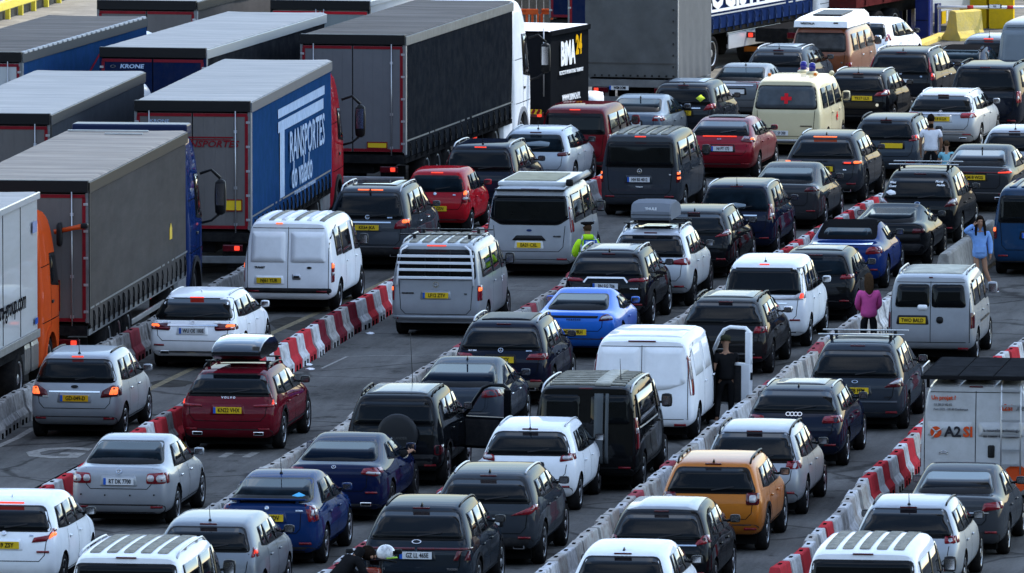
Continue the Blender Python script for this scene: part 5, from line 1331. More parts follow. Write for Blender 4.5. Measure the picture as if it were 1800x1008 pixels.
    bm = bmesh.new(); b_box(bm, (0, Lg / 2, F - .14), (W - .2, Lg - .2, .22)); b_box(bm, (0, Lg / 2, F - .35), (.9, Lg - .6, .35))
    mobj('chassis', bm_mesh(bm, UNDER), root)
    um = S.get('bumperm', STEELG)
    bm = bmesh.new(); b_box(bm, (0, .12, .52), (W - .12, .10, .16), bev=.015)
    mobj('underrun_bar', bm_mesh(bm, um), root)
    bm = bmesh.new(); b_box(bm, (0, .06, F - .16), (W - .06, .14, .20), bev=.01); b_box(bm, (-.7, .15, .75), (.10, .06, .5)); b_box(bm, (.7, .15, .75), (.10, .06, .5))
    mobj('rear_sill', bm_mesh(bm, S.get('sillm', UNDER)), root)
    for s in (-1, 1):
        o = mobj('tail_light', cbox((.44, .06, .15), REDD, .02), root, (s * (hw - .40), .02, .78))
        mobj('lens', cbox((.12, .02, .10), LIT if S.get('lit', True) else REDL, .02), o, (s * .10, -.028, 0))
        mobj('mud_flap', cbox((.5, .02, .55), UNDER), root, (s * (hw - .38), .70, .55))
    for (x, z, sx, sz) in S.get('haz', ()):
        o = mobj('marker_plate', cbox((sx, .012, sz), HAZY), root, (x, -.028, z))
        bm = bmesh.new()
        for a, b, c, d in ((-sx / 2, sz / 2 - .012, sx, .025), (-sx / 2, -sz / 2 + .012, sx, .025)): b_box(bm, (0, -.008, b), (sx, .006, .025))
        b_box(bm, (-sx / 2 + .012, -.008, 0), (.025, .006, sz)); b_box(bm, (sx / 2 - .012, -.008, 0), (.025, .006, sz))
        mobj('plate_border', bm_mesh(bm, REFR), o)
    if S.get('plate'):
        o = mobj('number_plate', cbox((.52, .012, .11), WPL), root, (S.get('platex', 0), -.03, S.get('platez', .95)))
        mobj('euro_band', cbox((.045, .014, .11), EUB), o, (-.24, -.001, 0))
        mobj('lettering', text_mesh(S['plate'], .10, INK, .62, bold=.004), o, (.02, -.009, 0), REAR)
    for ya in S.get('axles', (2.9, 4.2, 5.5)):
        add_wheel(root, hw - .22, ya, .50, .38, 10, ALU, 'dish')
        add_wheel(root, -hw + .22, ya, .50, .38, 10, ALU, 'dish', inner=True)
    if S.get('guard', True):
        for z in (.62, .95):
            mobj('side_guard', cbox((.04, 4.6, .11), S.get('guardm', ALU), .01), root, (hw - .10, 8.6, z))
        if S.get('guardbox'):
            mobj('side_guard_panel', cbox((.03, 4.6, .42), PANW, .01), root, (hw - .06, 8.6, .75))
    return root

CABS = []
def queue_cab(key, H=3.75, Lc=2.3, paintm=WHITE, back=None, b=2.0, W=2.48):
    P = dict(L=Lc, W=W, H=H, belt=b, tw=.92, back=back or H)
    queue_body(key, cage_mesh(cab_stations(P), col=.85, crown=.02, roofcrown=.03), arches=[(.95, .52)], hw=W / 2, mats=[paintm, ARCH], arch_r=.62, arch_depth=.45)
    return P
def lorry_cab(key, label, loc, rz, P, paintm, mirror='bar', deflector=None, stripes=None):
    L, hw, H, b = P['L'], P['W'] / 2, P['H'], P['belt']
    bk = BAKED[key]; bvh = bk['bvh']
    root = thing('tractor_unit', label, 'lorry cab', loc, rz)
    mobj('body', bk['me'], root)
    big = H > 3
    sw = [[(L * .50, b + .08), (L * .92, b - .02), (L * .84, H - 1.0), (L * .50, H - .95)]] if big else []
    for q in sw:
        patch(bvh, 'right', [(q[0][0] - .05, q[0][1] - .05), (q[1][0] + .04, q[1][1] - .05), (q[2][0] + .04, q[2][1] + .05), (q[3][0] - .05, q[3][1] + .05)], .008, TRIM, 'window_seal', root, rad=.06, grid=.2)
        patch(bvh, 'right', q, .018, GLASS, 'side_window', root, rad=.05, grid=.2)
    if big: strips(bvh, 'right', [[(L * .46, H - .9), (L * .46, .95)], [(L * .46, H - .9), (L * .90, H - .95)], [(.05, b + .45), (L * .45, b + .45)], [(.05, 1.35), (L * .9, 1.35)]], .018, SEAM, 'panel_gap', root)
    p, n = hit(bvh, 'right', L * .52, b - .3)
    mobj('door_handle', cbox((.03, .18, .06), TRIM, .01), root, p + Vector((.01, 0, 0)))
    # fender lip
    bm = bmesh.new(); rows = []
    for k in range(17):
        a = pi * k / 16
        rows.append([bm.verts.new((hw + .035, .95 + r_ * cos(a), .52 + r_ * sin(a))) for r_ in (.60, .72)])
    for A, B in zip(rows, rows[1:]): bm.faces.new((A[0], A[1], B[1], B[0]))
    g = bmesh.ops.extrude_face_region(bm, geom=bm.faces[:]); bmesh.ops.translate(bm, verts=[v for v in g['geom'] if isinstance(v, bmesh.types.BMVert)], vec=(-.09, 0, 0))
    mobj('wheel_arch', bm_mesh(bm, P.get('lip', TRIM)), root)
    add_wheel(root, hw - .20, .95, .51, .34, 10, ALU, 'dish')
    add_wheel(root, -hw + .20, .95, .51, .34, 10, ALU, 'dish', inner=True)
    # chassis and rear axle
    bm = bmesh.new(); b_box(bm, (0, -1.2, .85), (.9, 5.2, .28))
    mobj('chassis', bm_mesh(bm, UNDER), root)
    add_wheel(root, hw - .22, -2.45, .50, .40, 10, ALU, 'dish')
    add_wheel(root, -hw + .22, -2.45, .50, .40, 10, ALU, 'dish', inner=True)
    for k, (yc, ln) in enumerate(P.get('tanks', ((-.75, 1.15),))):
        mobj('fuel_tank', cbox((.62, ln, .62), P.get('tankm', ALU), .10), root, (hw - .34, yc, .80))
    for s in (-1, 1): mobj('tail_light', cbox((.30, .05, .12), LIT, .02), root, (s * .85, -3.85, .80))
    # mirrors
    if mirror == 'bar':
        my = L * .95
        for s in (1, -1):
            o = mobj('wing_mirror', clump(.26, .20, .80, TRIM), root, (s * (hw + .36), my, b + .38))
            mobj('mirror_glass', cbox((.17, .012, .46), CHROME), o, (0, -.09, .06))
            bm = bmesh.new()
            b_tube(bm, [(-s * .44, -.02, .50), (-s * .2, .02, .58), (0, 0, .40)], .035, 6)
            b_tube(bm, [(-s * .40, -.02, -.55), (-s * .2, .02, -.50), (0, 0, -.34)], .03, 6)
            mobj('mirror_arm', bm_mesh(bm, TRIM), o)
    elif mirror == 'stalk':
        o = mobj('camera_mirror', None, root, (hw, L * .80, H - .95)) if False else None
        bm = bmesh.new(); b_tube(bm, [(hw - .1, L * .85, b + 1.0), (hw + .30, L * .88, b + 1.08), (hw + .50, L * .88, b + 1.12)], [.05, .045, .06], 8)
        mobj('camera_arm', bm_mesh(bm, paintm), root)
        mobj('camera_head', clump(.16, .14, .12, TRIM), root, (hw + .50, L * .88, b + 1.12))
        mobj('camera_base', clump(.12, .22, .50, TRIM), root, (hw + .01, L * .86, b + .95))
    return root

def place_trailer(px, py, h, vpx):
    """right rear roof corner at pixel (px,py), height h"""
    c = at(px, py, h); th = theta_of(vpx)
    d = Vector((sin(th), cos(th), 0)); r = Vector((cos(th), -sin(th), 0))
    return c, th, d, r
TR = []
def T(key, px, py, vpx, label, cab=None, **k):
    H = k.get('H', 4.0); W = k.get('W', 2.55)
    c, th, d, r = place_trailer(px, py, H, vpx)
    loc = c - r * (W / 2); loc.z = 0
    Lg = k.get('L', 13.6)
    if k.get('front'):
        loc = loc - d * Lg
    k.update(key=key, loc=loc, rz=-th, label=label, d=d, L=Lg)
    TR.append(k)
    if cab:
        k['cabP'] = queue_cab(key, cab['H'], cab.get('L', 2.3), cab['m'], b=cab.get('b', 2.0), W=cab.get('W', 2.48)); k['cab'] = cab
        for q in ('tanks', 'tankm', 'lip'):
            if q in cab: k['cabP'][q] = cab[q]
    return k
ORANGE = paint((0.62, 0.085, 0.018))
T('sitra', 68, 337, 3350, 'white box trailer with orange logo and web address on its side, at the left edge', kind='box', side=PANW, roof=ROOFW, front=True, door=DOORG, npanel=7, guard=False, lit=True,
  cab=dict(H=3.55, m=ORANGE, mirror='stalk', label='orange lorry cab with camera mirror arm pulling the white box trailer', tanks=((-.55, .80), (-1.40, .62)), tankm=mat('tank_steel', (.20, .20, .20), .35, .7, var=.15), lip=ORANGE))
T('greytr', 155, 318, 3065, 'large grey curtain-sided trailer with white ribbed roof, nearest of the lorry trailers', kind='curtain', side=TARPG, roof=ROOFM, door=DOORG, rail=TRIM, haz=((.62, 1.72, .19, .62),), railm=STEELG, nstrap=20, hem=STEELG,
  cab=dict(H=3.85, m=paint((0.012, 0.035, 0.15), 'metal'), label='dark blue lorry cab in front of the large grey trailer', mirror='bar'), postm=TRIM, topbits=True)
T('white2', 88, 200, 3110, 'grey-sided trailer with a bright white roof at the left edge', kind='curtain', side=mat('slate_curtain', (0.038, 0.043, 0.052), .5, var=.1, bump=.2, bscale=5), roof=ROOFW, door=DOORG, rail=mat('dark_rail', (.05, .055, .065), .4, .3), straps=False, postm=TRIM,
  cab=dict(H=3.65, m=WHITE, label='white lorry cab just showing beyond the white-roofed trailer', mirror='bar'))
T('bluetl', 38, 92, 4400, 'blue curtain-sided trailer with grey roof in the upper left corner', kind='curtain', side=TARPB, roof=ROOFG, door=mat('pale_door', (.40, .41, .42), .5), rail=mat('grey_rail', (.10, .10, .10), .5), straps=False, clips=26, tape=mat('dark_red_tape', (.16, .01, .02), .4),
  cab=dict(H=3.55, m=WHITE, label='white lorry cab beyond the blue trailer in the upper left', mirror=None))
T('krone', 362, 85, 4565, 'trailer with navy blue rear doors and bright white roof', kind='curtain', side=TARPD, roof=ROOFW, door=DOORN, rail=mat('pale_rail', (.42, .44, .46), .4, .4), straps=False, header=TRIM, tape=mat('dark_red_tape', (.16, .01, .02), .4), framem=DOORN, bars=())
T('transportes', 440, 178, 3057, 'blue curtain-sided trailer lettered TRANSPORTES do valado with grey rear doors', kind='curtain', side=TARPB, roof=ROOFW, door=DOORG, rail=mat('blue_grey_rail', (.10, .11, .13), .4), haz=((.90, 1.72, .40, .26),), nstrap=20, postm=ALU, bumperm=STEELG,
  cab=dict(H=3.65, m=paint((0.36, 0.016, 0.028)), label='dark red lorry cab in front of the blue lettered trailer', mirror='bar'))
T('black', 712, 62, 4550, 'charcoal curtain-sided trailer with grey rear doors and a worn roof', kind='curtain', side=TARPD, roof=ROOFG, door=mat('lilac_grey_door', (0.121, 0.121, 0.132), .5, var=.05, dirt=(.14, .13, .14), dirt_amt=.3), rail=STEELG, haz=((.60, 1.36, .50, .16),), nstrap=19, bumperm=ALU, bars=(.95,),
  cab=dict(H=3.95, m=WHITE, label='bright white lorry cab in front of the charcoal trailer', mirror='bar', lip=mat('cab_skirt_grey', (.22, .23, .25), .5), tankm=WHITE))
T('topleft', 345, 2, 4700, 'grey-doored trailer with red reflective frame cut off by the top edge at the left', kind='curtain', side=TARPG, roof=ROOFW, door=DOORG, rail=TRIM, straps=False, bars=())
T('reefer', 650, 2, 4900, 'pale refrigerated trailer with red door frame cut off by the top edge', kind='box', side=PANW, roof=ROOFW, door=mat('mirror_grey_door', (.32, .36, .37), .25, .5), rail=PANW, header=TRIM, tape=mat('bright_red_tape', (.40, .01, .02), .4), bars=(.10,), framem=TRIM)
T('bima', 968, 55, 7400, 'short black box body lettered BIMA24 with a white roof', name='box_trailer', kind='box', side=BLK, roof=mat('clean_white_roof', (0.576, 0.576, 0.592), .5, var=.06), rail=BLK, H=2.93, L=3.15, floor=.78, rear='plain', axles=(.9,), guard=False, railm=BLK, haz=(), sag=.006)
def tarp_pos():
    th = theta_of(6200); d = Vector((sin(th), cos(th), 0)); r = Vector((cos(th), -sin(th), 0))
    c = at(1190, 138, 1.12)
    return c - r * 1.25, th, d
_p, _th, _d = tarp_pos(); _p.z = 0
TR.append(dict(key='tarp', loc=_p, rz=-_th, d=_d, kind='curtain', side=mat('pale_grey_side', (0.135, 0.138, 0.140), .55, var=.08, bump=.2, bscale=5), roof=ROOFG, door=TARPC, rear='tarp', W=2.5, H=4.0, L=3.6, floor=1.12, straps=False, axles=(1.0,), guard=False, sillm=STEELG,
          label='tall trailer under a grey cloth tarpaulin with eyelets, at the top centre', plate='WGM 2CM8', platex=-.32, platez=.84, bumperm=STEELG, railm=STEELG))
th = theta_of(8000); d_ = Vector((sin(th), cos(th), 0)); r_ = Vector((cos(th), -sin(th), 0))
c_ = at(1431, 22, 1.15)
_l = c_ - d_ * 13.6 - r_ * 1.275; _l.z = 0
TR.append(dict(key='ass', loc=_l, rz=-th, d=d_, kind='curtain', side=TARPN, roof=ROOFG, door=DOORN, L=13.6, H=4.0, floor=1.30, nstrap=22, hem=PANW, guardbox=True, axles=(2.3, 3.6, 4.9),
          strapm=mat('strap_navy', (.03, .05, .12), .5), label='navy blue curtain-sided trailer with large white letters at the top right of centre', guard=True, bars=()))
TR[-1]['cabP'] = queue_cab('ass', 3.8, 2.3, WHITE); TR[-1]['cab'] = dict(m=WHITE, label='white lorry cab in front of the navy lettered trailer', mirror=None)
# ------------------------------------------------------------------ people (skin skeletons, baked with the bodies)
SKIN = mat('skin', (0.32, 0.18, 0.12), 0.5)
SKIND = mat('skin_tan', (0.25, 0.13, 0.08), 0.5)
def skin_mesh(key, verts, edges, radii, mats, levels=1, flat=None):
    me = bpy.data.meshes.new(key)
    me.from_pydata([tuple(v) for v in verts], edges, [])
    o = bpy.data.objects.new('tmp_' + key, me); COL.objects.link(o)
    for m in mats: me.materials.append(m)
    s = o.modifiers.new('k', 'SKIN')
    s.use_smooth_shade = True; s.use_x_symmetry = False; s.branch_smoothing = .6
    for i, r in enumerate(radii):
        sv = me.skin_vertices[0].data[i]
        sv.radius = r if isinstance(r, (tuple, list)) else (r, r)
        sv.use_root = (i == 0)
    u = o.modifiers.new('s', 'SUBSURF'); u.levels = levels; u.render_levels = levels
    PQ.append((key, o))
PQ = []; PM = {}
def bake_people():
    bpy.context.view_layer.update()
    dg = bpy.context.evaluated_depsgraph_get()
    for key, o in PQ:
        me = bpy.data.meshes.new_from_object(o.evaluated_get(dg))
        for p in me.polygons: p.use_smooth = True
        PM[key] = me
    for k, o in PQ: bpy.data.objects.remove(o)

def person_skeleton(key, J, mats, hand=True):
    """J: dict of joints (metres, facing +y). body = torso+legs+arms+head as one skin"""
    names = list(J)
    E = [('pelvis', 'waist'), ('waist', 'chest'), ('chest', 'neck'), ('neck', 'headb'), ('headb', 'headm'), ('headm', 'headt'),
         ('pelvis', 'hipR'), ('hipR', 'kneeR'), ('kneeR', 'ankR'), ('ankR', 'toeR'), ('pelvis', 'hipL'), ('hipL', 'kneeL'), ('kneeL', 'ankL'), ('ankL', 'toeL'),
         ('chest', 'shR'), ('shR', 'elR'), ('elR', 'wrR'), ('chest', 'shL'), ('shL', 'elL'), ('elL', 'wrL'), ('wrR', 'plR'), ('wrL', 'plL')]
    rad = dict(pelvis=(.14, .10), waist=(.12, .09), chest=(.150, .100), neck=.056, headb=(.066, .075), headm=(.078, .095), headt=(.062, .075),
               hipR=.080, kneeR=.056, ankR=.038, toeR=(.04, .028), hipL=.080, kneeL=.056, ankL=.038, toeL=(.04, .028), shR=.052, elR=.041, wrR=.028, shL=.052, elL=.041, wrL=.028, plR=(.040, .020), plL=(.040, .020))
    V_, F_ = [], []
    J = dict(J)
    for s in 'RL':
        a, b = Vector(J['el' + s]), Vector(J['wr' + s])
        J['pl' + s] = b + (b - a).normalized() * .06
    ns = list(J); idx = {n: i for i, n in enumerate(ns)}
    verts = [Vector(J[n]) for n in ns]; edges = [(idx[a], idx[b]) for a, b in E]; radii = [rad[n] for n in ns]
    # fingers
    for s, sg in (('R', 1), ('L', -1)):
        a, b = Vector(J['wr' + s]), Vector(J['pl' + s])
        d = (b - a).normalized()
        side = d.cross(Vector((1, 0, 0))).normalized() if abs(d.x) < .8 else d.cross(Vector((0, 1, 0))).normalized()
        curl = side.cross(d).normalized() * (-sg)
        for k, ln in enumerate((.060, .072, .068, .052)):
            o_ = side * ((k - 1.5) * .019)
            p0 = b + o_ * .8; p1 = p0 + d * ln * .6 + curl * .008 + o_ * .15; p2 = p1 + d * ln * .4 + curl * .022
            i0 = len(verts); verts += [p0 + d * .014, p1, p2]; radii += [.0095, .0088, .007]
            edges += [(idx['pl' + s], i0), (i0, i0 + 1), (i0 + 1, i0 + 2)]
        p0 = a + d * .018 + side * (-.028); p1 = p0 + d * .03 - side * .018; p2 = p1 + d * .026
        i0 = len(verts); verts += [p0, p1, p2]; radii += [.011, .010, .008]
        edges += [(idx['wr' + s], i0), (i0, i0 + 1), (i0 + 1, i0 + 2)]
    skin_mesh(key, verts, edges, radii, mats)
def garment(key, pts, edges, radii, m, levels=1):
    skin_mesh(key, [Vector(p) for p in pts], edges, radii, [m], levels)
BASE = dict(pelvis=(0, 0, .94), waist=(0, -.01, 1.08), chest=(0, 0, 1.30), neck=(0, .01, 1.47), headb=(0, .025, 1.54), headm=(0, .03, 1.64), headt=(0, .02, 1.72),
            hipR=(.10, 0, .88), kneeR=(.11, .02, .50), ankR=(.11, -.02, .09), toeR=(.12, .13, .04), hipL=(-.10, 0, .88), kneeL=(-.11, .02, .50), ankL=(-.11, -.02, .09), toeL=(-.12, .13, .04),
            shR=(.19, 0, 1.38), elR=(.25, .00, 1.10), wrR=(.26, .06, .86), shL=(-.19, 0, 1.38), elL=(-.25, .0, 1.10), wrL=(-.26, .06, .86))
def pose(**k):
    d = dict(BASE); d.update(k); return d
POSES = {
    'police': pose(elR=(.26, .10, 1.13), wrR=(.16, .30, 1.05), elL=(-.28, .08, 1.12), wrL=(-.17, .28, 1.02)),
    'hoodie': pose(elR=(.36, .08, 1.42), wrR=(.14, .08, 1.57), elL=(-.25, .0, 1.10), wrL=(-.24, .08, .86), kneeR=(.07, .05, .50), ankR=(.06, .0, .09), toeR=(.05, .15, .04), kneeL=(-.13, .03, .50), ankL=(-.30, -.04, .09), toeL=(-.36, .10, .04), hipL=(-.09, 0, .88)),
    'pink': pose(elR=(.24, .06, 1.10), wrR=(.15, .22, .98), elL=(-.24, .06, 1.10), wrL=(-.15, .22, .98)),
    'tee': pose(wrR=(.22, .10, .86), wrL=(-.24, .08, .84)),
    'vanman': pose(elR=(.25, .10, 1.12), wrR=(.15, .32, 1.12), elL=(-.26, -.02, 1.10), wrL=(-.28, .08, .87), kneeL=(-.13, .10, .52), ankL=(-.22, -.10, .13), toeL=(-.26, .05, .05)),
    'child': pose(elR=(.24, .12, 1.12), wrR=(.10, .26, 1.05), elL=(-.24, .12, 1.12), wrL=(-.10, .26, 1.05)),
    'rider': pose(pelvis=(0, -.12, .70), kneeR=(.14, .22, .46), kneeL=(-.14, .22, .46), waist=(0, .04, .84), chest=(0, .30, 1.05), neck=(0, .47, 1.20), headb=(.0, .55, 1.19), headm=(.0, .62, 1.17), headt=(.0, .66, 1.14),
                  shR=(.19, .36, 1.14), elR=(.25, .42, .92), wrR=(.18, .60, .78), shL=(-.19, .36, 1.14), elL=(-.25, .42, .92), wrL=(-.18, .60, .78), hipR=(.10, -.10, .68), hipL=(-.10, -.10, .68)),
}
def shift(J, ks): return [J[k] for k in ks]
def outfit(key, J, top, tr, hem=.86, sleeve='long', trlen='long', puff=1.0):
    """top and trousers as garments round the body; short lists of skin points"""
    Vv = lambda n: Vector(J[n])
    p = Vv('pelvis'); w = Vv('waist'); c = Vv('chest'); n = Vv('neck')
    low = p + (p - w) * ((p.z - hem) / max(.05, (w - p).length)) if hem < p.z else p.lerp(w, .3)
    low.z = min(low.z, max(hem, .5))
    pts = [c, w, p, low, c.lerp(n, .55), Vv('shR'), Vv('elR'), Vv('shL'), Vv('elL')]
    rr = [(.185 * puff, .138 * puff), (.158 * puff, .125 * puff), (.178 * puff, .138 * puff), (.172 * puff, .135 * puff), (.085, .085), .078 * puff, .062 * puff, .078 * puff, .062 * puff]
    ed = [(0, 1), (1, 2), (2, 3), (0, 4), (0, 5), (5, 6), (0, 7), (7, 8)]
    if sleeve == 'long':
        pts += [Vv('wrR').lerp(Vv('elR'), .04), Vv('wrL').lerp(Vv('elL'), .04)]; rr += [.045 * puff, .045 * puff]; ed += [(6, 9), (8, 10)]
    else:
        pts[6] = Vv('shR').lerp(Vv('elR'), .62); pts[8] = Vv('shL').lerp(Vv('elL'), .62)
        rr[6] = rr[8] = .066
    garment(key + '_top', pts, ed, rr, top)
    if tr is not None:
        pts = [p, Vv('hipR'), Vv('kneeR'), Vv('ankR') + Vector((0, 0, .03)), Vv('hipL'), Vv('kneeL'), Vv('ankL') + Vector((0, 0, .03)), p.lerp(w, .4)]
        rr = [(.162, .125), .105, .075, .058, .105, .075, .058, (.15, .115)]
        ed = [(0, 1), (1, 2), (2, 3), (0, 4), (4, 5), (5, 6), (0, 7)]
        garment(key + '_legs', pts, ed, rr, tr)
CLOTH = lambda n, c: mat(n, c, .8, var=.12, scale=8, bump=.4, bscale=14)
HIVIS = mat('hi_vis_yellow', (0.50, 0.85, 0.03), .6, var=.05, scale=6, bump=.3, bscale=10)
CBLK = CLOTH('black_cloth', (.012, .012, .013)); CNAVY = CLOTH('navy_cloth', (.014, .016, .024)); CWHT = CLOTH('white_cotton', (.66, .66, .70))
CBLUE = CLOTH('light_blue_cotton', (.19, .34, .66)); CPINK = CLOTH('pink_cotton', (.55, .085, .27)); CTEAL = CLOTH('pale_teal_cotton', (.18, .42, .50))
HAIRD = mat('dark_hair', (.014, .010, .008), .6, var=.3, scale=30); HAIRB = mat('brown_hair', (.055, .032, .018), .6, var=.3, scale=30)
OUT = {'police': (HIVIS, CBLK, .80, 'long', 1.30), 'hoodie': (CBLUE, None, .74, 'long', 1.12), 'pink': (CPINK, CBLK, .82, 'long', 1.15), 'tee': (CWHT, CBLK, .90, 'short', 1.12),
       'vanman': (CBLK, CBLK, .88, 'short', 1.12), 'child': (CTEAL, CNAVY, .85, 'short', 1.12), 'rider': (CBLK, CBLK, .80, 'long', 1.06)}
for k_, J_ in POSES.items():
    person_skeleton('man_' + k_, J_, [SKIN if k_ != 'tee' else SKIND])
    o_ = OUT[k_]; outfit(k_, J_, o_[0], o_[1], o_[2], o_[3], puff=o_[4])
# driver's arm and shoulder for the coupe window
skin_mesh('driver', [Vector(v) for v in ((0, 0, .60), (0, .02, .85), (0, .02, 1.05), (.02, .04, 1.15), (.03, .05, 1.24), (.17, .02, 1.0), (.42, .12, .99), (.52, .42, 1.02), (.54, .50, 1.03), (.545, .56, 1.025))] ,
          [(0, 1), (1, 2), (2, 3), (3, 4), (1, 5), (5, 6), (6, 7), (7, 8), (8, 9)], [(.15, .11), (.17, .11), .055, .085, .065, .065, .05, .034, (.04, .022), (.035, .018)], [SKIN])
bake_all()
bake_people()

# ------------------------------------------------------------------ ground
def ground_material():
    m, nt, b = nmat('asphalt')
    N = nt.nodes.new; L = nt.links.new
    tc = N('ShaderNodeTexCoord')
    mp = N('ShaderNodeMapping'); mp.inputs['Rotation'].default_value = (0, 0, radians(8.5)); L(tc.outputs['Object'], mp.inputs['Vector'])
    st = N('ShaderNodeMapping'); st.inputs['Scale'].default_value = (1.3, .12, 1); L(mp.outputs[0], st.inputs['Vector'])
    n1 = N('ShaderNodeTexNoise'); n1.inputs['Scale'].default_value = .9; n1.inputs['Detail'].default_value = 8; n1.inputs['Roughness'].default_value = .7; L(st.outputs[0], n1.inputs['Vector'])
    n2 = N('ShaderNodeTexNoise'); n2.inputs['Scale'].default_value = .25; n2.inputs['Detail'].default_value = 6; L(mp.outputs[0], n2.inputs['Vector'])
    n3 = N('ShaderNodeTexNoise'); n3.inputs['Scale'].default_value = 14; n3.inputs['Detail'].default_value = 5; n3.inputs['Roughness'].default_value = .8; L(mp.outputs[0], n3.inputs['Vector'])
    r1 = N('ShaderNodeValToRGB'); e = r1.color_ramp.elements
    e[0].position = .3; e[0].color = (.040, .039, .037, 1); e[1].position = .7; e[1].color = (.18, .174, .166, 1)
    a = N('ShaderNodeMath'); a.operation = 'ADD'; L(n1.outputs['Fac'], a.inputs[0]); L(n2.outputs['Fac'], a.inputs[1])
    h = N('ShaderNodeMath'); h.operation = 'MULTIPLY'; h.inputs[1].default_value = .5; L(a.outputs[0], h.inputs[0])
    g = N('ShaderNodeMath'); g.operation = 'MULTIPLY_ADD'; g.inputs[1].default_value = .35; L(n3.outputs['Fac'], g.inputs[0])
    s = N('ShaderNodeMath'); s.operation = 'SUBTRACT'; s.inputs[1].default_value = .175; L(h.outputs[0], s.inputs[0]); L(s.outputs[0], g.inputs[2])
    L(g.outputs[0], r1.inputs['Fac'])
    # tar joints / cracks
    vo = N('ShaderNodeTexVoronoi'); vo.feature = 'DISTANCE_TO_EDGE'; vo.inputs['Scale'].default_value = .16; vo.inputs['Randomness'].default_value = .9
    wp = N('ShaderNodeVectorMath'); wp.operation = 'ADD'; sc = N('ShaderNodeVectorMath'); sc.operation = 'SCALE'; sc.inputs['Scale'].default_value = 1.6
    L(n2.outputs['Color'], sc.inputs[0]); L(mp.outputs[0], wp.inputs[0]); L(sc.outputs[0], wp.inputs[1]); L(wp.outputs[0], vo.inputs['Vector'])
    cr = N('ShaderNodeMapRange'); cr.inputs[1].default_value = .004; cr.inputs[2].default_value = .012; cr.inputs[3].default_value = .55; cr.inputs[4].default_value = 1; L(vo.outputs['Distance'], cr.inputs[0])
    mx = N('ShaderNodeHueSaturation'); L(r1.outputs['Color'], mx.inputs['Color']); L(cr.outputs[0], mx.inputs['Value'])
    n4 = N('ShaderNodeTexNoise'); n4.inputs['Scale'].default_value = .9; n4.inputs['Detail'].default_value = 7; n4.inputs['Roughness'].default_value = .75; L(mp.outputs[0], n4.inputs['Vector'])
    sp = N('ShaderNodeMapRange'); sp.inputs[1].default_value = .56; sp.inputs[2].default_value = .66; sp.inputs[3].default_value = 1; sp.inputs[4].default_value = .42; L(n4.outputs['Fac'], sp.inputs[0])
    mx2 = N('ShaderNodeHueSaturation'); L(mx.outputs[0], mx2.inputs['Color']); L(sp.outputs[0], mx2.inputs['Value'])
    L(mx2.outputs[0], b.inputs['Base Color'])
    b.inputs['Roughness'].default_value = .85; b.inputs['Specular IOR Level'].default_value = 0
    bp = N('ShaderNodeBump'); bp.inputs['Strength'].default_value = .5; bp.inputs['Distance'].default_value = .01; L(n3.outputs['Fac'], bp.inputs['Height']); L(bp.outputs[0], b.inputs['Normal'])
    return m
bm = bmesh.new()
for v in ((-500, -50, 0), (500, -50, 0), (500, 2500, 0), (-500, 2500, 0)): bm.verts.new(v)
bm.verts.ensure_lookup_table(); bm.faces.new(bm.verts)
g_ = mobj('ground', bm_mesh(bm, ground_material())); g_['kind'] = 'structure'
# the cumulus that shades the queue while the far end of the apron stays in the sun
CLOUDM = mat('cloud_white', (.85, .86, .88), 1.0)
bm = bmesh.new(); rc = random.Random(4)
hx, hy = 400 / tan(SUN_EL) * sin(SUN_AZ), 400 / tan(SUN_EL) * cos(SUN_AZ)
for i in range(19):
    for j in range(8):
        cx_, cy_ = hx - 200 + 560 * i / 18 + rc.uniform(-7, 7), hy + 90 + 150 * j / 7 + rc.uniform(-3, 3)
        r_ = rc.uniform(24, 29)
        g = bmesh.ops.create_icosphere(bm, subdivisions=2, radius=r_)
        for v in g['verts']:
            v.co.z *= .7
            if v.co.z < -6: v.co.z = -6 + (v.co.z + 6) * .2
            v.co += Vector((cx_, cy_, 400 + rc.uniform(-4, 4))) + v.co.normalized() * rc.uniform(-2.5, 2.5)
cl_ = mobj('cloud', bm_mesh(bm, CLOUDM, True)); cl_['kind'] = 'structure'
# unseen dark slope, added behind the camera to darken what upright rear panels mirror
bm = bmesh.new(); hg = []
for i in range(41):
    row = []
    for j in range(13):
        x = -400 + 20 * i; y = 6 - 14 * j
        z = min(19.0, 19.0 * j / 1.0) if j <= 1 else 19 + 8.0 * (j - 1) + R.uniform(-2.5, 2.5)
        if j == 0: z = 0
        row.append(bm.verts.new((x + R.uniform(-3, 3), y - (0 if j == 0 else 0), z)))
    hg.append(row)
for i in range(40):
    for j in range(12):
        f = bm.faces.new((hg[i][j], hg[i + 1][j], hg[i + 1][j + 1], hg[i][j + 1])); f.smooth = True
hs_ = mobj('unseen_slope', bm_mesh(bm, mat('dark_added_slope', (.05, .055, .04), .95, var=.5, scale=.15, dirt=(.12, .11, .09), dirt_amt=.4))); hs_['kind'] = 'structure'
SUNGND = mat('sunlit_tan_ground', (.24, .22, .19), .85, var=.25, scale=.5, dirt=(.10, .09, .08), dirt_amt=.6, bump=.3, bscale=9)  # paler than the asphalt: sunlight put into the ground colour
def sheet(name, pts_px, m, z, kind='structure'):
    bm = bmesh.new(); vs = []
    for x, y in pts_px:
        p = at(x, y, z); vs.append(bm.verts.new(p))
    bm.faces.new(vs)
    o = mobj(name, bm_mesh(bm, m)); o['kind'] = kind
    return o
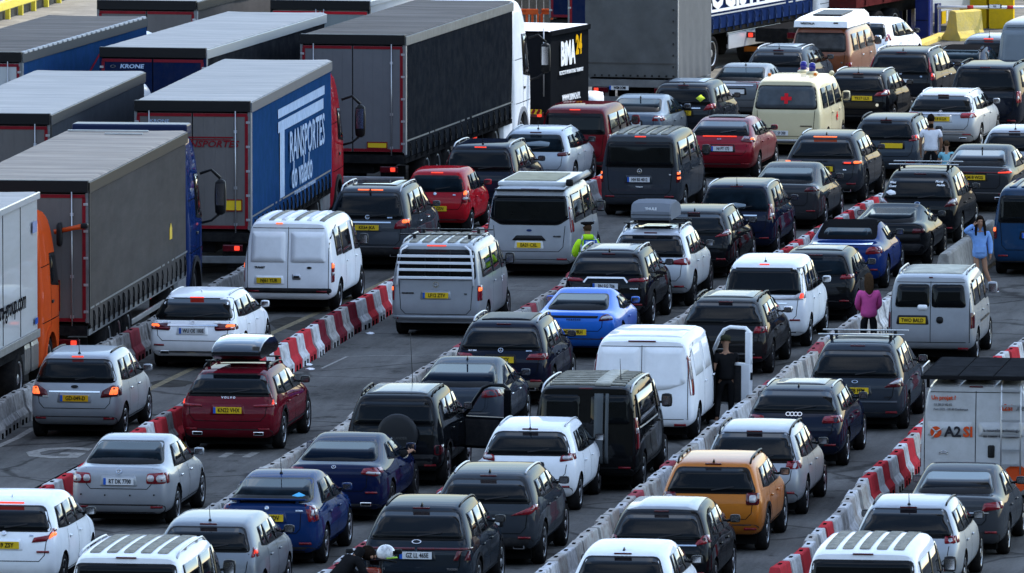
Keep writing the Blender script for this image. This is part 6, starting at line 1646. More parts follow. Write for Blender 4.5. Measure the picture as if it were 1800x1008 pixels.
def line_px(name, pts, w, m, z=.004, kind='structure'):
    P_ = [at(x, y, z) for x, y in pts]; bm = bmesh.new(); rows = []
    for i, p in enumerate(P_):
        d = (P_[min(i + 1, len(P_) - 1)] - P_[max(i - 1, 0)]); d.z = 0; d.normalize(); n = Vector((-d.y, d.x, 0)) * w / 2
        rows.append((bm.verts.new(p + n), bm.verts.new(p - n)))
    for a, b in zip(rows, rows[1:]): bm.faces.new((a[0], b[0], b[1], a[1]))
    o = mobj(name, bm_mesh(bm, m)); o['kind'] = kind
    return o
WORNW = mat('worn_white_marking', (.30, .29, .27), .8, var=.2, scale=5, dirt=(.10, .095, .085), dirt_amt=.9)
WORNY = mat('worn_cream_marking', (.24, .20, .13), .8, var=.2, scale=4, dirt=(.08, .08, .07), dirt_amt=.9)
sheet('sunlit_apron', [(-120, 95), (110, 95), (420, -60), (420, -420), (-900, -420), (-900, 95)], SUNGND, .004)
sheet('hatched_road', [(1150, 178), (1330, 178), (1700, 60), (2300, -100), (2300, -300), (1400, -100)], mat('sunlit_road', (.17, .155, .13), .85, var=.3, scale=.6, dirt=(.07, .07, .07), dirt_amt=.6), .004)  # road colour lightened to carry the sunlight at the far end
YHATCH = mat('yellow_box_marking', (.50, .34, .08), .8, var=.2, scale=3, dirt=(.12, .11, .09), dirt_amt=.7)
for k in range(9):
    line_px('road_marking', [(1215 + k * 16, 158 - k * 5.0), (1275 + k * 16, 142 - k * 5.0)], .17, YHATCH, .008)
line_px('road_marking', [(1225, 128), (1290, 111), (1340, 94)], .14, WORNW, .012)
line_px('road_marking', [(1205, 150), (1245, 143)], .30, WORNW, .012)
line_px('edge_line', [(230, 700), (330, 652), (460, 594), (560, 549), (640, 513), (700, 485)], .16, WORNY)
line_px('road_marking', [(565, 648), (610, 627), (660, 625), (720, 625), (790, 624)], .06, WORNW)
line_px('road_marking', [(390, 804), (405, 796)], .16, WORNW); line_px('road_marking', [(432, 804), (450, 795)], .16, WORNW)
line_px('road_marking', [(398, 800), (450, 799)], .05, WORNW)
line_px('edge_line', [(-60, 810), (30, 770), (60, 752)], .14, WORNW)
line_px('kerb_line', [(-10, 905), (60, 860), (160, 808), (240, 764)], .08, SEAM)
p_ = at(98, 797, .006)
G_ = mobj('lane_letter_marking', text_mesh('G', 2.7, WORNW, .62, bold=.06, ext=.001), None, (p_.x, p_.y, .006), (0, 0, -theta_of(3550)))
tag(G_, 'worn white letter G painted on the empty lane at the left', 'road marking')
DARKM = mat('tar_patch', (.055, .052, .047), .7, var=.3)
for (x, y, sx, sy) in ((520, 568, .6, .3), (300, 674, .5, .15), (1265, 640, .6, .2), (1480, 700, .4, .2)):
    p_ = at(x, y, .003); bm = bmesh.new()
    bm.faces.new([bm.verts.new((p_.x + sx * cos(a * pi / 8) * R.uniform(.7, 1), p_.y + sy * 6 * sin(a * pi / 8) * R.uniform(.7, 1), .003)) for a in range(16)])
    o_ = mobj('tar_patch', bm_mesh(bm, DARKM)); o_['kind'] = 'structure'

# ------------------------------------------------------------------ lane barriers
PRED = mat('red_plastic', (.50, .045, .055), .5, var=.18, scale=2, dirt=(.20, .05, .05), dirt_amt=.5)
PREDF = mat('faded_red_plastic', (.34, .07, .085), .5, var=.2, scale=2, dirt=(.16, .10, .10), dirt_amt=.6)
PREDD = mat('maroon_plastic', (.15, .018, .028), .5, var=.2, scale=2, dirt=(.10, .06, .06), dirt_amt=.5)
PWHT = mat('white_plastic', (.60, .60, .61), .5, var=.08, scale=2, dirt=(.17, .15, .13), dirt_amt=.8)
PDIRT = mat('dirty_white_plastic', (.36, .35, .34), .6, var=.2, scale=2, dirt=(.10, .085, .075), dirt_amt=.9)
PSTAIN = mat('stained_white_plastic', (.44, .43, .40), .55, var=.12, scale=2, dirt=(.20, .11, .09), dirt_amt=.75)
def block_mesh(m):
    bm = bmesh.new()
    prof = [(.215, 0), (.215, .17), (.135, .29), (.085, .58), (.07, .60)]
    def sec(y, k):
        pts = [(-x * (1 - k), z) for x, z in prof] + [(x * (1 - k), z) for x, z in reversed(prof)]
        return [bm.verts.new((x, y, z)) for x, z in pts]
    ys = [(0.008, .0), (.20, .0), (.24, .07), (.36, .07), (.40, 0), (.60, .0), (.64, .07), (.76, .07), (.80, 0), (.992, 0)]
    S_ = [sec(y, k) for y, k in ys]
    n = len(S_[0])
    for A, B in zip(S_, S_[1:]):
        for k in range(n):
            f = bm.faces.new((A[k], A[(k + 1) % n], B[(k + 1) % n], B[k]))
    bm.faces.new(S_[0]); bm.faces.new(S_[-1][::-1])
    # near-black boxes paint in the shade of fork and top slots; link lug
    for y in (.30, .70):
        b_box(bm, (.20, y, .05), (.05, .13, .10), mi=1)
    b_box(bm, (0, .5, .603), (.05, .16, .02), mi=1)
    b_box(bm, (0, .0, .28), (.12, .03, .40), mi=0)
    return bm_mesh(bm, [m, SEAM])
BM_ = {m.name: block_mesh(m) for m in (PRED, PREDF, PREDD, PWHT, PDIRT, PSTAIN)}
ORD = ['first', 'second', 'third', 'fourth', 'fifth', 'sixth', 'seventh', 'eighth', 'ninth', 'tenth', 'eleventh', 'twelfth', 'thirteenth', 'fourteenth', 'fifteenth', 'sixteenth', 'seventeenth', 'eighteenth', 'nineteenth', 'twentieth']
TENS = {2: 'twenty', 3: 'thirty', 4: 'forty', 5: 'fifty', 6: 'sixty', 7: 'seventy'}
def ordn(i):
    n = i + 1
    if n <= 20: return ORD[n - 1]
    t, u = divmod(n, 10)
    return (TENS[t] + '-' + ORD[u - 1]) if u else TENS[t][:-1] + 'ieth'
def barrier_row(top_px, pattern, desc, group, h=.60, seed=0):
    P_ = [at(x, y, h) for x, y in top_px]
    for p in P_: p.z = 0
    # walk along the polyline at one-metre steps, smoothed
    seg = [(P_[i + 1] - P_[i]).length for i in range(len(P_) - 1)]; tot = sum(seg)
    def pt(s):
        for i, l in enumerate(seg):
            if s <= l or i == len(seg) - 1: return P_[i] + (P_[i + 1] - P_[i]) * (s / l)
            s -= l
    n = int(tot); rr = random.Random(seed); cnt = {}
    q = [pt(k * 1.0) for k in range(n + 1)]
    q = [q[0]] + [(q[i - 1] + q[i] * 2 + q[i + 1]) / 4 for i in range(1, n)] + [q[n]]
    for k in range(n):
        d = q[k + 1] - q[k]
        m = pattern(k, k / n, rr)
        rz = math.atan2(-d.x, d.y) + rr.uniform(-.035, .035)
        o = bpy.data.objects.new('barrier_block', BM_[m.name]); COL.objects.link(o)
        o.location = q[k] + Vector((rr.uniform(-.04, .04), rr.uniform(-.01, .01), 0)); o.rotation_euler = (0, 0, rz); o.scale = (1, d.length * rr.uniform(.97, 1.0), 1 + rr.uniform(-.01, .01))
        cw = {'red_plastic': 'red', 'faded_red_plastic': 'faded red', 'maroon_plastic': 'maroon', 'white_plastic': 'white', 'dirty_white_plastic': 'dirty white', 'stained_white_plastic': 'stained white'}[m.name]
        i = cnt.get(cw, 0); cnt[cw] = i + 1
        tag(o, '%s %s block from below in the barrier row %s' % (ordn(i), cw, desc), 'barrier block', group)
def alt(p1, p2, pdir=0.0):
    def f(k, t, rr):
        if rr.random() < pdir: return rr.choice([PDIRT, PSTAIN])
        return p1 if k % 2 == 0 else p2
    return f
def mostly(white, red, pr, seq=None):
    return lambda k, t, rr: (red if rr.random() < pr else white)
barrier_row([(-30, 722), (0, 704), (72, 666), (175, 607), (270, 559), (370, 502), (430, 469), (560, 402)], lambda k, t, rr: rr.choice([PREDF]) if k % 9 == 7 else PDIRT, 'beside the lorries', 'dirty barrier blocks beside the lorries', seed=1)
def r2(k, t, rr):
    if k % 2 == 0: return PREDD if rr.random() < .18 else PRED
    return PDIRT if rr.random() < .25 else PWHT
barrier_row([(20, 884), (47, 872), (115, 836), (160, 810), (220, 768), (277, 734), (325, 711), (400, 663), (477, 616), (552, 571), (610, 536), (662, 508), (690, 490), (800, 425), (900, 375), (1000, 335), (1057, 308), (1120, 275)], r2, 'left of the silver saloon', 'red and white barrier blocks of the left lane', seed=2)
def r3(k, t, rr):
    if t > .80 and rr.random() < .35: return PREDF
    if rr.random() < .10: return PREDF
    return PSTAIN if rr.random() < .5 else PDIRT
barrier_row([(270, 952), (300, 931), (360, 903), (425, 858), (450, 831), (525, 788), (610, 745), (625, 721), (680, 686), (755, 644), (822, 599), (900, 554), (982, 504), (1007, 477), (1080, 432)], r3, 'left of the blue coupe', 'stained barrier blocks of the middle lane', seed=3)
def r4(k, t, rr):
    if t > .72: return PRED if k % 2 else PWHT
    if t < .35: return PREDF if (k % 3 == 1) else PWHT
    return PREDF if rr.random() < .25 else PSTAIN
barrier_row([(560, 1012), (600, 986), (637, 956), (662, 941), (727, 893), (762, 878), (810, 836), (847, 813), (960, 730), (1080, 633), (1170, 569), (1200, 554), (1270, 506), (1360, 449), (1395, 427), (1450, 394), (1512, 359), (1555, 339), (1610, 318)], r4, 'left of the orange crossover', 'red and white barrier blocks of the centre lane', seed=4)
def r5(k, t, rr):
    if rr.random() < .14: return PREDF
    return PSTAIN if rr.random() < .7 else PWHT
barrier_row([(940, 1010), (1020, 946), (1070, 906), (1125, 858), (1180, 811), (1237, 763), (1282, 726), (1350, 674), (1420, 624), (1450, 594), (1510, 554), (1620, 482), (1645, 462)], r5, 'right of the orange crossover', 'stained barrier blocks of the right lane', seed=5)
barrier_row([(1362, 998), (1410, 971), (1425, 943), (1460, 916), (1490, 876), (1525, 831), (1562, 808), (1600, 764), (1680, 694), (1752, 630), (1800, 597), (1850, 560)], alt(PRED, PWHT, .12), 'left of the A2SI van', 'red and white barrier blocks of the far right lane', seed=6)

# ------------------------------------------------------------------ concrete barrier pieces by the girl
CONC = mat('weathered_concrete', (.30, .29, .27), .85, var=.18, scale=1.5, dirt=(.10, .09, .08), dirt_amt=.7, bump=.5, bscale=20)
def jersey(Lj, H=.85, m=CONC, w0=.30, w1=.10):
    bm = bmesh.new()
    prof = [(w0, 0), (w0, .10), (w0 * .62, .30), (w1, H - .04), (w1 - .03, H)]
    def sec(y, dz=0):
        return [bm.verts.new((-x, y, z)) for x, z in prof] + [bm.verts.new((x, y, z)) for x, z in reversed(prof)]
    S_ = [sec(y) for y in (0, .06, Lj / 3, Lj * 2 / 3, Lj - .06, Lj)]
    n = len(S_[0])
    for A, B in zip(S_, S_[1:]):
        for k in range(n): bm.faces.new((A[k], A[(k + 1) % n], B[(k + 1) % n], B[k]))
    bm.faces.new(S_[0]); bm.faces.new(S_[-1][::-1])
    for v in bm.verts: v.co += Vector((R.uniform(-.008, .008), 0, R.uniform(-.008, .004)))
    return bm_mesh(bm, m)
for (a, b, lab) in (((1658, 447), (1700, 417), 'weathered grey concrete barrier left of the girl in the blue hoodie'), ((1703, 415), (1742, 386), 'weathered grey concrete barrier behind the girl in the blue hoodie')):
    A, B = at(*a, .85), at(*b, .85); A.z = B.z = 0
    d = B - A
    o = mobj('concrete_barrier', jersey(d.length - .1), None, A, (0, 0, math.atan2(-d.x, d.y)))
    tag(o, lab, 'concrete barrier', 'concrete barriers by the girl')
A = at(1660, 470, .5); A.z = 0
for k, (dx, lab) in enumerate(((0, 'pale plastic barrier end block leaning at the start of the concrete barrier'), (-.55, 'short pale plastic block beside the end of the concrete barrier'))):
    bm = bmesh.new(); b_box(bm, (0, 0, .25), (.5, .6, .5), bev=.05); b_box(bm, (0, -.31, .25), (.1, .04, .4)); b_box(bm, (0, 0, .52), (.2, .5, .06), bev=.02)
    o = mobj('plastic_end_block', bm_mesh(bm, PSTAIN), None, A + Vector((dx, -1.5 * k, 0)), (0, 0, .3 - .5 * k))
    tag(o, lab, 'barrier block')
# ------------------------------------------------------------------ put the vehicles down
BYK = {}
for S in VS:
    build_vehicle(S); BYK[S['key']] = S
DUSTSHEEN = mat('dusty_sheen_rib', (.30, .29, .25), .6, var=.3, scale=5, dirt=(.12, .11, .09), dirt_amt=.6)  # tan ribs: dust, and painted-in roof reflections on the black van
for S in VS:
    P = S['P']; root = S['root']; bvh = BAKED[S['key']]['bvh']; hw = P['W'] / 2; L = P['L']; H = P['H']
    if S.get('roofribs'):
        n = S['roofribs']; rm = DUSTSHEEN if S.get('dirtroof') else S['paint']
        w_ = hw * P['tw'] * .80
        y0, y1 = .35, L * .62
        if S.get('stripe_roof') or S['key'] == 'transit':
            for k in range(n):
                y = y0 + (y1 - y0) * k / n; x0 = -w_; 
                if S['key'] == 'transit':
                    xx = -w_ + 2 * w_ * k / (n - 1)
                    patch(bvh, 'top', [(xx - .05, y0), (xx + .05, y0), (xx + .05, y1), (xx - .05, y1)], .022, rm if k % 2 else S['paint'], 'roof_rib', root, grid=.4)
                else:
                    patch(bvh, 'top', [(-w_, y), (w_, y), (w_, y + (y1 - y0) / n * .45), (-w_, y + (y1 - y0) / n * .45)], .022, rm, 'roof_rib', root, grid=.3)
        else:
            for k in range(n):
                xx = -w_ + 2 * w_ * (k + .5) / n; ww_ = w_ / n * .62
                patch(bvh, 'top', [(xx - ww_, y0), (xx + ww_, y0), (xx + ww_, y1), (xx - ww_, y1)], .020, rm, 'roof_rib', root, rad=.04, grid=.3)
def tp(S, x, y): return hit(BAKED[S['key']]['bvh'], 'top', x, y)[0]
# vivaro roof stripe
S = BYK['vivaro']; patch(BAKED['vivaro']['bvh'], 'top', [(.14, .3), (.42, .3), (.42, 2.9), (.14, 2.9)], .036, mat('pale_stripe', (.42, .41, .36), .5, var=.3, scale=6), 'stripe', S['root'], grid=.3)
# slatted carrier on the camper van
S = BYK['t5']; root = S['root']; zz = [1.26, 1.42, 1.56, 1.70]
bm = bmesh.new()
for s in (-1, 1):
    b_tube(bm, [(s * .80, -.10, 1.10), (s * .78, -.05, 1.45), (s * .72, .02, 1.82), (s * .60, .10, 1.90)], .022, 6)
mobj('carrier_frame', bm_mesh(bm, WHT), root)
for z in zz:
    bm = bmesh.new(); y_ = -.08 + (z - 1.2) * .15; b_box(bm, (0, y_, z), (1.60, .035, .055), bev=.01)
    mobj('carrier_bar', bm_mesh(bm, WHT), root)
for x in (-.22, .06, .30):
    bm = bmesh.new(); b_tube(bm, [(x, -.05, 1.24), (x, .03, 1.84)], .012, 5); mobj('carrier_strap', bm_mesh(bm, TRIM), root)
p_, n_ = hit(BAKED['t5']['bvh'], 'right', 2.9, 1.0)
mobj('badge', text_mesh('T5', .16, WHT, .9, bold=.004), root, p_ + Vector((.015, 0, 0)), SIDE)
# awning and pop-top on the silver van
S = BYK['tourneo']; root = S['root']
bm = bmesh.new(); b_box(bm, (-.02, 2.0, 2.045), (1.50, 3.0, .09), bev=.03); mobj('pop_top', bm_mesh(bm, paint((.55, .57, .58))), root)
patch_ = mobj('roof_mat', cbox((1.15, 2.2, .02), mat('tan_roof_mat', (.36, .34, .25), .6, var=.2)), root, (-.1, 1.9, 2.10))
bm = bmesh.new(); b_tube(bm, [(.86, .25, 2.10), (.86, 3.0, 2.10)], .075, 10); mobj('awning', bm_mesh(bm, mat('awning_grey', (.16, .17, .18), .4)), root)
for y in (.25, 3.0): mobj('awning_cap', clump(.17, .10, .17, TRIM), root, (.86, y, 2.10))
bm = bmesh.new(); b_box(bm, (0, .10, 1.94), (1.56, .10, .04), bev=.01); mobj('roof_gasket', bm_mesh(bm, TRIM), root)
# beacons and crosses on the ambulance
S = BYK['ambulance']; root = S['root']
BLUEB = mat('blue_beacon', (.008, .010, .20), .15, 0, .6); REDX = mat('cross_red', (.55, .02, .03), .5)
for (x, y, b) in ((.02, 2.6, 0), (.36, 1.9, 0)):
    p = tp(S, x, y)
    bm = bmesh.new(); b_lathe(bm, [(-.01, .16), (.05, .15), (.08, .09)], 16, 'z'); o = mobj('beacon_base', bm_mesh(bm, CREAM), root, p)
    bm = bmesh.new(); b_lathe(bm, [(0, .085), (.16, .085), (.20, .065), (.215, .02)], 16, 'z'); mobj('blue_beacon', bm_mesh(bm, BLUEB), o, (0, 0, .08))
p = tp(S, .70, 2.9)
bm = bmesh.new(); bmesh.ops.create_uvsphere(bm, u_segments=12, v_segments=8, radius=.065); mobj('horn_ball', bm_mesh(bm, CREAM, True), root, p + Vector((0, 0, .06)))
for x, y in ((.52, 1.4), (-.62, 1.2)):
    bm = bmesh.new(); bmesh.ops.create_uvsphere(bm, u_segments=10, v_segments=6, radius=.05); mobj('amber_lamp', bm_mesh(bm, mat('amber_lens', (.5, .13, .01), .2), True), root, tp(S, x, y) + Vector((0, 0, .03)))
def cross(s, m):
    bm = bmesh.new(); a = s / 6; b = s / 2
    vs = [(-a, b), (a, b), (a, a), (b, a), (b, -a), (a, -a), (a, -b), (-a, -b), (-a, -a), (-b, -a), (-b, a), (-a, a)]
    f = bm.faces.new([bm.verts.new((x, 0, z)) for x, z in vs]); g = bmesh.ops.extrude_face_region(bm, geom=[f])
    bmesh.ops.translate(bm, verts=[v for v in g['geom'] if isinstance(v, bmesh.types.BMVert)], vec=(0, .006, 0))
    return bm_mesh(bm, m)
bv = BAKED['ambulance']['bvh']
p, n = hit(bv, 'rear', 0, 1.46); mobj('red_cross', cross(.27, REDX), root, p + n * .03, (-n).to_track_quat('Y', 'Z').to_euler())
p, n = hit(bv, 'right', 2.35, .88); mobj('red_cross', cross(.22, REDX), root, p + n * .02, (0, 0, pi / 2))
# raised roof on the vintage camper
S = BYK['t2']; root = S['root']
bm = bmesh.new()
prof = [(.15, .74, 1.90), (.18, .73, 2.06), (.30, .62, 2.15), (3.2, .60, 2.22), (3.5, .66, 2.10), (3.55, .70, 1.90)]
rows = [[bm.verts.new((x * u, y, z)) for u in (-1, -.8, .8, 1)] for y, x, z in prof]
for A, B in zip(rows, rows[1:]):
    for k in range(3): bm.faces.new((A[k], A[k + 1], B[k + 1], B[k]))
# sides
lowL = [bm.verts.new((-.74, .2 + 3.3 * k / 3, 1.88)) for k in range(4)]; lowR = [bm.verts.new((.74, .2 + 3.3 * k / 3, 1.88)) for k in range(4)]
for side, low in ((0, lowL), (3, lowR)):
    bm.faces.new([rows[0][side], rows[1][side], rows[2][side], rows[3][side], rows[4][side], rows[5][side]] + low[::-1])
mobj('raised_roof', bm_mesh(bm, WHITE), root)
mobj('roof_hatch', cbox((.80, 1.6, .04), TRIM, .01), root, (.05, 1.6, 2.21), (.02, 0, 0))
mobj('badge', text_mesh('WESTFALIA', .075, INK, 1, bold=.002), root, (-.36, .150, 2.0), REAR)
mobj('vent', cbox((.12, .02, .035), INK), root, (.42, .165, 2.02))
# octavia spoiler
S = BYK['octavia']; bv = BAKED['octavia']['bvh']
p, n = hit(bv, 'top', 0, .16)
bm = bmesh.new(); b_box(bm, (0, 0, 0), (1.30, .20, .035), Matrix.Rotation(-.15, 3, 'X'), bev=.012)
mobj('boot_spoiler', bm_mesh(bm, S['paint']), S['root'], (0, .14, p.z + .05))
for s in (-1, 1): mobj('spoiler_foot', cbox((.05, .12, .06), S['paint']), S['root'], (s * .5, .16, p.z + .02))
# fabric roof on the blue convertible
S = BYK['s5']; bv = BAKED['s5']['bvh']
FAB = mat('black_fabric_roof', (.010, .010, .011), .9, bump=.3, bscale=60)
patch(bv, 'rear', [(-.66, 1.055), (.66, 1.055), (.60, 1.32), (-.60, 1.32)], .009, FAB, 'fabric_hood', S['root'], rad=.08, grid=.1)
patch(bv, 'top', [(-.60, .95), (.60, .95), (.60, 2.75), (-.60, 2.75)], .012, FAB, 'fabric_hood', S['root'], rad=.1, grid=.15)
patch(bv, 'rear', [(-.45, 1.10), (.45, 1.10), (.40, 1.24), (-.40, 1.24)], .020, GLASSB, 'rear_window', S['root'], rad=.05, grid=.1)
S = BYK['mini_conv']; bv = BAKED['mini_conv']['bvh']
patch(bv, 'top', [(-.58, 1.0), (.58, 1.0), (.56, 2.4), (-.56, 2.4)], .012, FAB, 'fabric_hood', S['root'], rad=.1, grid=.15)
# spare wheel and open door on the four by four
S = BYK['freelander']; root = S['root']
bm = bmesh.new(); b_lathe(bm, [(.13, .30), (-.02, .375), (-.10, .36), (-.125, .30), (-.13, .02)], 30, 'y')
sp = mobj('spare_wheel_cover', bm_mesh(bm, mat('vinyl_black', (.020, .021, .023), .4)), root, (.10, -.10, 1.0))
mobj('lettering', text_mesh('FREELANDER', .07, mat('faint_grey_ink', (.09, .09, .09), .5), .9), sp, (0, -.135, -.06), REAR)
mobj('brake_light', cbox((.12, .05, .06), REDD, .015), root, (-.10, .16, 1.33))
def open_door(root, y, z0, z1, hw, m, ang, w=1.0, frame=True, name='front_door', cut=.5):
    bm = bmesh.new()
    # door leaf: local x = along door (0 hinge .. w), y = thickness, z up
    zb = z0 + (z1 - z0) * cut
    b_box(bm, (w / 2, 0, (z0 + zb) / 2), (w, .10, zb - z0), bev=.03)
    d = mobj(name, bm_mesh(bm, m), root, (hw - .06, y, 0), (0, 0, ang))
    bm = bmesh.new(); b_box(bm, (w / 2, .055 * (1 if ang < 0 else 1), (z0 + zb) / 2), (w - .10, .02, zb - z0 - .10), bev=.01)
    bm2 = bmesh.new()
    pts = [(-.02, 0, zb - .02), (.10, 0, zb + .10), (.28, 0, z1 - .22), (.40, 0, z1 - .06), (.54, 0, z1), (w - .14, 0, z1), (w - .05, 0, z1 - .06), (w - .03, 0, zb - .02)]
    b_tube(bm2, pts, .038, 6); b_box(bm2, (w - .06, 0, (zb + z1) / 2 - .04), (.12, .09, z1 - zb - .04), bev=.02); mobj('window_frame', bm_mesh(bm2, m), d)
    bm3 = bmesh.new(); bm3.faces.new([bm3.verts.new((a, -.0, c)) for a, b, c in pts])
    gm = mat('door_glass', (.9, .95, .95), 0.02)
    b_ = gm.node_tree.nodes['Principled BSDF']; b_.inputs['Transmission Weight'].default_value = 1.0; b_.inputs['IOR'].default_value = 1.02; b_.inputs['Alpha'].default_value = .35
    mobj('window_pane', bm_mesh(bm3, gm), d)
    bm.free()
    # inner trim on the side that faces the cabin
    t = mobj('door_trim', cbox((w - .26, .03, zb - z0 - .10), PLAST, .01), d, (w / 2 - .07, .058 if ang > 0 else -.058, (z0 + zb) / 2))
    return d
open_door(root, 3.05, .45, 1.62, .90, S['paint'], radians(-18), .95)
S = BYK['custom']; root = S['root']
dd = open_door(root, 4.02, .38, 1.86, .82, WHITE, radians(-30), 1.04, cut=.55)
mobj('door_latch', cbox((.02, .06, .14), TRIM), dd, (1.035, 0, .95)); 
patch(BAKED['custom']['bvh'], 'right', [(3.12, .45), (4.12, .45), (4.10, 1.25), (3.95, 1.80), (3.15, 1.80)], .014, SEAM, 'door_opening', root, rad=.05, grid=.2)
# ladder, rack and lettering on the large van
S = BYK['jumper']; root = S['root']; H = 2.28
bm = bmesh.new()
for x in (.46, .80): b_tube(bm, [(x, -.09, .70), (x, -.07, 1.4), (x, -.03, 2.22), (x, .12, 2.34)], .016, 6)
lad = mobj('ladder', bm_mesh(bm, ALU), root)
for k in range(6): mobj('rung', cbox((.34, .03, .035), ALU), lad, (.63, -.085 + .05 * k / 5, .86 + .26 * k))
RACK = mat('rack_black', (.012, .012, .013), .6)
bm = bmesh.new()
for x in (-.94, .94): b_box(bm, (x, 1.75, 2.38), (.05, 3.5, .05))
for y in (.02, 3.5): b_box(bm, (0, y, 2.38), (1.93, .05, .06))
rk = mobj('roof_rack', bm_mesh(bm, RACK), root)
for k in range(3):
    for j in range(2):
        mobj('rack_panel', cbox((.60, 1.68, .03), mat('panel_dark', (.022, .023, .025), .75, var=.3)), rk, (-.625 + .625 * k, .88 + 1.74 * j, 2.405))
for x in (-.94, .94):
    bm = bmesh.new(); b_tube(bm, [(x, .05, 2.41), (x, .05, 2.56), (x, 1.2, 2.56), (x, 1.2, 2.41)], .014, 6); mobj('rack_rail', bm_mesh(bm, ALU), rk)
    for y in (.3, 1.8, 3.2): mobj('rack_foot', cbox((.05, .06, .20), RACK), rk, (x * .92, y, 2.28))
ORI = mat('orange_red_ink', (.55, .07, .02), .5); DKI = mat('dark_ink', (.03, .03, .035), .5)
yq = -.004
def sign_r(t, x, z, size, m, sx=.95, bold=0.0, y=None):
    p, n = hit(BAKED['jumper']['bvh'], 'rear', x, z)
    mobj('lettering', text_mesh(t, size, m, sx, bold=bold), root, (x, p.y - .022, z), REAR)
sign_r('Un projet ?', -.57, 2.02, .10, ORI, .95, .003); sign_r('03 28 27 82 02', -.58, 1.90, .055, DKI); sign_r('Port 2122 - 59140 Dunkerque', -.44, 1.82, .055, DKI, .9)
sign_r('A2', -.40, 1.42, .25, DKI, 1.0, .008); sign_r('SI', -.13, 1.42, .25, ORI, 1.0, .008); sign_r('a2si', .54, 1.86, .16, ORI, .9, .004); sign_r('.net', .80, 1.86, .16, DKI, .8)
sign_r('la nouvelle technologie', .46, 1.46, .075, DKI, .95); sign_r("au coeur de l'industrie", .46, 1.36, .075, DKI, .95)
p, n = hit(BAKED['jumper']['bvh'], 'rear', -.70, 1.42)
bm = bmesh.new(); b_lathe(bm, [(0, .10), (-.012, .10)], 18, 'y'); lg = mobj('logo', bm_mesh(bm, ORI), root, (-.70, p.y - .012, 1.42))
bm = bmesh.new()
for a in (.6, 2.3, 4.2): b_tube(bm, [(0, -.015, 0), (.15 * cos(a), -.015, .13 * sin(a))], .012, 5)
b_lathe(bm, [(-.012, .03), (-.02, .03)], 10, 'y'); mobj('logo_spokes', bm_mesh(bm, JWH), lg)
p, n = hit(BAKED['jumper']['bvh'], 'rear', .82, .62)
bm = bmesh.new(); b_lathe(bm, [(0, .24), (-.012, .24)], 22, 'y'); mobj('logo', bm_mesh(bm, ORI), root, (.72, p.y - .012, .62))
# family stickers
S = BYK['smax_bars']; bv = BAKED['smax_bars']['bvh']
for (x, z, t, s) in ((-.60, 1.39, 'West', .085), (-.60, 1.31, 'Coast', .085), (.46, 1.42, 'Morag', .085), (.50, 1.34, 'Maddie', .08)):
    p, n = hit(bv, 'rear', x, z); q = (-n).to_track_quat('Y', 'Z').to_euler()
    mobj('sticker', text_mesh(t, s, WHT, .8, shear=.3, bold=.002), S['root'], p + n * .03, (q.x + pi / 2, q.y, q.z))
patch(bv, 'rear', [(-.74, 1.18), (-.64, 1.24), (-.52, 1.20), (-.50, 1.14), (-.64, 1.12)], .026, WHT, 'sticker', S['root'], rad=.03)
# papers behind glass, headrests glimpsed
for k_, x, z in (('zafira', -.05, 1.18), ('suv_white_jag', .1, 1.2)):
    bv = BAKED[k_]['bvh']; patch(bv, 'rear', [(x - .32, z - .05), (x + .28, z - .06), (x + .30, z + .03), (x + .05, z + .06), (x - .30, z + .02)], .0165, mat('papers_behind_glass', (.16, .20, .23), .3), 'parcel_shelf_papers', BYK[k_]['root'], rad=.03)
# roof boxes
def roof_box(S, label, m, x, y, z, sx, sy, sz, logo=None, tilt=0):
    bm = bmesh.new()
    prof = [(-.5, .22), (-.5, .42), (-.46, .62), (-.30, .86), (.0, 1.0), (.25, .92), (.44, .55), (.5, .30), (.5, .18), (.40, 0), (-.40, 0)] if not logo else [(-.5, .16), (-.5, .50), (-.43, .93), (-.30, 1.0), (.10, .98), (.38, .72), (.5, .30), (.5, .16), (.42, 0), (-.42, 0)]
    secs = []
    for u, k in ((-1, .90), (-.93, 1), (-.55, 1.04), (0, 1.05), (.55, 1.04), (.93, 1), (1, .90)):
        secs.append([bm.verts.new((u * sx / 2, yy * sy * (1 if abs(u) < .95 else .97), zz * sz * (k if zz > .4 else 1) + (.0 if abs(u) < .95 else .01))) for yy, zz in prof])
    for A, B in zip(secs, secs[1:]):
        for k in range(len(prof)):
            f = bm.faces.new((A[k], A[(k + 1) % len(prof)], B[(k + 1) % len(prof)], B[k])); f.smooth = True
    bm.faces.new(secs[0]); bm.faces.new(secs[-1][::-1])
    M = Matrix.Translation(S['loc']) @ Matrix.Rotation(S['rz'], 4, 'Z')
    p = M @ Vector((x, y, z))
    root = thing('roof_box', label, 'roof box', p, S['rz'])
    root.rotation_euler = (tilt, 0, S['rz'])
    me = bm_mesh(bm, m); me.set_sharp_from_angle(angle=radians(35))
    mobj('shell', me, root)
    mobj('lid_seam', cbox((sx * .985, sy * 1.005, .012), SEAM), root, (0, 0, sz * .33))
    for s in (-1, 1): mobj('mounting_foot', cbox((sx * .8, .08, .07), TRIM, .01), root, (0, s * sy * .25, -.03))
    if logo: mobj('lettering', text_mesh(logo, .075, WHT, 1.1, bold=.003), root, (0, -sy * .5 * .985, sz * .66), REAR)
roof_box(BYK['v60'], 'glossy black roof box strapped on the dark red estate car', mat('gloss_black_shell', (.012, .014, .018), .12, 0, 1.0), .03, 1.85, 1.66, .92, 2.2, .36, tilt=.0)
roof_box(BYK['tarraco'], 'matt grey roof box with a small white logo on the silver white crossover', mat('matt_grey_shell', (.16, .175, .20), .5, var=.05), -.02, 1.55, 1.82, .86, 1.75, .38, logo='THULE')

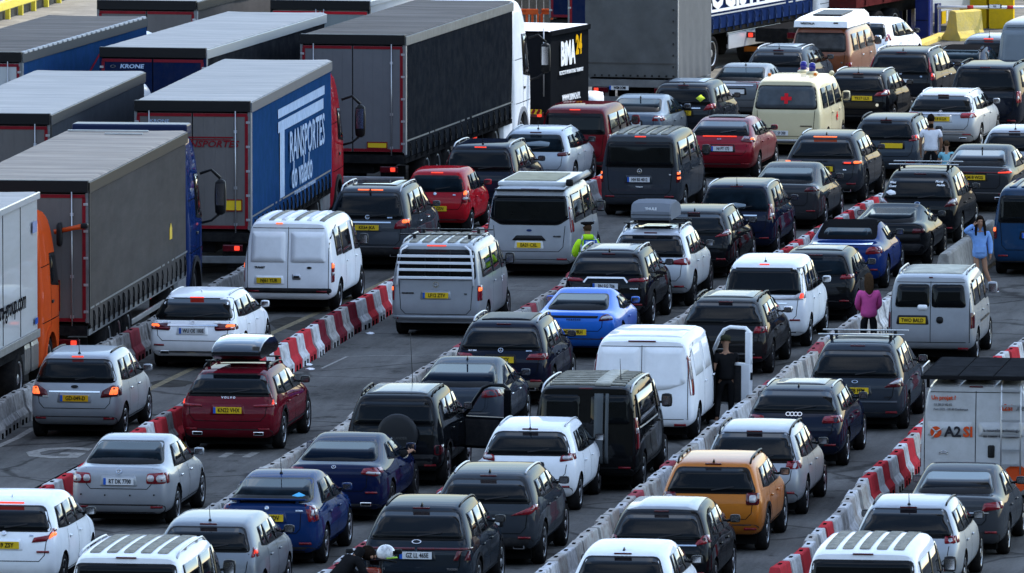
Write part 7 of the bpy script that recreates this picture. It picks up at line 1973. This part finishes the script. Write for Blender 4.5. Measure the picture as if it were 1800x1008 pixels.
# ------------------------------------------------------------------ put the lorries down
BYT = {}
for S in TR:
    if S.get('rear') == 'plain':
        pass
    trailer(S); BYT[S['key']] = S
    if S.get('cab'):
        gap = .55 if S['key'] != 'bima' else .25
        loc = S['loc'] + S['d'] * (S['L'] + gap)
        lorry_cab(S['key'], S['cab']['label'], loc, S['rz'], S['cabP'], S['cab']['m'], S['cab'].get('mirror', 'bar'))
def side_sign(S, t, y, z, size, m, sx=1.0, shear=0, bold=0, off=.03, name='lettering'):
    W = S.get('W', 2.55)
    return mobj(name, text_mesh(t, size, m, sx, shear, bold), S['root'], (W / 2 + off, y, z), SIDE)
def side_quad(S, pts, m, off=.026, name='stripe'):
    W = S.get('W', 2.55); bm = bmesh.new()
    f = bm.faces.new([bm.verts.new((W / 2 + off, y, z)) for y, z in pts])
    g = bmesh.ops.extrude_face_region(bm, geom=[f]); bmesh.ops.translate(bm, verts=[v for v in g['geom'] if isinstance(v, bmesh.types.BMVert)], vec=(.004, 0, 0))
    return mobj(name, bm_mesh(bm, m), S['root'])
def rear_sign(S, t, x, z, size, m, sx=1.0, shear=0, bold=0, off=-.028):
    return mobj('lettering', text_mesh(t, size, m, sx, shear, bold), S['root'], (x, off, z), REAR)
PALEB = mat('pale_blue_print', (.40, .50, .66), .5, var=.12, scale=3, dirt=(.10, .2, .4), dirt_amt=.35)
S = BYT['transportes']
side_quad(S, [(4.3, 3.30), (12.2, 3.30), (12.2, 3.50), (4.3, 3.50)], PALEB)
side_quad(S, [(4.3, 2.98), (12.0, 2.98), (12.0, 3.22), (4.3, 3.22)], PALEB)
side_quad(S, [(4.6, 1.50), (5.35, 1.50), (5.35, 2.98), (4.6, 2.98)], PALEB)
side_sign(S, 'RANSPORTES', 9.2, 2.48, .98, PALEB, 1.02, 0, .012); side_sign(S, 'do valado', 8.3, 1.83, .86, PALEB, 1.05, 0, .012)
side_sign(S, 'transportes nacionais e internacionais', 8.8, 1.44, .15, PALEB, 1.6)
rear_sign(S, 'KRONE', -.72, 3.55, .10, PALEB, 1.3); rear_sign(S, 'TRANSPORTES', .25, 3.05, .20, REFR, 1.15, .25, .003); rear_sign(S, 'VEICULO', .90, 1.77, .10, INK, .9); rear_sign(S, 'LONGO', .90, 1.66, .10, INK, .9)
mobj('stripe', cbox((1.2, .006, .03), REFR), S['root'], (.3, -.024, 3.20)); mobj('stripe', cbox((1.0, .006, .02), REFR), S['root'], (.35, -.024, 3.15))
S = BYT['krone']; rear_sign(S, 'KRONE', -.50, 3.55, .13, PALEB, 1.3, .15, .004)
mobj('logo_ring', BYK and _LC.get(('badge', 'oval', .13, 'chrome', '')) or cbox((.12, .006, .09), PALEB), S['root'], (-.95, -.03, 3.55))
S = BYT['white2']; rear_sign(S, 'KRONE', -.1, 3.48, .10, mat('faint_print', (.14, .14, .14), .5), 1.2)
S = BYT['bluetl']
for a, b in (((6.2, 2.75), (8.4, 3.45)), ((8.4, 3.45), (10.4, 2.8))):
    side_quad(S, [a, b, (b[0], b[1] + .07), (a[0], a[1] + .07)], mat('red_outline', (.24, .02, .04), .5))
S = BYT['bima']
side_sign(S, 'BiMA', 1.35, 2.26, .82, WHT, .62, 0, .035, off=.012); side_sign(S, '24', 2.22, 2.43, .66, mat('amber_yellow_print', (.62, .33, .01), .5), .72, 0, .03, off=.012)
side_sign(S, 'KRZYSZTOF INTERNATIONAL TRANSPORT', 1.62, 1.80, .13, WHT, .75, 0, .003, off=.012); side_sign(S, 'WWW.BIMA24.PL', 1.62, 1.14, .22, WHT, .85, 0, .006, off=.012)
mobj('front_wing', clump(.5, 1.1, .55, WHITE), S['root'], (1.10, 3.75, .88)); mobj('cab_floor', cbox((2.0, 1.0, .3), UNDER), S['root'], (0, 3.7, .7))
mobj('rear_plate_board', cbox((.44, .02, .12), HAZY), S['root'], (.82, -.03, .86))
for k in range(3): mobj('hazard_stripe', cbox((.07, .006, .13), REFR), S['root'], (.68 + .14 * k, -.044, .86), (0, .6, 0))
for x in (1.1,):
    bm = bmesh.new(); b_tube(bm, [(x, -.03, 1.25), (x, -.03, 3.0)], .018, 6); mobj('locking_bar', bm_mesh(bm, ALU), S['root'])
S = BYT['ass']
side_sign(S, 'ASS LOGISTIC', 5.6, 2.12, 1.15, WHT, 1.15, 0, .045, off=.03)
side_quad(S, [(.2, 1.66), (13.5, 1.66), (13.5, 1.74), (.2, 1.74)], WHT)
S = BYT['sitra']
side_sign(S, 'www.sitra-group.com', 9.75, 2.02, .50, INK, 1.05, .12, .006, off=.012)
side_quad(S, [(4.0, 1.75), (7.15, 1.75), (7.15, 2.75), (5.6, 3.2), (4.0, 3.2)], ORANGE, off=.008)
mobj('sticker', cbox((.006, .30, .12), mat('blue_print', (.03, .08, .3), .5)), S['root'], (1.285, 13.25, 1.5))
mobj('sticker', cbox((.006, .5, .22), mat('faint_blue_print', (.25, .28, .42), .5)), S['root'], (1.285, 13.1, 3.35))
S = BYT['greytr']
side_quad(S, [(10.9, 1.92), (11.25, 1.92), (11.25, 2.14), (11.08, 2.26), (10.9, 2.14)], HAZY, name='warning_sticker')
bm = bmesh.new(); b_box(bm, (-.3, 13.0, 4.02), (1.7, .10, .03)); b_box(bm, (.15, 12.2, 4.02), (.8, .08, .03)); mobj('roof_bracket', bm_mesh(bm, ALU), S['root'])
bm = bmesh.new(); b_box(bm, (0, 0, .12), (2.45, .6, .22), bev=.04)
o = mobj('roof_deflector', bm_mesh(bm, mat('deflector_navy', (.012, .02, .06), .35)), S['root'], (0, 14.3, 3.86))
# rear of the black box
S = BYT['bima']; 

# ------------------------------------------------------------------ people
HAIRM = {}
def hair_mesh(kind, m):
    bm = bmesh.new()
    bmesh.ops.create_uvsphere(bm, u_segments=18, v_segments=12, radius=1)
    for v in bm.verts:
        x, y, z = v.co
        sx, sy, sz = .094, .112, .125
        if kind == 'long' and z < 0.1:
            k = (0.1 - z) / 1.1
            v.co = Vector((x * (.096 + .03 * k), y * .10 - .05 * k - (.02 if y < 0 else .07 * k + .02), .02 - k * .38))
            if y > .3: v.co.y = -.01 - .02 * k
        else:
            v.co = Vector((x * sx, y * sy - .012, z * sz + .02))
            if y > .35 and z < .45: v.co = Vector((x * .06, .045, max(z, -.2) * .05 + .03))
            if kind == 'short' and z < -.25: v.co = Vector((x * .06, y * .06 - .01, -.045))
        v.co += Vector((R.uniform(-.004, .004), R.uniform(-.004, .004), R.uniform(-.003, .003)))
    return bm_mesh(bm, m, True)
def face(root, hm, up=Vector((0, 0, 1))):
    """small facial features on the +y side of a head centred at hm"""
    h = mobj('nose', clump(.026, .035, .045, SKIN), root, hm + Vector((0, .098, -.03)))
    for s in (-1, 1):
        mobj('eye', cbox((.026, .01, .012), INK), root, hm + Vector((s * .032, .088, .005)))
        mobj('ear', clump(.02, .035, .06, SKIN), root, hm + Vector((s * .08, .0, -.02)))
    mobj('mouth', cbox((.045, .01, .010), mat('lips', (.25, .07, .06), .5)), root, hm + Vector((0, .088, -.072)))
def shoes(root, J, m, sole=WHT):
    for s in 'RL':
        a, t = Vector(J['ank' + s]), Vector(J['toe' + s])
        d = (t - a); d.z = 0
        c = a + d * .55; c.z = .055
        o = mobj('shoe', clump(.105, .30, .12, m), root, c, (0, 0, math.atan2(-d.x, d.y)))
        mobj('sole', cbox((.10, .29, .025), sole, .008), o, (0, 0, -.045))
def put_person(key, label, x, y, rz, scale=1.0, hair=None, hairm=HAIRD, shoem=CBLK, trs=True, facef=True, group=None, loc=None):
    J = POSES[key]
    p = loc or at(x, y)
    root = thing('person', label, 'person', (p.x, p.y, 0), rz, group)
    root.scale = (scale,) * 3
    mobj('body', PM['man_' + key], root)
    mobj('top', PM[key + '_top'], root)
    if key + '_legs' in PM: mobj('trousers', PM[key + '_legs'], root)
    hm = Vector(J['headm'])
    if hair: mobj('hair', hair_mesh(hair, hairm), root, hm)
    if facef: face(root, hm)
    shoes(root, J, shoem)
    return root
# police officer, seen from behind
r = put_person('police', 'police officer in a bright yellow jacket and black peaked cap beside the silver van', 1033, 535, radians(12), .98, 'short', HAIRB)
bm = bmesh.new(); b_lathe(bm, [(0, .088), (.045, .092), (.06, .145), (.095, .150), (.11, .10), (.112, .01)], 24, 'z')
cap = mobj('peaked_cap', bm_mesh(bm, CBLK), r, (0, .03, 1.69), (-.08, 0, 0))
bm = bmesh.new(); b_lathe(bm, [(.004, .0905), (.030, .0935)], 24, 'z'); mobj('cap_band', bm_mesh(bm, WHT), cap)
mobj('cap_peak', cbox((.15, .07, .012), CBLK, .004), cap, (0, .11, .0))
SILVT = mat('silver_reflective', (.42, .46, .52), .35, .3)
mobj('back_badge', cbox((.28, .012, .11), EUB), r, (0.02, -.172, 1.36)); mobj('lettering', text_mesh('POLICE', .085, WHT, .75, bold=.003), r, (0.02, -.182, 1.36), REAR)
for s in (-1, 1):
    bm = bmesh.new(); b_tube(bm, [(s * .17, -.148, 1.12), (s * .185, -.163, 1.30), (s * .15, -.13, 1.44), (s * .12, -.05, 1.50)], .022, 4); mobj('reflective_strip', bm_mesh(bm, SILVT), r)
    bm = bmesh.new()
    J = POSES['police']; a = Vector(J['elR' if s > 0 else 'elL']); b = Vector(J['wrR' if s > 0 else 'wrL']); q = a.lerp(b, .25); dd_ = (b - a).normalized()
    b_tube(bm, [q - dd_ * .03, q + dd_ * .03], .088, 14, cap=False); mobj('reflective_strip', bm_mesh(bm, SILVT), r)
mobj('reflective_strip', cbox((.34, .016, .055), SILVT), r, (0, -.158, 1.17)); mobj('collar', clump(.26, .20, .13, HIVIS), r, (0, -.02, 1.47))
# girl in hoodie, facing us
r = put_person('hoodie', 'girl in an oversized light blue hoodie with one hand in her long dark hair', 1722, 513, pi + .1, .93, 'long', HAIRD, mat('maroon_shoe', (.06, .012, .02), .5))
mobj('hood', clump(.30, .22, .14, CBLUE), r, (0, -.05, 1.45)); mobj('pouch_pocket', cbox((.26, .02, .16), CBLUE, .01), r, (0, .150, 1.0))
for s in (-1, 1):
    bm = bmesh.new(); b_tube(bm, [(s * .085, .05, 1.66), (s * .10, .09, 1.50), (s * .11, .13, 1.32)], [.03, .035, .02], 8); mobj('hair_lock', bm_mesh(bm, HAIRD), r)
r = put_person('pink', 'person in a bright pink jumper with long brown hair, seen from behind', 1527, 628, .12, .96, 'long', HAIRB)
r = put_person('tee', 'man in a white T-shirt and dark trousers, seen from behind', 1636, 332, -.05, 1.02, 'short', HAIRD)
mobj('neck_hair', clump(.13, .05, .12, HAIRD), r, (0, -.05, 1.50))
r = put_person('vanman', 'man in black T-shirt and cap standing in the open door of the white van', 1276, 748, .30, .98, None, HAIRD, mat('white_shoe', (.6, .6, .62), .5))
bm = bmesh.new(); b_lathe(bm, [(-.02, .098), (.05, .100), (.085, .075), (.10, .02)], 20, 'z')
cp = mobj('cap', bm_mesh(bm, mat('khaki_cap', (.035, .036, .022), .8)), r, (0, .03, 1.665), (-.06, 0, 0)); mobj('cap_peak', cbox((.14, .09, .014), MATS['khaki_cap'], .004), cp, (0, .12, -.015))
mobj('tattoo', clump(.075, .06, .13, mat('tattoo_ink', (.10, .07, .06), .6)), r, (-.262, .0, 1.15))
r = put_person('child', 'child in a pale blue T-shirt crouched behind the man in the white T-shirt', 1664, 346, .3, .76, 'short', HAIRB)
r = put_person('rider', 'dark-haired person in black bending forward beside a motorcycle at the bottom edge', 584, 1112, -1.15, 1.04, None, HAIRD)
bm = bmesh.new(); bmesh.ops.create_uvsphere(bm, u_segments=16, v_segments=12, radius=.115)
for v in bm.verts: v.co += Vector((R.uniform(-.006, .006), R.uniform(-.006, .006), R.uniform(-.005, .005)))
mobj('hair', bm_mesh(bm, HAIRD, True), r, Vector(POSES['rider']['headm']) + Vector((0, -.03, .035)))
mobj('collar', clump(.20, .20, .12, CBLK), r, Vector(POSES['rider']['neck']) + Vector((0, -.02, .01)), (1.0, 0, 0))
for s_ in (-1, 1): mobj('ear', clump(.02, .05, .05, SKIN), r, Vector(POSES['rider']['headm']) + Vector((s_ * .10, 0, -.02)))
# driver of the coupe
S = BYK['ccoupe']; M = Matrix.Translation(S['loc']) @ Matrix.Rotation(S['rz'], 4, 'Z'); p = M @ Vector((.42, 2.35, 0))
root = thing('person', 'driver of the dark blue coupe reaching a bare arm out to the door mirror', 'person', (p.x, p.y, 0), S['rz'])
mobj('body', PM['driver'], root)
bm = bmesh.new()
for k in range(4):
    b_tube(bm, [(.53 + k * .0, .555, 1.03), (.52 + .02 * k, .60 + .0 * k, 1.045 - .012 * k), (.515 + .02 * k, .635, 1.02 - .014 * k)], [.010, .009, .007], 6)
b_tube(bm, [(.50, .50, 1.04), (.475, .55, 1.055), (.47, .58, 1.05)], [.012, .010, .008], 6)
mobj('hand', bm_mesh(bm, SKIN), root)
bm = bmesh.new(); b_tube(bm, [(.20, .03, 1.0), (.42, .12, .995), (.46, .24, 1.005)], [.085, .072, .060], 12); mobj('sleeve', bm_mesh(bm, CBLK), root)

# ------------------------------------------------------------------ motorcycle and helmet at the bottom
p = at(640, 1108)
root = thing('motorcycle', 'black motorcycle standing behind the dark crossover at the bottom edge', 'motorcycle', (p.x, p.y, 0), -.15)
for y in (-.15, 1.25):
    bm = bmesh.new(); b_lathe(bm, [(-.06, .24), (-.065, .27), (0, .31), (.065, .27), (.06, .24)], 24, 'x'); w_ = mobj('wheel', bm_mesh(bm, RUBBER), root, (0, y, .31))
    bm = bmesh.new(); b_lathe(bm, [(-.03, .05), (-.04, .24), (.04, .24), (.03, .05)], 20, 'x'); mobj('rim', bm_mesh(bm, RIMD), w_)
mobj('engine', clump(.34, .45, .40, ALU), root, (0, .55, .48)); mobj('fuel_tank', clump(.32, .50, .26, paint((.25, .03, .01))), root, (0, .72, .80)); mobj('seat', clump(.28, .60, .10, TRIM), root, (0, .22, .80))
mobj('tail_fairing', clump(.20, .30, .12, TRIM), root, (0, -.12, .84)); mobj('tail_light', cbox((.14, .04, .06), REDL, .01), root, (0, -.28, .84))
bm = bmesh.new(); b_tube(bm, [(-.38, .90, 1.0), (-.15, 1.02, 1.02), (.15, 1.02, 1.02), (.38, .90, 1.0)], .017, 8); b_tube(bm, [(-.1, 1.02, 1.0), (-.1, 1.25, .31)], .028, 8); b_tube(bm, [(.1, 1.02, 1.0), (.1, 1.25, .31)], .028, 8)
mobj('handlebar', bm_mesh(bm, TRIM), root); mobj('windscreen', clump(.30, .10, .26, GLASS), root, (0, 1.12, 1.04))
for s in (-1, 1):
    o = mobj('mirror', clump(.13, .05, .09, TRIM), root, (s * .40, .98, 1.16)); bm = bmesh.new(); b_tube(bm, [(0, 0, -.03), (-s * .08, .0, -.16)], .008, 5); mobj('mirror_stalk', bm_mesh(bm, TRIM), o)
p2 = at(676, 980, 1.13)
M = Matrix.Rotation(-.15, 4, 'Z')
top = thing('motorcycle_helmet', 'white full-face motorcycle helmet with dark visor, held up beside the motorcycle', 'helmet', (p.x + .34, p.y + .78, 1.05), -1.0)
bm = bmesh.new(); bmesh.ops.create_uvsphere(bm, u_segments=24, v_segments=16, radius=.14)
for v in bm.verts:
    v.co.y *= 1.12
    if v.co.z < -.07: v.co.z = -.07 - (abs(v.co.z) - .07) * .35
mobj('shell', bm_mesh(bm, mat('helmet_white', (.70, .71, .72), .2, 0, .8, dirt=(.02, .02, .03), dirt_amt=.9, var=.1, scale=3), True), top, (0, 0, .10))
bm = bmesh.new(); rows = []
for k in range(13):
    a = radians(20 + 140 * k / 12); rows.append([bm.verts.new((.143 * cos(a) * c_, .160 * sin(a) * c_, z)) for z, c_ in ((-.035, .985), (.0, 1.0), (.045, .965))])
for A, B in zip(rows, rows[1:]):
    for j in range(2): bm.faces.new((A[j], B[j], B[j + 1], A[j + 1]))
mobj('visor', bm_mesh(bm, GLASS, True), top, (0, 0, .10))
mobj('stripe', cbox((.03, .20, .012), mat('lime_stripe', (.30, .50, .05), .4)), top, (.12, .04, .035), (0, .5, 0))

# ------------------------------------------------------------------ top right: posts, barrier arm, blocks, cone, kerb
NAVYP = mat('navy_steel', (.010, .020, .12), .4, 0, .4, .08, 1.5, (.04, .05, .10), .25)
YEL = mat('yellow_painted_block', (.62, .40, .015), .6, var=.10, scale=1.5, dirt=(.25, .17, .04), dirt_amt=.35)
YCON = mat('yellow_painted_concrete', (.64, .48, .12), .75, var=.12, scale=1.4, dirt=(.35, .32, .25), dirt_amt=.5, bump=.4, bscale=15)
def px_box(name, label, cat, xl, xr, ybase, ytop_h, depth, m, rz=-.30, bev=.01, group=None):
    """box whose front face spans xl..xr at the ground line ybase, height in metres"""
    A, B = at(xl, ybase), at(xr, ybase)
    w = (B - A).length
    bm = bmesh.new(); b_box(bm, (0, depth / 2, ytop_h / 2), (w, depth, ytop_h), bev=bev)
    o = mobj(name, bm_mesh(bm, m), None, ((A.x + B.x) / 2, (A.y + B.y) / 2, 0), (0, 0, rz))
    return tag(o, label, cat, group)
o = px_box('control_cabinet', 'tall navy blue steel cabinet at the end of the barrier arm', 'cabinet', 1608, 1632, 72, 3.2, .45, NAVYP, -.35)
mobj('door_edge', cbox((.05, .05, 3.1), mat('mid_blue_steel', (.03, .05, .26), .4), .01), o, (.24, -.02, 1.6)); mobj('panel_joint', cbox((.38, .02, .02), SEAM), o, (0, -.005, .6))
o = px_box('barrier_post', 'slim navy blue post carrying the white barrier arm', 'barrier post', 1642, 1649, 63, .95, .3, NAVYP, -.35); mobj('edge_trim', cbox((.03, .03, .95), ALU), o, (.07, -.02, .48))
px_box('bollard_cabinet', 'short navy blue steel cabinet beyond the white hatchback', 'cabinet', 1574, 1586, 55, .80, .4, NAVYP, -.35)
px_box('steel_panel', 'short navy blue steel panel beside the dark pole', 'panel', 1594, 1602, 62, .92, .35, NAVYP, -.35)
A = at(1590, 60); bm = bmesh.new(); b_tube(bm, [(0, 0, 0), (0, 0, 3.2)], .07, 10); o = mobj('dark_pole', bm_mesh(bm, TRIM), None, (A.x, A.y, 0)); tag(o, 'thin black pole between the navy blue panels', 'pole'); mobj('base_collar', clump(.22, .22, .10, TRIM), o, (0, 0, .04))
# barrier arm
A = at(1646, 12, 1.02); B = at(1840, 14, 1.02)
B = at(1840, 14.5, 1.05)
root = thing('boom_barrier', 'white barrier arm with red bands and a small hanging sign', 'barrier arm', (0, 0, 0))
A = at(1647, 13, .93); d = Vector((1, -.03, 0)).normalized(); Lb = 3.4
def pa(t): return A + d * t
bm = bmesh.new(); b_tube(bm, [pa(0), pa(Lb)], .045, 8); mobj('boom', bm_mesh(bm, WHT), root)
for px_ in (1703, 1770):
    t = (px_ - 1647) / 57.3; bm = bmesh.new(); b_tube(bm, [pa(t - .09), pa(t + .09)], .050, 8); mobj('red_band', bm_mesh(bm, PRED), root)
t = (1744 - 1647) / 57.3; sg = mobj('sign_board', cbox((.40, .03, .12), INK, .01), root, pa(t) + Vector((0, -.05, .03))); mobj('sign_face', cbox((.32, .012, .10), WHT), sg, (.0, -.02, 0)); mobj('lettering', text_mesh('EB', .085, INK, 1), sg, (0, -.03, 0), REAR)
# yellow blocks
px_box('yellow_block', 'large yellow painted block behind the barrier arm, left one in shade', 'block', 1685, 1735, 50, 1.8, .8, YEL, -.42, group='yellow blocks behind the barrier arm')
px_box('yellow_block', 'large yellow painted block behind the barrier arm, right of the traffic cone', 'block', 1738, 1781, 51, 1.8, .8, YEL, -.10, group='yellow blocks behind the barrier arm')
px_box('yellow_block', 'narrow yellow painted block just right of the navy cabinet', 'block', 1649, 1656, 43, .9, .4, YEL, -.35, group='yellow blocks behind the barrier arm')
px_box('booth_wall', 'pale grey wall of a booth behind the navy cabinet', 'wall', 1630, 1664, 38, 2.6, .3, mat('pale_wall', (.45, .44, .42), .7, var=.08), -.2)
A = at(1663, 72); B = at(1706, 50)
dj = Vector((.52, .85, 0)).normalized()
o = mobj('jersey_barrier', jersey(1.15, .88, YCON, .36, .12), None, (A.x + .15, A.y, 0), (0, 0, math.atan2(-dj.x, dj.y))); o.rotation_euler = (0, .06, -.75)
tag(o, 'chipped yellow painted concrete barrier leaning beside the navy cabinet', 'concrete barrier')
A = at(1705, 49); root = thing('traffic_cone', 'tall red and white traffic cone in front of the yellow blocks', 'traffic cone', (A.x, A.y, 0))
bm = bmesh.new(); b_lathe(bm, [(.03, .13), (.95, .035)], 16, 'z'); mobj('cone', bm_mesh(bm, mat('cone_orange', (.62, .08, .03), .5)), root)
bm = bmesh.new(); b_lathe(bm, [(.34, .102), (.68, .068)], 16, 'z'); mobj('white_sleeve', bm_mesh(bm, WHT), root); mobj('base', cbox((.50, .50, .05), RUBBER, .01), root, (0, 0, .03))
A, B = at(1606, 87), at(1659, 66); d = B - A
bm = bmesh.new(); b_box(bm, (0, d.length / 2, .07), (.32, d.length, .14), bev=.02)
o = mobj('yellow_kerb', bm_mesh(bm, YCON), None, A, (0, 0, math.atan2(-d.x, d.y))); tag(o, 'low yellow kerb in front of the navy cabinet', 'kerb')
# next lorry at the top: dark red chassis with wheels
th = theta_of(8200); d_ = Vector((sin(th), cos(th), 0)); r_ = Vector((cos(th), -sin(th), 0))
c = at(1505, 18, 1.15); loc = c - r_ * 1.25
root = thing('lorry_trailer', 'dark red lorry trailer just inside the top edge, only its chassis and wheels showing', 'lorry trailer', (loc.x, loc.y, 0), -th)
DRED = mat('dark_red_steel', (.09, .018, .018), .5, var=.2, dirt=(.03, .02, .02), dirt_amt=.5)
mobj('box_body', cbox((2.5, 12, 2.6), DRED), root, (0, 6, 2.5)); mobj('chassis', cbox((1.6, 11.5, .4), UNDER), root, (0, 6, 1.0))
for y in (2.2, 3.6): add_wheel(root, 1.03, y, .50, .38, 10, ALU, 'dish')
for y in (2.2, 3.6): add_wheel(root, -1.03, y, .50, .38, 10, ALU, 'dish', inner=True)
mobj('side_guard', cbox((.04, 5, .40), PANW, .01), root, (1.2, 8, .85)); mobj('underrun_bar', cbox((2.3, .1, .16), UNDER), root, (0, .1, .55))
for s in (-1, 1): mobj('tail_light', cbox((.4, .06, .14), REDL, .02), root, (s * .85, 0, .80))
for k in range(7): mobj('side_rib', cbox((.05, .10, 2.5), DRED), root, (1.27, .8 + 1.6 * k, 2.5))
# tractor tail between the navy trailer and the camper
c = at(1375, 84, .5); th = theta_of(7800)
root = thing('tractor_unit', 'dark lorry tractor tail with lit lamps in front of the navy lettered trailer wheels', 'lorry cab', (c.x - .3, c.y - .0, 0), -th)
mobj('chassis', cbox((1.0, 3.0, .4), UNDER, .03), root, (0, 1.5, .85)); add_wheel(root, 1.02, .95, .50, .40, 10, ALU, 'dish'); add_wheel(root, -1.02, .95, .5, .4, 10, ALU, 'dish', inner=True)
for s in (-1, 1):
    o = mobj('tail_light', cbox((.44, .06, .17), REDD, .02), root, (s * .70, -.05, .85)); mobj('lens', cbox((.13, .02, .12), LIT, .02), o, (.10, -.03, 0)); mobj('mudguard', cbox((.5, 1.2, .06), TRIM, .02), root, (s * 1.02, .95, 1.12))
mobj('rear_board', cbox((1.6, .03, .14), mat('dim_orange_board', (.25, .07, .01), .5)), root, (0, -.06, .45))

# ------------------------------------------------------------------ top left: yellow steel rail; orange safety barriers
YST = mat('yellow_steel', (.72, .58, .05), .45, 0, .3, .06, 2, (.35, .27, .05), .3)
A = at(-60, 58, 0); B = at(110, 4, 0)
d = (B - A); Lr = d.length * 1.5; d.normalize(); rz = math.atan2(-d.x, d.y)
root = thing('guard_rail', 'bright yellow steel guard rail in the upper left corner', 'guard rail', (A.x, A.y, 0), rz)
for z, t in ((.46, .28), (.86, .30)):
    mobj('rail', cbox((.16, Lr, t), YST, .03), root, (0, Lr / 2, z))
n_ = int(Lr / 2.0)
for k in range(n_): mobj('post', cbox((.14, .14, 1.05), YST, .01), root, (.0, .3 + 2.0 * k, .52))
A = at(-60, 62, 0); B = at(110, 8, 0); d = (B - A); rz = math.atan2(-d.x, d.y)
root = thing('low_wall', 'low grey block wall under the yellow guard rail', 'wall', (A.x - .5, A.y, 0), rz)
GBLK = mat('grey_block', (.16, .15, .13), .85, var=.25, scale=3, dirt=(.06, .055, .05), dirt_amt=.7)
L0 = d.length * 1.2; nb = int(L0 / .9)
for k in range(nb): mobj('block', cbox((.30, .88, .24), GBLK, .015), root, (R.uniform(-.01, .01), .45 + .9 * k, .12))
ORP = mat('orange_plastic', (.66, .11, .03), .5, var=.08, dirt=(.3, .08, .03), dirt_amt=.3)
FEN = mat('timber_fence', (.14, .115, .09), .85, var=.3, scale=3, dirt=(.05, .045, .04), dirt_amt=.6)
def safety_barrier(px, py, w, label):
    A = at(px, py); root = thing('safety_barrier', label, 'safety barrier', (A.x, A.y, 0), -.12, 'orange plastic safety barriers')
    for z, t in ((.92, .16), (.22, .08)): mobj('rail', cbox((w, .06, t), ORP, .015), root, (w / 2, 0, z))
    n = int(w / .16)
    for k in range(n + 1): mobj('slat', cbox((.06, .045, .64), ORP, .01), root, (w * k / n, 0, .54))
    mobj('foot', cbox((.20, .5, .10), RUBBER, .02), root, (w * .5, 0, .05)); mobj('lettering', text_mesh('SAFE-GATE', .08, mat('faint_red_ink', (.35, .04, .02), .5), 1), root, (w * .45, -.035, .93), REAR)
safety_barrier(886, 76, 1.0, 'orange plastic safety barrier left of the navy trailer doors')
safety_barrier(952, 76, .30, 'end of another orange safety barrier against the navy trailer doors')
A = at(820, 50); root = thing('timber_fence', 'weathered timber fence behind the orange safety barriers', 'fence', (A.x, A.y + 2, 0), 0)
for k in range(22): mobj('plank', cbox((.20, .03, 1.9), FEN), root, (k * .22, R.uniform(-.01, .01), .95))
# navy trailer behind
c = at(1040, 60, 1.0); th = theta_of(6200)
k_ = dict(key='navyback', loc=Vector((c.x + .05, c.y + 4, 0)), rz=-th, d=None, kind='curtain', side=TARPN, roof=ROOFG, door=DOORN, label='trailer with navy blue doors and red tape between the orange barriers and the grey tarpaulin', straps=False, tape=mat('dark_red_tape', (.16, .01, .02), .4), bars=(), haz=((-.55, 1.9, .13, .42),))
trailer(k_)
# white lorry roof at the top centre edge and pale van roof beyond
# litter on the road
for (x, y, lab) in ((651, 587, 'crumpled white paper on the road by the red and white blocks'), (542, 642, 'small white scrap of litter beside the lane barrier'), (545, 650, 'small grey scrap of litter beside the lane barrier')):
    p = at(x, y); bm = bmesh.new(); bmesh.ops.create_icosphere(bm, subdivisions=2, radius=.09)
    for v in bm.verts: v.co = Vector((v.co.x * R.uniform(.8, 1.4), v.co.y * R.uniform(1, 2), abs(v.co.z) * R.uniform(.1, .4)))
    o = mobj('litter', bm_mesh(bm, WHT), None, (p.x, p.y, .005)); tag(o, lab, 'litter')
